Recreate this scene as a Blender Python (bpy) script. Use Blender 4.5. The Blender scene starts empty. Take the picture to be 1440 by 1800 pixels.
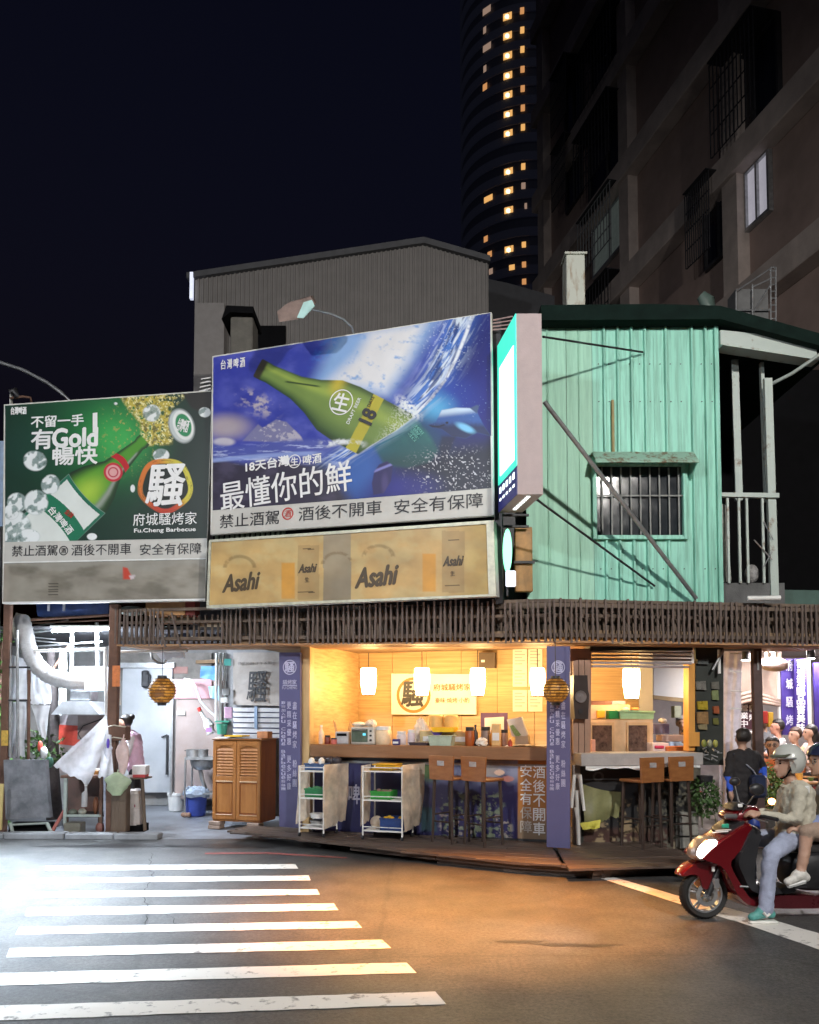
import bpy, bmesh, math, random
import numpy as np
from mathutils import Vector, Matrix
S = bpy.context.scene
COL = S.collection
R = math.radians
# ------------------------------------------------------------ camera, sky, lamps, exposure
F, CX, CY, HC, PITCH = 1450.0, 720.0, 1179.0, 1.7, R(3.0)
cd = bpy.data.cameras.new('camera'); cam = bpy.data.objects.new('camera', cd); COL.objects.link(cam)
cam.location = (0, 0, HC); cam.rotation_euler = (R(90)+PITCH, 0, 0)
cd.sensor_fit = 'HORIZONTAL'; cd.sensor_width = 36; cd.lens = 36*F/1440
cd.shift_y = (CY-900)/1440; cd.clip_end = 900; cd.clip_start = 0.05
S.camera = cam
W = bpy.data.worlds.new('World'); S.world = W; W.use_nodes = True
wn = W.node_tree; bg = wn.nodes['Background']
sk = wn.nodes.new('ShaderNodeTexSky'); sk.sky_type = 'NISHITA'; sk.sun_disc = False
sk.sun_elevation = R(-3.0); sk.sun_rotation = R(150)
tint = wn.nodes.new('ShaderNodeMix'); tint.data_type = 'RGBA'; tint.blend_type = 'MULTIPLY'; tint.inputs[0].default_value = 1; tint.inputs[7].default_value = (.42, .43, .80, 1)
wn.links.new(sk.outputs[0], tint.inputs[6]); wn.links.new(tint.outputs[2], bg.inputs[0]); bg.inputs[1].default_value = 0.08
S.view_settings.view_transform = 'Standard'; S.view_settings.look = 'None'
S.view_settings.exposure = 1.0; S.view_settings.gamma = 1.0
try: S.view_settings.use_curve_mapping = False
except Exception: pass

def lamp(name, kind, loc, power, col, size=0.3, aim=None, spot=None, blend=0.6):
    l = bpy.data.lights.new(name, kind); l.energy = power; l.color = col
    if kind == 'AREA': l.shape = 'DISK'; l.size = size
    elif kind == 'SUN': l.angle = size
    else: l.shadow_soft_size = size
    if spot: l.spot_size = R(spot); l.spot_blend = blend
    o = bpy.data.objects.new(name, l); COL.objects.link(o); o.location = loc
    if aim: o.rotation_euler = (Vector(aim)-Vector(loc)).to_track_quat('-Z', 'Y').to_euler()
    return o
# faint night sky glow from behind the camera, then street lamps of the junction and one added warm spot
lamp('sun', 'SUN', (0, -5, 20), 0.02, (.8, .85, 1), R(10), (0, 12, 0))
lamp('offscreen_light', 'SPOT', (5.5, -3.5, 9.0), 2900, (1.0, .96, .90), .25, (0.5, 11, 4.0), 95, .9)
lamp('offscreen_light', 'SPOT', (-6.5, -2.0, 8.0), 1500, (.95, .97, 1.0), .25, (-3.0, 11, 4.0), 95, .9)
lamp('offscreen_light', 'SPOT', (-6.6, 8.2, 4.6), 10500, (.74, .87, 1.0), .2, (-5.3, 7.8, 0), 80, 1.)
lamp('offscreen_light', 'SPOT', (1.6, 6.0, 9.0), 13000, (1.0, .34, .05), .2, (.45, 7.3, 0), 30, 1.)  # added unseen warm spot, lays the orange pool on the road before the shop

# ------------------------------------------------------------ frames: pixel of the survey grid -> place on a real plane
CAMP = np.array([0., 0., HC])
def ray(px, py):
    u = (px-CX)/F; v = (CY-py)/F
    return np.array([u, math.cos(PITCH)-v*math.sin(PITCH), math.sin(PITCH)+v*math.cos(PITCH)])
def proj(x, y, z):
    x = np.asarray(x); y = np.asarray(y); z = np.asarray(z)-HC
    d = y*math.cos(PITCH)+z*math.sin(PITCH); h = -y*math.sin(PITCH)+z*math.cos(PITCH)
    return CX+F*x/d, CY-F*h/d
class Fr:
    def __init__(s, ox, oy, deg):
        s.ox, s.oy, s.rz = ox, oy, R(deg); s.c, s.s = math.cos(s.rz), math.sin(s.rz)
    def w(s, a, b, z=0.): return (s.ox+a*s.c-b*s.s, s.oy+a*s.s+b*s.c, z)
    def loc(s, x, y):
        x -= s.ox; y -= s.oy; return (x*s.c+y*s.s, -x*s.s+y*s.c)
    def pt(s, px, py, b):
        r = ray(px, py); n = (-s.s, s.c)
        t = (b+s.ox*n[0]+s.oy*n[1])/(r[0]*n[0]+r[1]*n[1])
        a, _ = s.loc(r[0]*t, r[1]*t)
        return a, HC+r[2]*t
    def a(s, px, py, b): return s.pt(px, py, b)[0]
    def z(s, px, py, b): return s.pt(px, py, b)[1]
    def g(s, px, py, z=0.):
        r = ray(px, py); t = (z-HC)/r[2]
        return s.loc(r[0]*t, r[1]*t)
A = Fr(1.70, 9.66, -18.4)
B = Fr(1.70, 9.66, 8.65)
W0 = Fr(0, 0, 0)

# ------------------------------------------------------------ materials
MATS = {}
def mat(name, col, rough=.6, metal=0., var=.25, scale=6., bump=.15, emit=None, es=0., col2=None, alpha=1., trans=0., stretch=(1, 1, 1), spec=.5, fine=60., coat=0., thr=None):
    if name in MATS: return MATS[name]
    m = bpy.data.materials.new(name); m.use_nodes = True; MATS[name] = m
    nt = m.node_tree; b = nt.nodes['Principled BSDF']; L = nt.links.new
    b.inputs['Roughness'].default_value = rough; b.inputs['Metallic'].default_value = metal
    b.inputs['Specular IOR Level'].default_value = spec
    b.inputs['Alpha'].default_value = alpha; b.inputs['Transmission Weight'].default_value = trans
    b.inputs['Coat Weight'].default_value = coat
    tc = nt.nodes.new('ShaderNodeTexCoord'); mp = nt.nodes.new('ShaderNodeMapping'); mp.inputs['Scale'].default_value = stretch
    L(tc.outputs['Object'], mp.inputs[0])
    n1 = nt.nodes.new('ShaderNodeTexNoise'); n1.inputs['Scale'].default_value = scale; n1.inputs['Detail'].default_value = 7; n1.inputs['Roughness'].default_value = .65
    L(mp.outputs[0], n1.inputs['Vector'])
    rp = nt.nodes.new('ShaderNodeValToRGB'); lo, hi = thr or (.3, .7)
    rp.color_ramp.elements[0].position = lo; rp.color_ramp.elements[1].position = hi
    c = np.array(col[:3], float); c2 = np.array(col2, float) if col2 is not None else c*(1-var)
    if col2 is None: c = np.minimum(c*(1+var*.4), .95)
    rp.color_ramp.elements[0].color = (*c2, 1); rp.color_ramp.elements[1].color = (*c, 1)
    L(n1.outputs[0], rp.inputs[0]); L(rp.outputs[0], b.inputs['Base Color'])
    n2 = nt.nodes.new('ShaderNodeTexNoise'); n2.inputs['Scale'].default_value = fine; n2.inputs['Detail'].default_value = 4
    L(mp.outputs[0], n2.inputs['Vector'])
    if bump:
        bm_ = nt.nodes.new('ShaderNodeBump'); bm_.inputs['Strength'].default_value = bump; bm_.inputs['Distance'].default_value = .01
        L(n2.outputs[0], bm_.inputs['Height']); L(bm_.outputs[0], b.inputs['Normal'])
    mr = nt.nodes.new('ShaderNodeMapRange'); mr.inputs[3].default_value = max(.02, rough-.12); mr.inputs[4].default_value = min(1, rough+.12)
    L(n1.outputs[0], mr.inputs[0]); L(mr.outputs[0], b.inputs['Roughness'])
    if emit is not None:
        b.inputs['Emission Color'].default_value = (*emit, 1); b.inputs['Emission Strength'].default_value = es
    return m
def film(name, col, opq=.7, glow=.5):
    # thin plastic: part clear, part scattering, lets light glow through
    if name in MATS: return MATS[name]
    m = bpy.data.materials.new(name); m.use_nodes = True; MATS[name] = m; nt = m.node_tree; L = nt.links.new; nt.nodes.clear()
    out = nt.nodes.new('ShaderNodeOutputMaterial'); b = nt.nodes.new('ShaderNodeBsdfPrincipled'); b.inputs['Base Color'].default_value = (*col, 1); b.inputs['Roughness'].default_value = .3
    tr = nt.nodes.new('ShaderNodeBsdfTranslucent'); tr.inputs[0].default_value = (*col, 1); tp = nt.nodes.new('ShaderNodeBsdfTransparent')
    tc = nt.nodes.new('ShaderNodeTexCoord'); n = nt.nodes.new('ShaderNodeTexNoise'); n.inputs['Scale'].default_value = 6; n.inputs['Detail'].default_value = 6; L(tc.outputs['Object'], n.inputs[0])
    bp = nt.nodes.new('ShaderNodeBump'); bp.inputs['Strength'].default_value = .5; bp.inputs['Distance'].default_value = .03; L(n.outputs[0], bp.inputs['Height']); L(bp.outputs[0], b.inputs['Normal'])
    mr = nt.nodes.new('ShaderNodeMapRange'); mr.inputs[1].default_value = .35; mr.inputs[2].default_value = .65; mr.inputs[3].default_value = max(0, opq-.18); mr.inputs[4].default_value = min(1, opq+.18); L(n.outputs[0], mr.inputs[0])
    m1 = nt.nodes.new('ShaderNodeMixShader'); m1.inputs[0].default_value = glow; L(b.outputs[0], m1.inputs[1]); L(tr.outputs[0], m1.inputs[2])
    m2 = nt.nodes.new('ShaderNodeMixShader'); L(mr.outputs[0], m2.inputs[0]); L(tp.outputs[0], m2.inputs[1]); L(m1.outputs[0], m2.inputs[2]); L(m2.outputs[0], out.inputs[0])
    return m
def printmat(name, rough=.5, emit=0., dirt=.35, spec=.4):
    if name in MATS: return MATS[name]
    m = bpy.data.materials.new(name); m.use_nodes = True; MATS[name] = m
    nt = m.node_tree; b = nt.nodes['Principled BSDF']; L = nt.links.new
    b.inputs['Roughness'].default_value = rough; b.inputs['Specular IOR Level'].default_value = spec
    at = nt.nodes.new('ShaderNodeAttribute'); at.attribute_name = 'print'
    tc = nt.nodes.new('ShaderNodeTexCoord'); n = nt.nodes.new('ShaderNodeTexNoise'); n.inputs['Scale'].default_value = 3.; n.inputs['Detail'].default_value = 8
    L(tc.outputs['Object'], n.inputs['Vector'])
    mr = nt.nodes.new('ShaderNodeMapRange'); mr.inputs[1].default_value = .25; mr.inputs[2].default_value = .75; mr.inputs[3].default_value = 1-dirt; mr.inputs[4].default_value = 1
    L(n.outputs[0], mr.inputs[0])
    mx = nt.nodes.new('ShaderNodeMix'); mx.data_type = 'RGBA'; mx.blend_type = 'MULTIPLY'; mx.inputs[0].default_value = 1
    L(at.outputs['Color'], mx.inputs[6]); L(mr.outputs[0], mx.inputs[7]); L(mx.outputs[2], b.inputs['Base Color'])
    if emit:
        L(at.outputs['Color'], b.inputs['Emission Color']); b.inputs['Emission Strength'].default_value = emit
    return m
def lin(*c): return tuple((x/255/12.92 if x/255 <= .04045 else ((x/255+.055)/1.055)**2.4) for x in c)

# ------------------------------------------------------------ mesh builder
class Thing:
    def __init__(s, name, label, cat, fr, a, b, z=0., group=None, rot=0., solo=False, kind=None):
        s.name, s.fr, s.o, s.rot = name, fr, (a, b, z), rot
        s.props = dict(label=label, category=cat, group=group, kind=kind); s.root = None; s.solo = solo
        if not solo:
            s.root = bpy.data.objects.new(name, None); s.root.empty_display_size = .1; COL.objects.link(s.root); s._place(s.root)
    def _place(s, o):
        o.location = s.fr.w(*s.o); o.rotation_euler = (0, 0, s.fr.rz+R(s.rot))
        for k, v in s.props.items():
            if v: o[k] = v
class MB:
    """verts are in the thing's frame (a along, b inward, z up), made local to the thing's origin on build"""
    def __init__(s, t=None): s.v, s.f, s.mi, s.t, s.cur = [], [], [], t, 0
    def _add(s, vs, fs):
        n = len(s.v); s.v += [tuple(map(float, p)) for p in vs]; s.f += [tuple(n+i for i in f) for f in fs]; s.mi += [s.cur]*len(fs); return s
    def box(s, a1, a2, b1, b2, z1, z2, taper=0.):
        a1, a2 = sorted((a1, a2)); b1, b2 = sorted((b1, b2)); z1, z2 = sorted((z1, z2)); t = taper
        vs = [(a1, b1, z1), (a2, b1, z1), (a2, b2, z1), (a1, b2, z1), (a1+t, b1+t, z2), (a2-t, b1+t, z2), (a2-t, b2-t, z2), (a1+t, b2-t, z2)]
        return s._add(vs, [(0, 3, 2, 1), (4, 5, 6, 7), (0, 1, 5, 4), (1, 2, 6, 5), (2, 3, 7, 6), (3, 0, 4, 7)])
    def rbox(s, a1, a2, b1, b2, z1, z2, r=.01):
        """box with its edges chamfered"""
        a1, a2 = sorted((a1, a2)); b1, b2 = sorted((b1, b2)); z1, z2 = sorted((z1, z2))
        bm = bmesh.new(); bmesh.ops.create_cube(bm, size=1)
        for v in bm.verts: v.co = Vector(((a1+a2)/2+v.co.x*(a2-a1), (b1+b2)/2+v.co.y*(b2-b1), (z1+z2)/2+v.co.z*(z2-z1)))
        bmesh.ops.bevel(bm, geom=bm.edges[:], offset=min(r, (a2-a1)*.45, (b2-b1)*.45, (z2-z1)*.45), segments=1, affect='EDGES')
        bm.verts.index_update(); s._add([v.co[:] for v in bm.verts], [[v.index for v in f.verts] for f in bm.faces]); bm.free(); return s
    def quad(s, *p): return s._add(p, [tuple(range(len(p)))])
    def prism(s, poly, b1, b2, axis='b'):
        """poly of (a,z) extruded from b1 to b2 (axis 'b'), of (a,b) from z1 to z2 (axis 'z'), of (b,z) along a (axis 'a')"""
        n = len(poly)
        mk = {'b': lambda p, t: (p[0], t, p[1]), 'z': lambda p, t: (p[0], p[1], t), 'a': lambda p, t: (t, p[0], p[1])}[axis]
        vs = [mk(p, b1) for p in poly]+[mk(p, b2) for p in poly]
        return s._add(vs, [tuple(range(n)), tuple(range(2*n-1, n-1, -1))]+[(i, i+n, (i+1) % n+n, (i+1) % n) for i in range(n)])
    def tube(s, pts, r, n=8, cap=True, flat=1.):
        P = [Vector(p) for p in pts]; rs = r if isinstance(r, (list, tuple)) else [r]*len(P); vs = []; up = Vector((0, 0, 1))
        for i, p in enumerate(P):
            d = (P[min(i+1, len(P)-1)]-P[max(i-1, 0)]).normalized()
            x = d.cross(up if abs(d.z) < .95 else Vector((0, 1, 0))).normalized(); y = d.cross(x).normalized()
            for k in range(n):
                t = 2*math.pi*k/n; vs.append(p+x*math.cos(t)*rs[i]*flat+y*math.sin(t)*rs[i])
        fs = [(i*n+k, i*n+(k+1) % n, (i+1)*n+(k+1) % n, (i+1)*n+k) for i in range(len(P)-1) for k in range(n)]
        if cap: fs += [tuple(range(n)), tuple(range((len(P)-1)*n, len(P)*n))]
        return s._add(vs, fs)
    def lathe(s, a, b, z, prof, n=16, cap=True, sx=1., sy=1.):
        vs = [(a+r*math.cos(2*math.pi*k/n)*sx, b+r*math.sin(2*math.pi*k/n)*sy, z+h) for r, h in prof for k in range(n)]
        fs = [(i*n+k, i*n+(k+1) % n, (i+1)*n+(k+1) % n, (i+1)*n+k) for i in range(len(prof)-1) for k in range(n)]
        if cap: fs += [tuple(range(n)), tuple(range((len(prof)-1)*n, len(prof)*n))]
        return s._add(vs, fs)
    def disc(s, a, b, z, r, thick, n=20, axis='b', prof=None):
        """wheel-like disc facing along b; prof: [(r, offset)]"""
        prof = prof or [(r, -thick/2), (r, thick/2)]
        vs = []
        for rr, h in prof:
            for k in range(n):
                t = 2*math.pi*k/n
                vs.append((a+rr*math.cos(t), b+h, z+rr*math.sin(t)) if axis == 'b' else (a+h, b+rr*math.cos(t), z+rr*math.sin(t)))
        fs = [(i*n+k, i*n+(k+1) % n, (i+1)*n+(k+1) % n, (i+1)*n+k) for i in range(len(prof)-1) for k in range(n)]
        if not (prof[0] == prof[-1]): fs += [tuple(range(n)), tuple(range((len(prof)-1)*n, len(prof)*n))]
        return s._add(vs, fs)
    def ball(s, a, b, z, ra, rb=None, rz=None, n=14, m=9):
        rb = rb or ra; rz = rz or ra
        pr = [(math.sin(math.pi*i/(m-1)), -math.cos(math.pi*i/(m-1))) for i in range(m)]
        vs = [(a+ra*q*math.cos(2*math.pi*k/n), b+rb*q*math.sin(2*math.pi*k/n), z+rz*h) for q, h in pr for k in range(n)]
        fs = [(i*n+k, i*n+(k+1) % n, (i+1)*n+(k+1) % n, (i+1)*n+k) for i in range(m-1) for k in range(n)]
        return s._add(vs, fs)
    def cloth(s, c00, c10, c11, c01, nx=14, ny=14, amp=.02, seed=0, fold=6., edge=0., sag=0.):
        """hanging sheet between four corners (top-left, top-right, bottom-right, bottom-left) with folds, 2 sides by thickness"""
        rg = random.Random(seed); ph = [rg.random()*6.28 for _ in range(6)]; C = [np.array(c, float) for c in (c00, c10, c11, c01)]
        nrm = np.cross(C[1]-C[0], C[3]-C[0]); nrm /= np.linalg.norm(nrm)+1e-9; vs = []
        for th in (0, 1):
            for j in range(ny+1):
                for i in range(nx+1):
                    u, v = i/nx, j/ny
                    p = C[0]*(1-u)*(1-v)+C[1]*u*(1-v)+C[2]*u*v+C[3]*(1-u)*v
                    w = math.sin(u*fold*6.28+ph[0]+1.5*math.sin(v*3+ph[1]))*.6+math.sin(u*fold*2.7+v*5+ph[2])*.5+math.sin(v*7+u*3+ph[3])*.4
                    p = p+nrm*(w*amp*(.3+.7*v)+th*.003)
                    p[2] += -sag*4*u*(1-u)*(1-v)*.5 + edge*math.sin(u*9+ph[4])*math.sin(u*23+ph[5])*v
                    vs.append(tuple(p))
        N = (nx+1)*(ny+1); fs = []
        for j in range(ny):
            for i in range(nx):
                q = j*(nx+1)+i; fs.append((q, q+1, q+nx+2, q+nx+1)); fs.append((N+q, N+q+nx+1, N+q+nx+2, N+q+1))
        return s._add(vs, fs)
    def done(s, name, m, parent=None, smooth=False, props=None, sub=0, noself=False):
        t = s.t; o0 = np.array(t.o) if t else np.zeros(3)
        v = np.array(s.v, float)-o0
        if t and t.rot:
            c, q = math.cos(-R(t.rot)), math.sin(-R(t.rot)); v = np.stack([v[:, 0]*c-v[:, 1]*q, v[:, 0]*q+v[:, 1]*c, v[:, 2]], 1)
        me = bpy.data.meshes.new(name); me.from_pydata(v.tolist(), [], s.f)
        for mm in (m if isinstance(m, (list, tuple)) else [m]): me.materials.append(mm)
        if max(s.mi) > 0: me.polygons.foreach_set('material_index', s.mi)
        bm = bmesh.new(); bm.from_mesh(me); bmesh.ops.remove_doubles(bm, verts=bm.verts, dist=1e-5); bmesh.ops.recalc_face_normals(bm, faces=bm.faces); bm.to_mesh(me); bm.free()
        if smooth:
            me.polygons.foreach_set('use_smooth', [True]*len(me.polygons)); me.update()
            try: me.set_sharp_from_angle(angle=R(50))
            except Exception: pass
        me.update()
        o = bpy.data.objects.new(name, me); COL.objects.link(o)
        if t and t.solo and parent is None: t._place(o); t.root = o
        elif t: o.parent = parent or t.root
        elif parent: o.parent = parent
        for k, q in (props or {}).items(): o[k] = q
        return o
def one(name, label, cat, fr, a, b, z, mbf, m, group=None, smooth=False, kind=None, rot=0.):
    """a thing that is a single mesh; mbf(mb) fills it"""
    t = Thing(name, label, cat, fr, a, b, z, group, solo=True, kind=kind, rot=rot); mb = MB(t); mbf(mb); return mb.done(name, m, smooth=smooth)
def setting(name, mb, m, parent=None):
    o = mb.done(name, m, parent)
    if parent is None: o['kind'] = 'structure'
    return o
def share(proto, name, parent, dloc, rot=None, scale=None):
    """a further alike piece on the same thing, sharing its mesh"""
    o = bpy.data.objects.new(name, proto.data); COL.objects.link(o); o.parent = parent; o.location = dloc
    if rot: o.rotation_euler = rot
    if scale: o.scale = scale
    return o
def copy_tree(src, loc, rz, label=None, group=None):
    c = src.copy(); COL.objects.link(c); c.location = loc; c.rotation_euler = (0, 0, rz)
    if label: c['label'] = label
    if group: c['group'] = group
    for ch in list(src.children):
        k = ch.copy(); COL.objects.link(k); k.parent = c
        for g in ch.children:
            q = g.copy(); COL.objects.link(q); q.parent = k
    return c
# ------------------------------------------------------------ lettering and prints
_TX = {}
def text_mesh(body, bold=0., shear=0.):
    k = (body, bold, shear)
    if k not in _TX:
        c = bpy.data.curves.new('lettering', 'FONT'); c.body = body; c.size = 1; c.align_x = 'CENTER'; c.align_y = 'CENTER'; c.offset = bold; c.shear = shear; c.resolution_u = 3; c.extrude = .015
        o = bpy.data.objects.new('lettering', c); COL.objects.link(o)
        me = bpy.data.meshes.new_from_object(o); bpy.data.objects.remove(o); bpy.data.curves.remove(c)
        v = np.array([p.co[:] for p in me.vertices]); lo, hi = v.min(0), v.max(0)
        _TX[k] = (v, [tuple(p.vertices) for p in me.polygons], lo, hi)
    return _TX[k]
def letters(t, body, fr, px, py, wpx, hpx, b, m, parent=None, bold=.0, shear=0., ang=0., name='lettering', split=None):
    """lettering centred on a survey point of plane b, wpx by hpx big, standing 2-3 mm proud"""
    a, z = fr.pt(px, py, b); a2, _ = fr.pt(px+wpx/2, py, b); a1, _ = fr.pt(px-wpx/2, py, b); _, z1 = fr.pt(px, py+hpx/2, b); _, z2 = fr.pt(px, py-hpx/2, b)
    bold0 = bold; v, fs, lo, hi = text_mesh(body, 0, shear)
    q = (v-(lo+hi)/2)/(hi-lo+1e-9)
    X = q[:, 0]*abs(a2-a1); Z = q[:, 1]*abs(z2-z1); Y = -q[:, 2]*.004
    c, s_ = math.cos(R(ang)), math.sin(R(ang))
    mb = MB(t); h = abs(z2-z1); k = min(bold0, .05)*h*(.5 if ord(body[0]) > 255 else 1.)
    offs = [(0, 0)] if not bold0 else [(0, 0), (k, 0), (-k, 0), (0, k), (0, -k), (k*.7, k*.7), (-k*.7, -k*.7)]
    for i, (dx, dz) in enumerate(offs): mb._add(list(zip(a+X*c-Z*s_+dx, b-.004+Y-.0003*i, z+X*s_+Z*c+dz)), fs)
    return mb.done(name, m, parent)
def column(t, body, fr, px, py0, py1, wpx, b, m, parent=None, bold=.02):
    """vertical line of characters"""
    n = len(body); st = (py1-py0)/n
    for i, ch in enumerate(body):
        if ch != ' ': letters(t, ch, fr, px, py0+st*(i+.5), wpx, st*.78, b, m, parent, bold)
def panel_print(t, name, fr, c4, b, nx, ny, fn, m, parent=None, thick=None):
    """flat printed sheet: c4 = survey corners tl,tr,br,bl on plane b; fn(px,py)->rgb (linear) of the print design"""
    P = [fr.pt(x, y, b) for x, y in c4]; tl, tr, br, bl = map(np.array, P)
    u, v = np.meshgrid(np.linspace(0, 1, nx+1), np.linspace(0, 1, ny+1)); u = u[..., None]; v = v[..., None]
    q = tl*(1-u)*(1-v)+tr*u*(1-v)+br*u*v+bl*(1-u)*v
    aa, zz = q[..., 0].ravel(), q[..., 1].ravel()
    wx = fr.ox+aa*fr.c-b*fr.s; wy = fr.oy+aa*fr.s+b*fr.c
    sx, sy = proj(wx, wy, zz)
    rgb = np.clip(fn(sx, sy), 0, 1)
    o = t.o; vs = np.stack([aa-o[0], np.full_like(aa, b-o[1]), zz-o[2]], 1)
    me = bpy.data.meshes.new(name); me.vertices.add(len(vs)); me.vertices.foreach_set('co', vs.ravel())
    k = (np.arange(ny)[:, None]*(nx+1)+np.arange(nx)[None]).ravel(); fc = np.stack([k, k+nx+1, k+nx+2, k+1], 1)
    me.loops.add(fc.size); me.polygons.add(len(fc)); me.loops.foreach_set('vertex_index', fc.ravel().astype(np.int32))
    me.polygons.foreach_set('loop_start', (np.arange(len(fc))*4).astype(np.int32)); me.update(calc_edges=True)
    at = me.color_attributes.new('print', 'FLOAT_COLOR', 'POINT'); at.data.foreach_set('color', np.concatenate([rgb, np.ones((len(rgb), 1))], 1).ravel().astype(np.float32))
    me.materials.append(m)
    ob = bpy.data.objects.new(name, me); COL.objects.link(ob); ob.parent = parent or t.root
    return ob
rs = np.random.RandomState(5); _NT = rs.rand(256, 256)
def vn(x, y):
    x = np.asarray(x, float); y = np.asarray(y, float); xi = np.floor(x).astype(int); yi = np.floor(y).astype(int); fx = x-xi; fy = y-yi
    fx = fx*fx*(3-2*fx); fy = fy*fy*(3-2*fy); g = lambda i, j: _NT[i % 256, j % 256]
    return (g(xi, yi)*(1-fx)+g(xi+1, yi)*fx)*(1-fy)+(g(xi, yi+1)*(1-fx)+g(xi+1, yi+1)*fx)*fy
def fbm(x, y, o=4):
    s = 0; a = .5; t = 0
    for i in range(o): s = s+a*vn(x*2**i+17*i, y*2**i+5*i); t += a; a *= .55
    return s/t
def sst(e0, e1, x): t = np.clip((x-e0)/(e1-e0), 0, 1); return t*t*(3-2*t)
def mixc(c, col, m): return c*(1-m[:, None])+np.array(col)*m[:, None] if np.ndim(col) == 1 else c*(1-m[:, None])+col*m[:, None]
def inpoly(x, y, poly, soft=2.):
    ins = np.zeros_like(x, bool); dm = np.full_like(x, 1e9); n = len(poly)
    for i in range(n):
        x1, y1 = poly[i]; x2, y2 = poly[(i+1) % n]
        if y1 != y2: cnd = ((y1 > y) != (y2 > y)) & (x < (x2-x1)*(y-y1)/(y2-y1)+x1); ins ^= cnd
        dx, dy = x2-x1, y2-y1; tt = np.clip(((x-x1)*dx+(y-y1)*dy)/(dx*dx+dy*dy+1e-9), 0, 1)
        dm = np.minimum(dm, np.hypot(x-x1-tt*dx, y-y1-tt*dy))
    d = np.where(ins, -dm, dm); return 1-sst(-soft, soft, d)
def ell(x, y, cx, cy, rx, ry, ang=0., soft=.06):
    c, s = math.cos(R(ang)), math.sin(R(ang)); u = ((x-cx)*c+(y-cy)*s)/rx; v = (-(x-cx)*s+(y-cy)*c)/ry
    return 1-sst(1-soft, 1+soft, np.hypot(u, v))
def pline(x, y, pts, w):
    d = np.full_like(x, 1e9)
    for (x1, y1), (x2, y2) in zip(pts[:-1], pts[1:]):
        dx, dy = x2-x1, y2-y1; tt = np.clip(((x-x1)*dx+(y-y1)*dy)/(dx*dx+dy*dy+1e-9), 0, 1); d = np.minimum(d, np.hypot(x-x1-tt*dx, y-y1-tt*dy))
    return d
# ============================================================ LARGE STRUCTURE
rnd = random.Random(7)
def asphalt():
    m = bpy.data.materials.new('asphalt'); m.use_nodes = True; nt = m.node_tree; b = nt.nodes['Principled BSDF']; L = nt.links.new
    tc = nt.nodes.new('ShaderNodeTexCoord')
    def N(sc, det=6, ro=.6):
        n = nt.nodes.new('ShaderNodeTexNoise'); n.inputs['Scale'].default_value = sc; n.inputs['Detail'].default_value = det; n.inputs['Roughness'].default_value = ro; L(tc.outputs['Object'], n.inputs['Vector']); return n
    big, mid, fine = N(.55, 5), N(3., 6), N(34., 5, .85)
    r = nt.nodes.new('ShaderNodeValToRGB'); r.color_ramp.elements[0].color = (.050, .051, .053, 1); r.color_ramp.elements[1].color = (.078, .077, .075, 1)
    r.color_ramp.elements[0].position = .35; r.color_ramp.elements[1].position = .65; L(mid.outputs[0], r.inputs[0])
    r2 = nt.nodes.new('ShaderNodeMapRange'); r2.inputs[1].default_value = .36; r2.inputs[2].default_value = .64; r2.inputs[3].default_value = .35; r2.inputs[4].default_value = 1.8; L(fine.outputs[0], r2.inputs[0])
    mx = nt.nodes.new('ShaderNodeMix'); mx.data_type = 'RGBA'; mx.blend_type = 'MULTIPLY'; mx.inputs[0].default_value = 1; L(r.outputs[0], mx.inputs[6]); L(r2.outputs[0], mx.inputs[7])
    # cracks: thin ridge of a distorted voronoi
    vo = nt.nodes.new('ShaderNodeTexVoronoi'); vo.feature = 'DISTANCE_TO_EDGE'; vo.inputs['Scale'].default_value = .32
    ad = nt.nodes.new('ShaderNodeMix'); ad.data_type = 'RGBA'; ad.inputs[0].default_value = .09; L(tc.outputs['Object'], ad.inputs[6]); n5 = N(2.5, 6); L(n5.outputs['Color'], ad.inputs[7]); L(ad.outputs[2], vo.inputs['Vector'])
    cr = nt.nodes.new('ShaderNodeMapRange'); cr.inputs[1].default_value = .002; cr.inputs[2].default_value = .007; cr.inputs[3].default_value = .72; L(vo.outputs[0], cr.inputs[0])
    mx2 = nt.nodes.new('ShaderNodeMix'); mx2.data_type = 'RGBA'; mx2.blend_type = 'MULTIPLY'; mx2.inputs[0].default_value = 1; L(mx.outputs[2], mx2.inputs[6]); L(cr.outputs[0], mx2.inputs[7])
    L(mx2.outputs[2], b.inputs['Base Color'])
    rr = nt.nodes.new('ShaderNodeMapRange'); rr.inputs[1].default_value = .36; rr.inputs[2].default_value = .64; rr.inputs[3].default_value = .32; rr.inputs[4].default_value = .55; L(big.outputs[0], rr.inputs[0]); L(rr.outputs[0], b.inputs['Roughness'])
    bp = nt.nodes.new('ShaderNodeBump'); bp.inputs['Strength'].default_value = .55; bp.inputs['Distance'].default_value = .006; L(fine.outputs[0], bp.inputs['Height']); L(bp.outputs[0], b.inputs['Normal'])
    return m
M_ASPH = asphalt()
M_PAINT = mat('road_paint', (.78, .76, .72), .55, var=.5, scale=11, bump=.3, fine=120, col2=(.24, .235, .23), thr=(.34, .44))
M_CONC = mat('concrete', (.30, .31, .33), .6, var=.4, scale=2.5, bump=.3)
M_CONCD = mat('dark_concrete', (.13, .13, .13), .75, var=.5, scale=3, bump=.4)
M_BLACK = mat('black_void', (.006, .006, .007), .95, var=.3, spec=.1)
M_DARK = mat('dark_metal', (.045, .045, .05), .5, .3, var=.4)
M_STEEL = mat('worn_steel', (.42, .43, .44), .4, .7, var=.35, scale=9)
M_WHITE = mat('white_paint', (.78, .78, .76), .45, var=.15)
M_RUST = mat('rusty_steel', (.20, .11, .075), .75, .2, var=.5, scale=5, col2=(.10, .05, .035), bump=.35)
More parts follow.
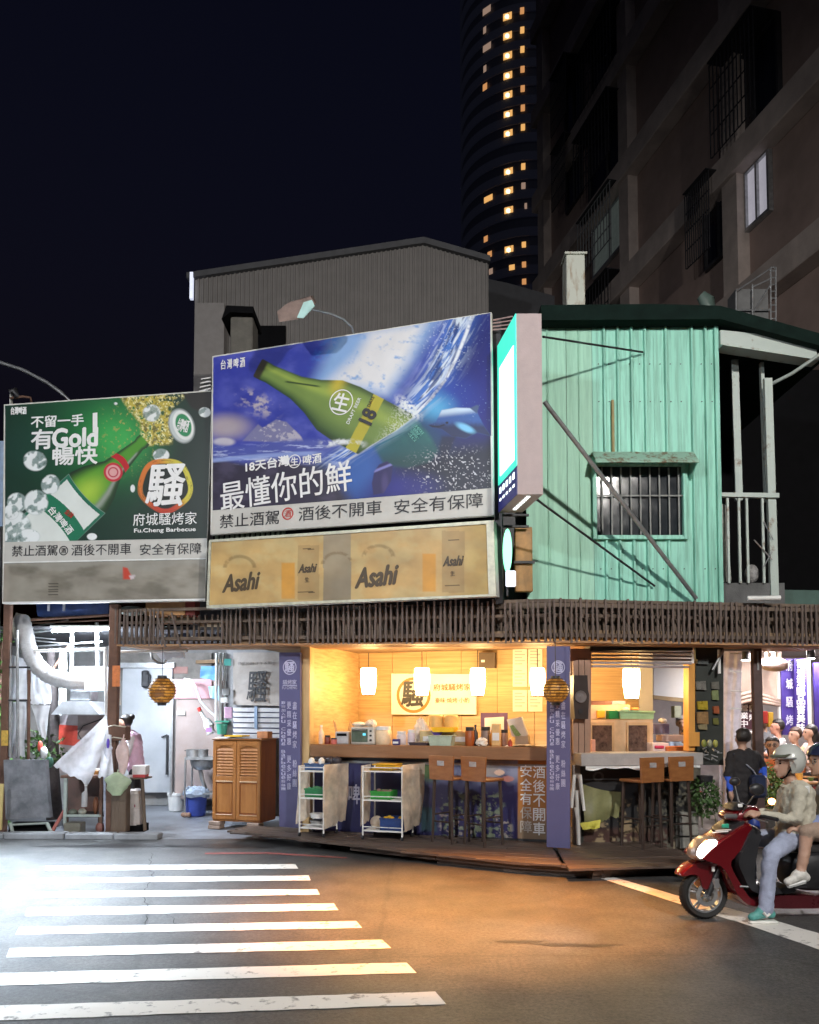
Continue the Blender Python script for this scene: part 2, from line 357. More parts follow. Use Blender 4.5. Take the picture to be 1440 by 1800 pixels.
M_WOODD = mat('weathered_wood', (.20, .145, .105), .75, var=.5, scale=4, stretch=(1, 1, .2), bump=.4, col2=(.075, .052, .04))
M_DECK = mat('deck_wood', (.13, .095, .075), .5, var=.5, scale=5, stretch=(.25, 2, 2), bump=.45, col2=(.055, .037, .03))
M_SOFF = mat('soffit_wood', (.55, .30, .14), .55, var=.5, scale=5, stretch=(.2, 3, 3), bump=.3, col2=(.2, .10, .05))
# ground, road
g = MB(); g.quad((-150, -30, -.012), (150, -30, -.012), (150, 400, -.012), (-150, 400, -.012)); setting('ground', g, M_CONCD)
g = MB()
rx = np.linspace(-30, 30, 7); 
g.quad((-30, -20, 0), (30, -20, 0), (30, 9.0, 0), (3.2, 9.0, 0), (1.8, 9.5, 0), (-2.0, 11.35, 0), (-5, 11.3, 0), (-30, 11.3, 0)); road = setting('road', g, M_ASPH)
# the road goes on beside the shop, at right
g = MB(); g.quad((3.2, 9.0, -.004), (30, 9.0, -.004), (30, 40, -.004), (3.2, 40, -.004)); setting('side_road', g, M_ASPH)
g = MB(); g.quad((-14, 10.9, -.008), (3.4, 8.9, -.008), (3.4, 17, -.008), (-14, 17, -.008)); setting('yard_floor', g, mat('yard_concrete', (.26, .28, .32), .42, var=.45, scale=1.8, bump=.35))
ST = [((82, 1522), (519, 1519), (524, 1527), (80, 1530)), ((70, 1544), (542, 1539), (547, 1547.5), (66, 1552)), ((63, 1567.5), (558, 1563), (563, 1573), (60, 1578)),
      ((49, 1596), (588, 1588), (595, 1600), (44, 1610)), ((33, 1630), (627, 1619), (638, 1631), (27, 1643)), ((18, 1667), (673, 1652), (687, 1667), (12, 1683)),
      ((-6, 1711), (716, 1692), (733, 1710), (-14, 1733)), ((-30, 1769), (764, 1743), (785, 1765), (-44, 1795))]
def ground_poly(pts, z, jag=0.):
    out = []; n = len(pts)
    for i in range(n):
        p, q = np.array(W0.g(*pts[i], z)), np.array(W0.g(*pts[(i+1) % n], z)); k = max(1, int(np.linalg.norm(q-p)/.12)) if jag else 1
        for j in range(k):
            r = p+(q-p)*j/k; out.append((r[0]+rnd.uniform(-jag, jag), r[1]+rnd.uniform(-jag, jag), z))
    return out
for s in ST:
    g = MB(); g.quad(*ground_poly(s, .004, .006)); o = g.done('stripe', M_PAINT, road)
g = MB(); g.quad(*ground_poly(((1066, 1538), (1187, 1573), (1319, 1606), (1389, 1626), (1480, 1653), (1480, 1683), (1440, 1669), (1339, 1634), (1185, 1586), (1044, 1540)), .004, .006)); g.done('stop_line', M_PAINT, road)
g = MB(); g.quad(*ground_poly(((360, 1499), (470, 1498), (610, 1507), (610, 1509), (470, 1501), (360, 1501.5)), .004, .003)); g.done('worn_line', mat('red_paint', (.35, .10, .09), .6, var=.6, scale=14), road)
# rough patches of newer tar on the asphalt
for k, (px, py, rx_, ry_) in enumerate([(915, 1656, .16, .05), (1010, 1662, .3, .05), (1290, 1590, .5, .14), (400, 1487, .8, .15), (210, 1487, 1.0, .12)]):
    a, b_ = W0.g(px, py); g = MB(); g.quad(*[(a+rx_*math.cos(t)*(1+.25*math.sin(3*t+k)+rnd.uniform(-.18, .18)), b_+ry_*math.sin(t)*(1+.3*math.cos(2*t+k)+rnd.uniform(-.25, .25)), .002) for t in np.linspace(0, 6.28, 26)[:-1]]); g.done('tar_patch', mat('tar', (.03, .03, .032), .33, var=.4, scale=14, bump=.5, fine=90), road)
M_CRK = mat('crack_dark', (.012, .012, .012), .9)
def crack(pts, w, seed):
    r_ = random.Random(seed); P = []
    for (x1, y1), (x2, y2) in zip(pts[:-1], pts[1:]):
        n = 7
        for i in range(n): f = i/n; P.append(W0.g(x1+(x2-x1)*f+r_.uniform(-4, 4), y1+(y2-y1)*f+r_.uniform(-.8, .8)))
    g = MB(); n = len(P); g._add([(a-w*(.4+r_.random()), b, .0062) for a, b in P]+[(a+w*(.4+r_.random()), b, .0062) for a, b in P], [(i, i+1, n+i+1, n+i) for i in range(n-1)]); g.done('crack', M_CRK, road)
crack([(268, 1500), (262, 1522), (272, 1545), (246, 1572), (262, 1598), (252, 1640)], .003, 1); crack([(262, 1598), (300, 1612), (320, 1640)], .002, 2)
# gutter edge at left: broken kerb slabs
g = MB(); kerb = setting('kerb', g.box(-16, -15.9, 11.0, 11.1, -.01, .08), M_CONC)
xk = -8.0; 
while xk < -3.7:
    w = rnd.uniform(.5, .9); yk = 11.35-(xk+8)*.02
    g = MB(); g.rbox(xk, xk+w-.02, yk+rnd.uniform(-.02, .02), yk+.22, -.01, .07+rnd.uniform(-.01, .015), .015); g.done('kerb_stone', M_CONC, kerb); xk += w
# ---------------- deck of planks in front of the counters
dk = Thing('timber_deck', 'low weathered plank deck stepping out from both bar counters onto the road', 'deck', A, 0, 0, 0)
edge = [(430, 1467), (600, 1487), (760, 1505), (900, 1520), (1060, 1531), (1225, 1514)]
eA = [A.g(x, y, .10) for x, y in edge[:5]]; eB = [B.g(x, y, .10) for x, y in edge[4:]]
def front_b(a):
    for (a1, b1), (a2, b2) in zip(eA[:-1], eA[1:]):
        if a1 <= a <= a2: return b1+(b2-b1)*(a-a1)/(a2-a1)
    return eA[-1][1] if a > eA[-1][0] else eA[0][1]
k = 0; bb = .75
while bb > -1.4:
    wd = rnd.uniform(.095, .125)
    # stretch of this row that lies on the deck
    aa = np.linspace(eA[0][0]-.2, .62 if bb < 0 else .2, 90); ok = [x for x in aa if front_b(x) < bb-wd*.6 and (x < -.24*bb+.02)]
    if ok:
        s0, s1 = min(ok), -.24*bb-.012; x = s0-rnd.uniform(0, .15)
        while x < s1-.1:
            x2 = min(s1, x+rnd.uniform(.9, 2.2)); 
            if s1-x2 < .4: x2 = s1
            z0 = rnd.uniform(-.008, .008); g = MB(dk); g.rbox(x, x2-.006, bb-wd+.012, bb, .105+z0, .128+z0+rnd.uniform(0, .006), .004); g.done('plank', M_DECK); x = x2
    bb -= wd
bb = .6
while bb > eB[0][1]+.06:
    wd = rnd.uniform(.1, .13); a1 = eB[1][0]+.02+rnd.uniform(-.08, .1)-(bb-.6)*-.0
    z0 = rnd.uniform(-.008, .008)
    p = [(.24*(bb-wd+.01)+.015, bb-wd+.01), (a1, bb-wd+.01), (a1, bb), (.24*bb+.015, bb)]
    p = [A.loc(*B.w(x, y)[:2]) for x, y in p]
    g = MB(dk); g.prism(p, .104+z0, .128+z0, 'z'); g.done('plank', M_DECK); bb -= wd
# loose edge boards and fascia along the deck's front, stacked two deep
front = [A.loc(*W0.g(x, y, .10)) for x, y in edge]
for i in range(len(front)-1):
    (x1, y1), (x2, y2) = front[i], front[i+1]; L_ = math.hypot(x2-x1, y2-y1); dx, dy = (x2-x1)/L_, (y2-y1)/L_
    for lay, (zz, th, off) in enumerate(((.10, .03, 0), (.045, .045, .06), (0.0, .04, .10))):
        if i == 0 and lay: continue
        if lay == 2 and i < 2: continue
        s_ = rnd.uniform(-.1, .1)*lay
        q = [(x1+dx*s_-dy*o_, y1+dy*s_+dx*o_) for o_ in (off, off+.10)]+[(x2-dy*o_, y2+dx*o_) for o_ in (off+.10, off)]
        g = MB(dk); g.prism(q, zz+rnd.uniform(0, .004), zz+th, 'z'); g.done('edge_board', M_DECK)
for (px, py, w) in ((690, 1500, .26), (728, 1497, .24), (880, 1515, .2)):
    a, b_ = A.g(px, py); one('loose_brick', {690: 'thin grey stone slab under the deck edge, left of the concrete block', 728: 'grey concrete block propping the deck edge below the left stool', 880: 'small grey block under the deck edge below the vertical lettering'}[px], 'block', A, a, b_, 0, lambda m, a=a, b_=b_, w=w: m.rbox(a-w/2, a+w/2, b_, b_+.12, 0, .075 if w < .25 else .045, .012), M_CONC)
# ---------------- shop footprint: floor, canopy slab, walls
g = MB(); q = [A.w(-3.3, .6), A.w(-.14, .6), B.w(2.7, .5), B.w(2.7, 6), (-1.0, 15, 0), A.w(-3.3, 4)]
g.prism([(x[0], x[1]) for x in q], -.005, .10, 'z'); setting('shop_floor', g, M_CONCD)
g = MB(); q = [A.w(-4.4, .08), A.w(-.02, .08), B.w(3.9, .08), B.w(3.9, 5), (-4.0, 15.4, 0), A.w(-4.4, 3)]
M_CEIL = mat('ceiling_board', (.30, .20, .12), .7, var=.3, scale=4)
g.prism([(x[0], x[1]) for x in q], 2.64, 2.70, 'z'); ceil = setting('shop_ceiling', g, M_CEIL)
M_WALLW = mat('oak_panel_wall', (.64, .44, .23), .5, var=.35, scale=3.2, stretch=(.35, 1, 9), bump=.15, col2=(.40, .24, .10), fine=30)
g = MB(); a0 = A.a(520, 1200, 2.2); aE = A.a(1006, 1200, 2.2); g.box(a0, aE, 2.2, 2.3, .1, 2.64); oak = Thing('back_wall', 'wood-grain panelled back wall of the lit bar', 'wall', A, a0, 2.2, 0)
pw = (aE-a0)/8
for i in range(8):
    g = MB(oak); g.box(a0+i*pw+.003, a0+(i+1)*pw-.003, 2.2, 2.24, .1, 2.64); g.done('wall_panel', M_WALLW)
# partition that shuts the bar off from the kitchen yard (its street end is the wooden post)
t = Thing('partition_wall', 'orange-lit partition wall at the left end of the bar', 'wall', A, A.a(536, 1300, .5), .5, 0)
ap = A.a(528, 1300, .42); ap2 = A.a(545, 1300, .42)
g = MB(t); g.box(ap+.02, ap2-.02, .56, 2.2, .1, 2.64); g.done('panel', M_WALLW)
g = MB(t); g.rbox(ap, ap2, .40, .55, .1, 2.62, .008); g.done('post', mat('pale_timber', (.62, .42, .2), .5, var=.4, scale=6, stretch=(1, 1, .15)))
# ---------------- slatted timber fascia (two faces) and plank soffit
M_SLAT = mat('fascia_slat', (.22, .165, .14), .8, var=.55, scale=7, stretch=(1, 1, .3), bump=.4, col2=(.07, .055, .05))
def slat_mesh(h, w, th, bow, name):
    m = MB(); n = 5
    for i in range(n):
        z1, z2 = h*i/n, h*(i+1)/n; o1 = bow*math.sin(i*1.3)*.5; o2 = bow*math.sin((i+1)*1.3)*.5
        m._add([(-w/2+o1, 0, z1), (w/2+o1, 0, z1), (w/2+o1, th, z1), (-w/2+o1, th, z1), (-w/2+o2, 0, z2), (w/2+o2, 0, z2), (w/2+o2, th, z2), (-w/2+o2, th, z2)],
               [(0, 1, 5, 4), (1, 2, 6, 5), (2, 3, 7, 6), (3, 0, 4, 7)]+([(0, 3, 2, 1)] if i == 0 else [])+([(4, 5, 6, 7)] if i == n-1 else []))
    me = bpy.data.meshes.new(name); me.from_pydata(m.v, [], m.f); me.materials.append(M_SLAT); return me
SM = [slat_mesh(h, w, .018, bw, 'slat') for h, w, bw in ((.50, .024, .002), (.49, .023, .004), (.51, .026, -.003), (.48, .024, .004), (.50, .022, -.003))]
def fascia(fr, x0, x1, name, label, gaps=(), zt=3.05, zb=2.55, rise=0.):
    t = Thing(name, label, 'fascia', fr, (x0 if fr is B else x1), 0, zb)
    Z = lambda a: zb+rise*(-a)
    for zz, bq, hh in ((.47, .03, .04), (.30, .05, .035), (.06, .03, .045)):
        g = MB(t); g.prism([(x0, Z(x0)+zz), (x1, Z(x1)+zz), (x1, Z(x1)+zz+hh), (x0, Z(x0)+zz+hh)], bq, bq+.04); g.done('rail', M_WOODD)
    x = x0; a0 = t.o[0]
    while x < x1:
        sp = rnd.uniform(.060, .078) if rnd.random() > .06 else rnd.uniform(.10, .16)
        if not any(g1 < x < g2 for g1, g2 in gaps):
            o = bpy.data.objects.new('slat', rnd.choice(SM)); COL.objects.link(o); o.parent = t.root; o.location = (x-a0, -.004+rnd.uniform(-.008, .003), Z(x)-zb+rnd.uniform(-.02, .02)); o.rotation_euler = (0, R(rnd.uniform(-1.2, 1.2)), 0)
        x += sp
    x = x0+.03; g = MB(t)          # inner row, deep in the fascia
    while x < x1:
        g.box(x, x+.03, .16, .175, Z(x)+.02, Z(x)+.42); x += rnd.uniform(.075, .11)
    o = g.done('inner_slats', M_WOODD); o['kind'] = 'stuff'
    return t
xl = A.a(203, 1110, 0)
fa = fascia(A, xl, -.01, 'slatted_fascia', 'long brown slatted timber fascia under the two beer billboards', gaps=((A.a(287, 1110, 0), A.a(386, 1110, 0)),), rise=.02)
for px, lean in ((292, 18), (318, 18)):
    o = bpy.data.objects.new('slat', SM[0]); COL.objects.link(o); o.parent = fa.root; o.location = (A.a(px, 1110, 0)+.01, -.01, .07); o.rotation_euler = (0, R(-lean), 0)
fb_ = fascia(B, .01, B.a(1475, 1110, 0), 'slatted_fascia', 'brown slatted timber fascia below the green metal shed')
# backing boards with pipes and clutter within the fascia
for fr, x0, x1, lab in ((A, A.a(395, 1110, .22), -.06, 'dark boards closing the fascia behind the long row of slats'), (B, .06, B.a(1475, 1110, .22), 'dark boards closing the fascia under the green shed')):
    t = Thing('backing_board', lab, 'backing', fr, x0, .22, 2.6); n = 6
    for i in range(3):
        g = MB(t); g.box(x0, x1, .22+.002*i, .25, 2.66+i*.135, 2.66+(i+1)*.135-.012); g.done('board', M_WOODD)
def soff(fr, sgn, x_end, label):
    t = Thing('soffit', label, 'soffit', fr, 0, 0, 2.5)
    for i in range(9):
        b0 = .0+i*.088
        c = .24*(b0+.04); z0 = 2.535+rnd.uniform(-.006, .006)
        g = MB(t); xx = (x_end, -c) if sgn < 0 else (c, x_end)
        r_ = .02 if sgn < 0 else 0.
        g.prism([(xx[0], z0-r_*xx[0]), (xx[1], z0-r_*xx[1]), (xx[1], z0+.022-r_*xx[1]), (xx[0], z0+.022-r_*xx[0])], b0, b0+.074); g.done('plank', M_SOFF)
soff(A, -1, A.a(203, 1135, 0), 'plank soffit under the long fascia, lit orange by the lanterns')
soff(B, 1, B.a(1475, 1135, 0), 'plank soffit under the right fascia above the side window')
# flat roof of the ground floor
g = MB(); q = [A.w(-4.4, .28), A.w(-.07, .28), B.w(6.0, .28), B.w(6.0, 5), (-4.0, 15.4, 0), A.w(-4.4, 3)]
g.prism([(x[0], x[1]) for x in q], 3.02, 3.07, 'z'); setting('flat_roof', g, M_CONCD)

# ---------------- green metal shed above the right counter
M_GRN = mat('mint_sheet_metal', (.27, .62, .50), .5, .1, var=.3, scale=2.6, bump=.12, col2=(.16, .40, .31), stretch=(6, 1, .35), thr=(.40, .56), fine=8)
M_GRN2 = mat('pale_mint_sheet', (.32, .60, .46), .5, .1, var=.25, scale=2.2, bump=.12, col2=(.22, .45, .33), stretch=(5, 1, .35), thr=(.38, .58), fine=8)
SY = 10.35
sx = lambda px: (px-720)/F*SY*1.0
zs = lambda py: W0.z(900, py, SY)
sh = Thing('metal_shed', 'mint green corrugated metal shed on the roof with a barred window', 'shed', W0, sx(1270), SY, 3.07)
def corr(t, x0, x1, z0, z1, Y, pitch, rib, dep, m, name='corrugated_sheet', holes=(), edges=False):
    """vertical ribs; whole sheet pieces between x0 and x1"""
    prof = []; x = x0
    while x < x1-1e-4:
        xe = min(x1, x+pitch)
        prof += [(x, 0)] if not prof else []
        if x+pitch <= x1+1e-4:
            prof += [(x+pitch-rib, 0), (x+pitch-rib*.72, -dep), (x+pitch-rib*.28, -dep), (x+pitch, 0)]
        else: prof += [(x1, 0)]
        x += pitch
    g = MB(t); n = len(prof)
    vs = [(p[0], Y+p[1], z0) for p in prof]+[(p[0], Y+p[1], z1) for p in prof]
    g._add(vs, [(i, i+1, n+i+1, n+i) for i in range(n-1)]); vs2 = [(p[0], Y+.012+p[1], z0) for p in prof]+[(p[0], Y+.012+p[1], z1) for p in prof]
    g._add(vs2, [(i+1, i, n+i, n+i+1) for i in range(n-1)])
    return g.done(name, m)
zt, zb = zs(574), 3.07
wx1, wx2, wz1, wz2 = sx(1052), sx(1205), zs(942), zs(820)
P_ = .1755
xs0 = sx(1048)
# left smooth sheets, then ribbed ones; cut around the window opening
corr(sh, sx(928), sx(1001), zb, zt, SY+.004, .30, .03, .012, M_GRN2); corr(sh, sx(1002), xs0-.004, zb, zt, SY+.006, .165, .02, .01, M_GRN2)
for k in range(2):
    xa = xs0+k*P_*4.5; xb = xs0+(k+1)*P_*4.5-.004 if k == 0 else sx(1268)
    for za, zz in ((zb, wz1), (wz2, zt)):
        corr(sh, xa, min(xb, wx2) if True else xb, za, zz, SY, P_, .05, .035, M_GRN)
corr(sh, wx2+.002, sx(1268), zb, zt, SY-.001, P_, .05, .035, M_GRN)
g = MB(sh); g.box(sx(928), sx(1266), SY+.05, SY+3.6, zb, zt-.02); 
g.f = g.f[:]; g.done('inner_wall', M_BLACK)
g = MB(sh); g.rbox(sx(1266), sx(1274), SY-.045, SY+.03, zb, zt, .006); g.done('corner_trim', M_GRN)
# roof: dark edge band, flat over the wall and falling to the right
g = MB(sh); g.prism([(sx(952), zs(551)), (sx(1150), zs(549)), (sx(1268), zs(552)), (sx(1470), zs(607)), (sx(1470), zs(628)), (sx(1268), zs(575)), (sx(952), zs(577))], SY-.22, SY+3.7); g.done('roof', mat('dark_green_roof', (.008, .018, .015), .95, var=.4, spec=.1))
# window with awning and bars
wd = MB(sh); f_ = .055
for (x1, x2, z1, z2) in ((wx1-f_, wx1, wz1-f_, wz2+f_), (wx2, wx2+f_, wz1-f_, wz2+f_), (wx1, wx2, wz1-f_, wz1), (wx1, wx2, wz2, wz2+f_)): wd.rbox(x1, x2, SY-.06, SY+.02, z1, z2, .006)
wf = wd.done('window', M_GRN)
g = MB(sh); g.box(wx1, wx2, SY+.015, SY+.02, wz1, wz2); g.done('pane', mat('dark_glass', (.02, .025, .03), .08, var=.2, bump=0), wf)
g = MB(sh); nb = 9
for i in range(nb):
    x = wx1+(wx2-wx1)*(i+.6)/nb
    if i == 0: g.box(x-.009, x+.009, SY-.03, SY-.014, wz1, wz2-.02); pb = g.done('bar', mat('grille_steel', (.24, .25, .24), .6, .2, var=.4), wf); x_0 = x
    else: share(pb, 'bar', wf, (x-x_0, 0, 0))
g = MB(sh); z = wz1+(wz2-wz1)*.56; g.box(wx1, wx2, SY-.036, SY-.028, z, z+.018); g.done('cross_bar', mat('grille_steel', (.24, .25, .24)), wf)
ax1, ax2, az1, az2 = sx(1046)-.02, sx(1222), zs(824), zs(797)
g = MB(sh); g.prism([(SY, az2), (SY-.10, az2-.01), (SY-.28, az1+.03), (SY-.30, az1-.01), (SY-.28, az1-.01), (SY-.09, az2-.04), (SY, az2-.03)], ax1, ax2, 'a'); g.done('awning', mat('rusty_mint', (.34, .55, .44), .6, .2, var=.5, scale=9, col2=(.2, .13, .07), thr=(.36, .5)), wf)
g = MB(sh)
for x in (ax1+.01, ax2-.02): g.prism([(SY, az2-.03), (SY-.27, az1), (SY, az1-.16)], x, x+.012, 'a')
g.done('awning_cheek', M_GRN, wf)
g = MB(sh); x = sx(1082); g.rbox(x-.012, x+.02, SY-.05, SY-.005, zs(797), zs(705), .004); g.done('pipe', mat('yellow_brown_pipe', (.32, .25, .1), .6), )
# screws
g = MB(sh)
for row in (640, 706, 1000):
    for i in range(12):
        x = xs0+P_*(i*.75+.45); 
        if x < sx(1262) and not (wx1-.1 < x < wx2+.1 and row in (860,)): g.disc(x, SY-.004, zs(row), .008, .008, 6)
o = g.done('screws', M_DARK); o['kind'] = 'stuff'
# braces from the lit sign down to the wall
SD = 9.25
def pole(name, label, p1, d1, p2, d2, r, m=M_STEEL, cat='brace'):
    a = W0.pt(*p1, d1); c = W0.pt(*p2, d2)
    return one(name, label, cat, W0, c[0], d2, c[1], lambda g: g.tube([(a[0], d1, a[1]), (c[0], d2, c[1])], r, 8), m, smooth=True)
pole('brace_pole', 'thick grey diagonal pole crossing the green shed and its window', (957, 706), SD, (1224, 1052), SY-.12, .026)
pole('brace_pole', 'thin brace running from under the lit sign down to the shed base', (930, 868), SD, (1151, 1030), SY-.05, .014, M_DARK)
pole('brace_pole', 'short dark brace from the top of the lit sign to the shed wall', (955, 592), SD, (1130, 619), SY-.05, .013, M_DARK)
# ---------------- balcony frame at the shed's right
M_PALE = mat('pale_rusty_steel', (.42, .48, .45), .55, .25, var=.4, scale=6, col2=(.20, .15, .11), thr=(.32, .44), bump=.3)
bal = Thing('balcony_frame', 'pale rusty steel balcony frame with railing at the right of the shed', 'balcony', W0, sx(1275), SY, 3.07)
g = MB(bal); g.prism([(sx(1274), zs(586)), (sx(1445), zs(604)), (sx(1445), zs(638)), (sx(1274), zs(612))], SY-.1, SY+.02); g.prism([(sx(1274), zs(612.5)), (sx(1445), zs(638.5)), (sx(1445), zs(642)), (sx(1274), zs(616))], SY-.16, SY+.06); g.done('eave_beam', M_PALE)
for (x1, x2, y1, y2, bq) in ((1315, 1328, 614, 868, .3), (1366, 1372, 622, 872, .25), (1357, 1371, 664, 1050, 0)):
    g = MB(bal); g.prism([(sx(x1), zs(y1)), (sx(x2), zs(y1)), (sx(x2+3), zs(y2)), (sx(x1+3), zs(y2))], SY+bq, SY+bq+.06); g.done('post', M_PALE)
g = MB(bal); g.prism([(sx(1274), zs(867)), (sx(1376), zs(868)), (sx(1376), zs(876)), (sx(1274), zs(874))], SY-.04, SY+.03); g.done('handrail', M_PALE)
for px in (1284, 1304, 1318, 1346):
    g = MB(bal); g.box(sx(px), sx(px+4), SY-.01, SY+.02, zs(1025), zs(874)); g.done('baluster', M_PALE)
for pts in (((1330, 950), (1362, 985)), ((1348, 918), (1364, 950)), ((1344, 1000), (1362, 970))):
    g = MB(bal); g.tube([(sx(p[0]), SY-.03, zs(p[1])) for p in pts], .008, 5); g.done('bracket', M_STEEL)
g = MB(bal); g.box(sx(1272), sx(1386), SY+.03, SY+.5, 3.07, zs(1024)); g.done('balcony_slab', M_CONCD)
g = MB(bal); g.tube([(sx(1370), SY+.1, zs(672)), (sx(1400), SY-.1, zs(662)), (sx(1445), SY-.3, zs(635))], .022, 7); g.done('rail_pipe', M_PALE, smooth=True)
one('torn_sheet', 'crumpled torn white plastic sheet hanging inside the balcony railing beside the shed', 'plastic sheet', W0, sx(1280), SY+.1, 3.3, lambda m: m.cloth((sx(1274), SY+.08, zs(880)), (sx(1290), SY+.10, zs(885)), (sx(1296), SY+.1, zs(1020)), (sx(1274), SY+.12, zs(1022)), 10, 16, .04, 4, 2, .02), mat('dirty_plastic', (.5, .48, .44), .5, var=.5, scale=14))
one('plastic_bag', 'grey plastic bag slumped on the balcony floor behind the railing', 'bag', W0, sx(1334), SY+.15, 3.07, lambda m: m.ball(sx(1335), SY+.15, zs(1005), .09, .07, .12), mat('grey_bag', (.35, .34, .34), .4, var=.5, scale=20, bump=.8), smooth=True)
one('roof_pipe', 'white plastic pipe lying on the roof edge under the balcony', 'pipe', W0, sx(1325), 9.9, 3.07, lambda m: m.tube([((1318-720)/F*9.95, 9.95, 3.10), ((1376-720)/F*9.9, 9.9, 3.10)], .03, 10), M_WHITE, smooth=True)
g = MB(); g.prism([(sx(1376), 3.07), (sx(1500), 3.07), (sx(1500), zs(1032)), (sx(1376), zs(1030))], SY+.3, SY+.4); one_ = Thing('parapet', 'low dark green parapet at the far right of the flat roof', 'parapet', W0, sx(1380), SY+.3, 3.07); g.t = one_; g.done('panel', mat('dark_green_panel', (.06, .12, .10), .6))
# stub chimney and roof gear behind the shed
def stub(g):
    x1, x2 = W0.pt(996, 500, 11.2)[0], W0.pt(1029, 500, 11.2)[0]; z1, z2 = W0.z(1000, 552, 11.2), W0.z(1000, 447, 11.2); g.rbox(x1, x2, 11.2, 11.5, z1-.6, z2, .01); g.box(x1-.02, x2+.03, 11.18, 11.52, z2, z2+.03)
one('flue_box', 'tall pale rust-streaked box flue standing on the shed roof', 'flue', W0, W0.pt(1012, 500, 11.2)[0], 11.3, W0.z(1000, 552, 11.2)-.6, stub, mat('rust_streaked_white', (.50, .52, .46), .6, .2, var=.3, scale=5, col2=(.25, .16, .09), thr=(.34, .5), stretch=(2, 2, .5)))
g_ = Thing('roof_duct', 'dull green duct elbow on the roof against the tall building', 'duct', W0, W0.pt(1245, 535, 12.5)[0], 12.5, 6.4, solo=True); m_ = MB(g_); p = lambda x, y: (W0.pt(x, y, 12.5)[0], 12.5, W0.z(x, y, 12.5)); m_.tube([p(1232, 519), p(1244, 530), p(1247, 550), p(1247, 600)], [.08, .12, .12, .12], 10); m_.done('roof_duct', mat('dull_green', (.10, .15, .13), .5), smooth=True)
# ============================================================ FAR BUILDINGS
M_GREY = mat('grey_sheet_wall', (.20, .185, .175), .7, var=.15, scale=3)
gb = Thing('corrugated_building', 'tall grey corrugated metal building with a gable roof behind the billboards', 'building', W0, -4.5, 17, 0)
Y = 17.
X = lambda px, d=Y: (px-720)/F*d
q = lambda px, py, d=Y: W0.pt(px, py, d)
top = [q(343, 492), q(745, 432), q(857, 464)]
rib = (top[2][0]-top[0][0])/64
def ztop(x): return np.interp(x, [p[0] for p in top], [p[1] for p in top])
for k in range(8):
    prof = []; x0 = top[0][0]+k*8*rib
    for i in range(8): prof += [(x0+i*rib, 0), (x0+(i+.55)*rib, 0), (x0+(i+.62)*rib, -.03), (x0+(i+.93)*rib, -.03)]
    prof.append((x0+8*rib, 0)); n = len(prof); g = MB(gb)
    g._add([(p[0], Y+p[1], 0) for p in prof]+[(p[0], Y+p[1], ztop(p[0])) for p in prof], [(i, i+1, n+i+1, n+i) for i in range(n-1)]); g.done('wall_sheet', M_GREY)
g = MB(gb); e = [(p[0], p[1]) for p in top]; g.prism([(e[0][0]-.15, e[0][1]-.02), (e[1][0], e[1][1]), (e[2][0]+.05, e[2][1]), (e[2][0]+.05, e[2][1]+.12), (e[1][0], e[1][1]+.13), (e[0][0]-.15, e[0][1]+.1)], Y-.12, Y+6); g.done('roof', mat('dark_roof_sheet', (.08, .08, .085), .6))
g = MB(gb); g.box(top[2][0], top[2][0]+.02, Y+.01, Y+6, 0, ztop(top[2][0])); g.box(top[0][0], top[0][0]+.02, Y+.01, Y+6, 0, ztop(top[0][0])); g.done('side_wall', M_GREY)
g = MB(gb); a = q(343, 533, Y-.3); c = q(388, 1100, Y-.3); g.box(a[0], c[0], Y-.32, Y-.04, 0, a[1]); g.done('corner_column', mat('plain_grey', (.27, .25, .24), .75, var=.15))
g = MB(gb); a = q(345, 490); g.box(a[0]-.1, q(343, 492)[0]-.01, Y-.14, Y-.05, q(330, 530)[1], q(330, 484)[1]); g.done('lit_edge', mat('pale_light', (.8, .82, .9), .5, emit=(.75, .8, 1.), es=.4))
g = MB(gb); a = q(455, 575); c = q(503, 640); g.box(a[0], c[0], Y-.07, Y-.035, c[1], a[1]); g.done('dark_opening', M_BLACK)
def ch(g):
    d = 14.; a = q(405, 556, d); c = q(443, 700, d); g.rbox(a[0], c[0], d, d+.5, c[1]-1, a[1], .02)
t = Thing('chimney', 'square grey chimney with a dark cap between the corrugated building and the blue billboard', 'chimney', W0, q(424, 600, 14)[0], 14, 3.07)
g = MB(t); ch(g); g.done('stack', mat('chimney_render', (.15, .14, .12), .8, var=.3)); g = MB(t); a = q(393, 556, 14); c = q(448, 546, 14); g.prism([(a[0], a[1]-.12), (a[0]+.08, c[1]+.02), (c[0], c[1]), (c[0], a[1]-.02), (a[0]+.15, a[1])], 13.85, 14.65); g.done('cap', M_BLACK)
# small striped vent
t = Thing('vent_louvre', 'small white louvred vent between the two billboards', 'vent', W0, q(364, 690, 12.2)[0], 12.2, 5.)
for i in range(4):
    a, c = q(356-i, 670+i*7, 12.2), q(373, 667+i*6.4, 12.2); g = MB(t); g.prism([(a[0], a[1]), (c[0], c[1]), (c[0], c[1]-.02), (a[0], a[1]-.02)], 12.1, 12.3); g.done('slat', M_WHITE)
g = MB(t); a, c = q(357, 690, 12.2), q(372, 800, 12.2); g.box(a[0], c[0], 12.32, 12.5, c[1], a[1]+.1); g.done('housing', M_DARK)
# dark low building seen between the grey building and the tall one
t = Thing('dark_shed_roof', 'unlit low gabled roof between the grey building and the brown block', 'roof', W0, q(905, 520, 20)[0], 20, 0)
g = MB(t); a, c, e = q(840, 486, 20), q(895, 498, 20), q(975, 520, 20); g.prism([(a[0], 0), (a[0], a[1]), (c[0], c[1]), (e[0], e[1]), (e[0], 0)], 20, 24); g.done('gable', mat('dark_gable', (.05, .05, .055), .8))

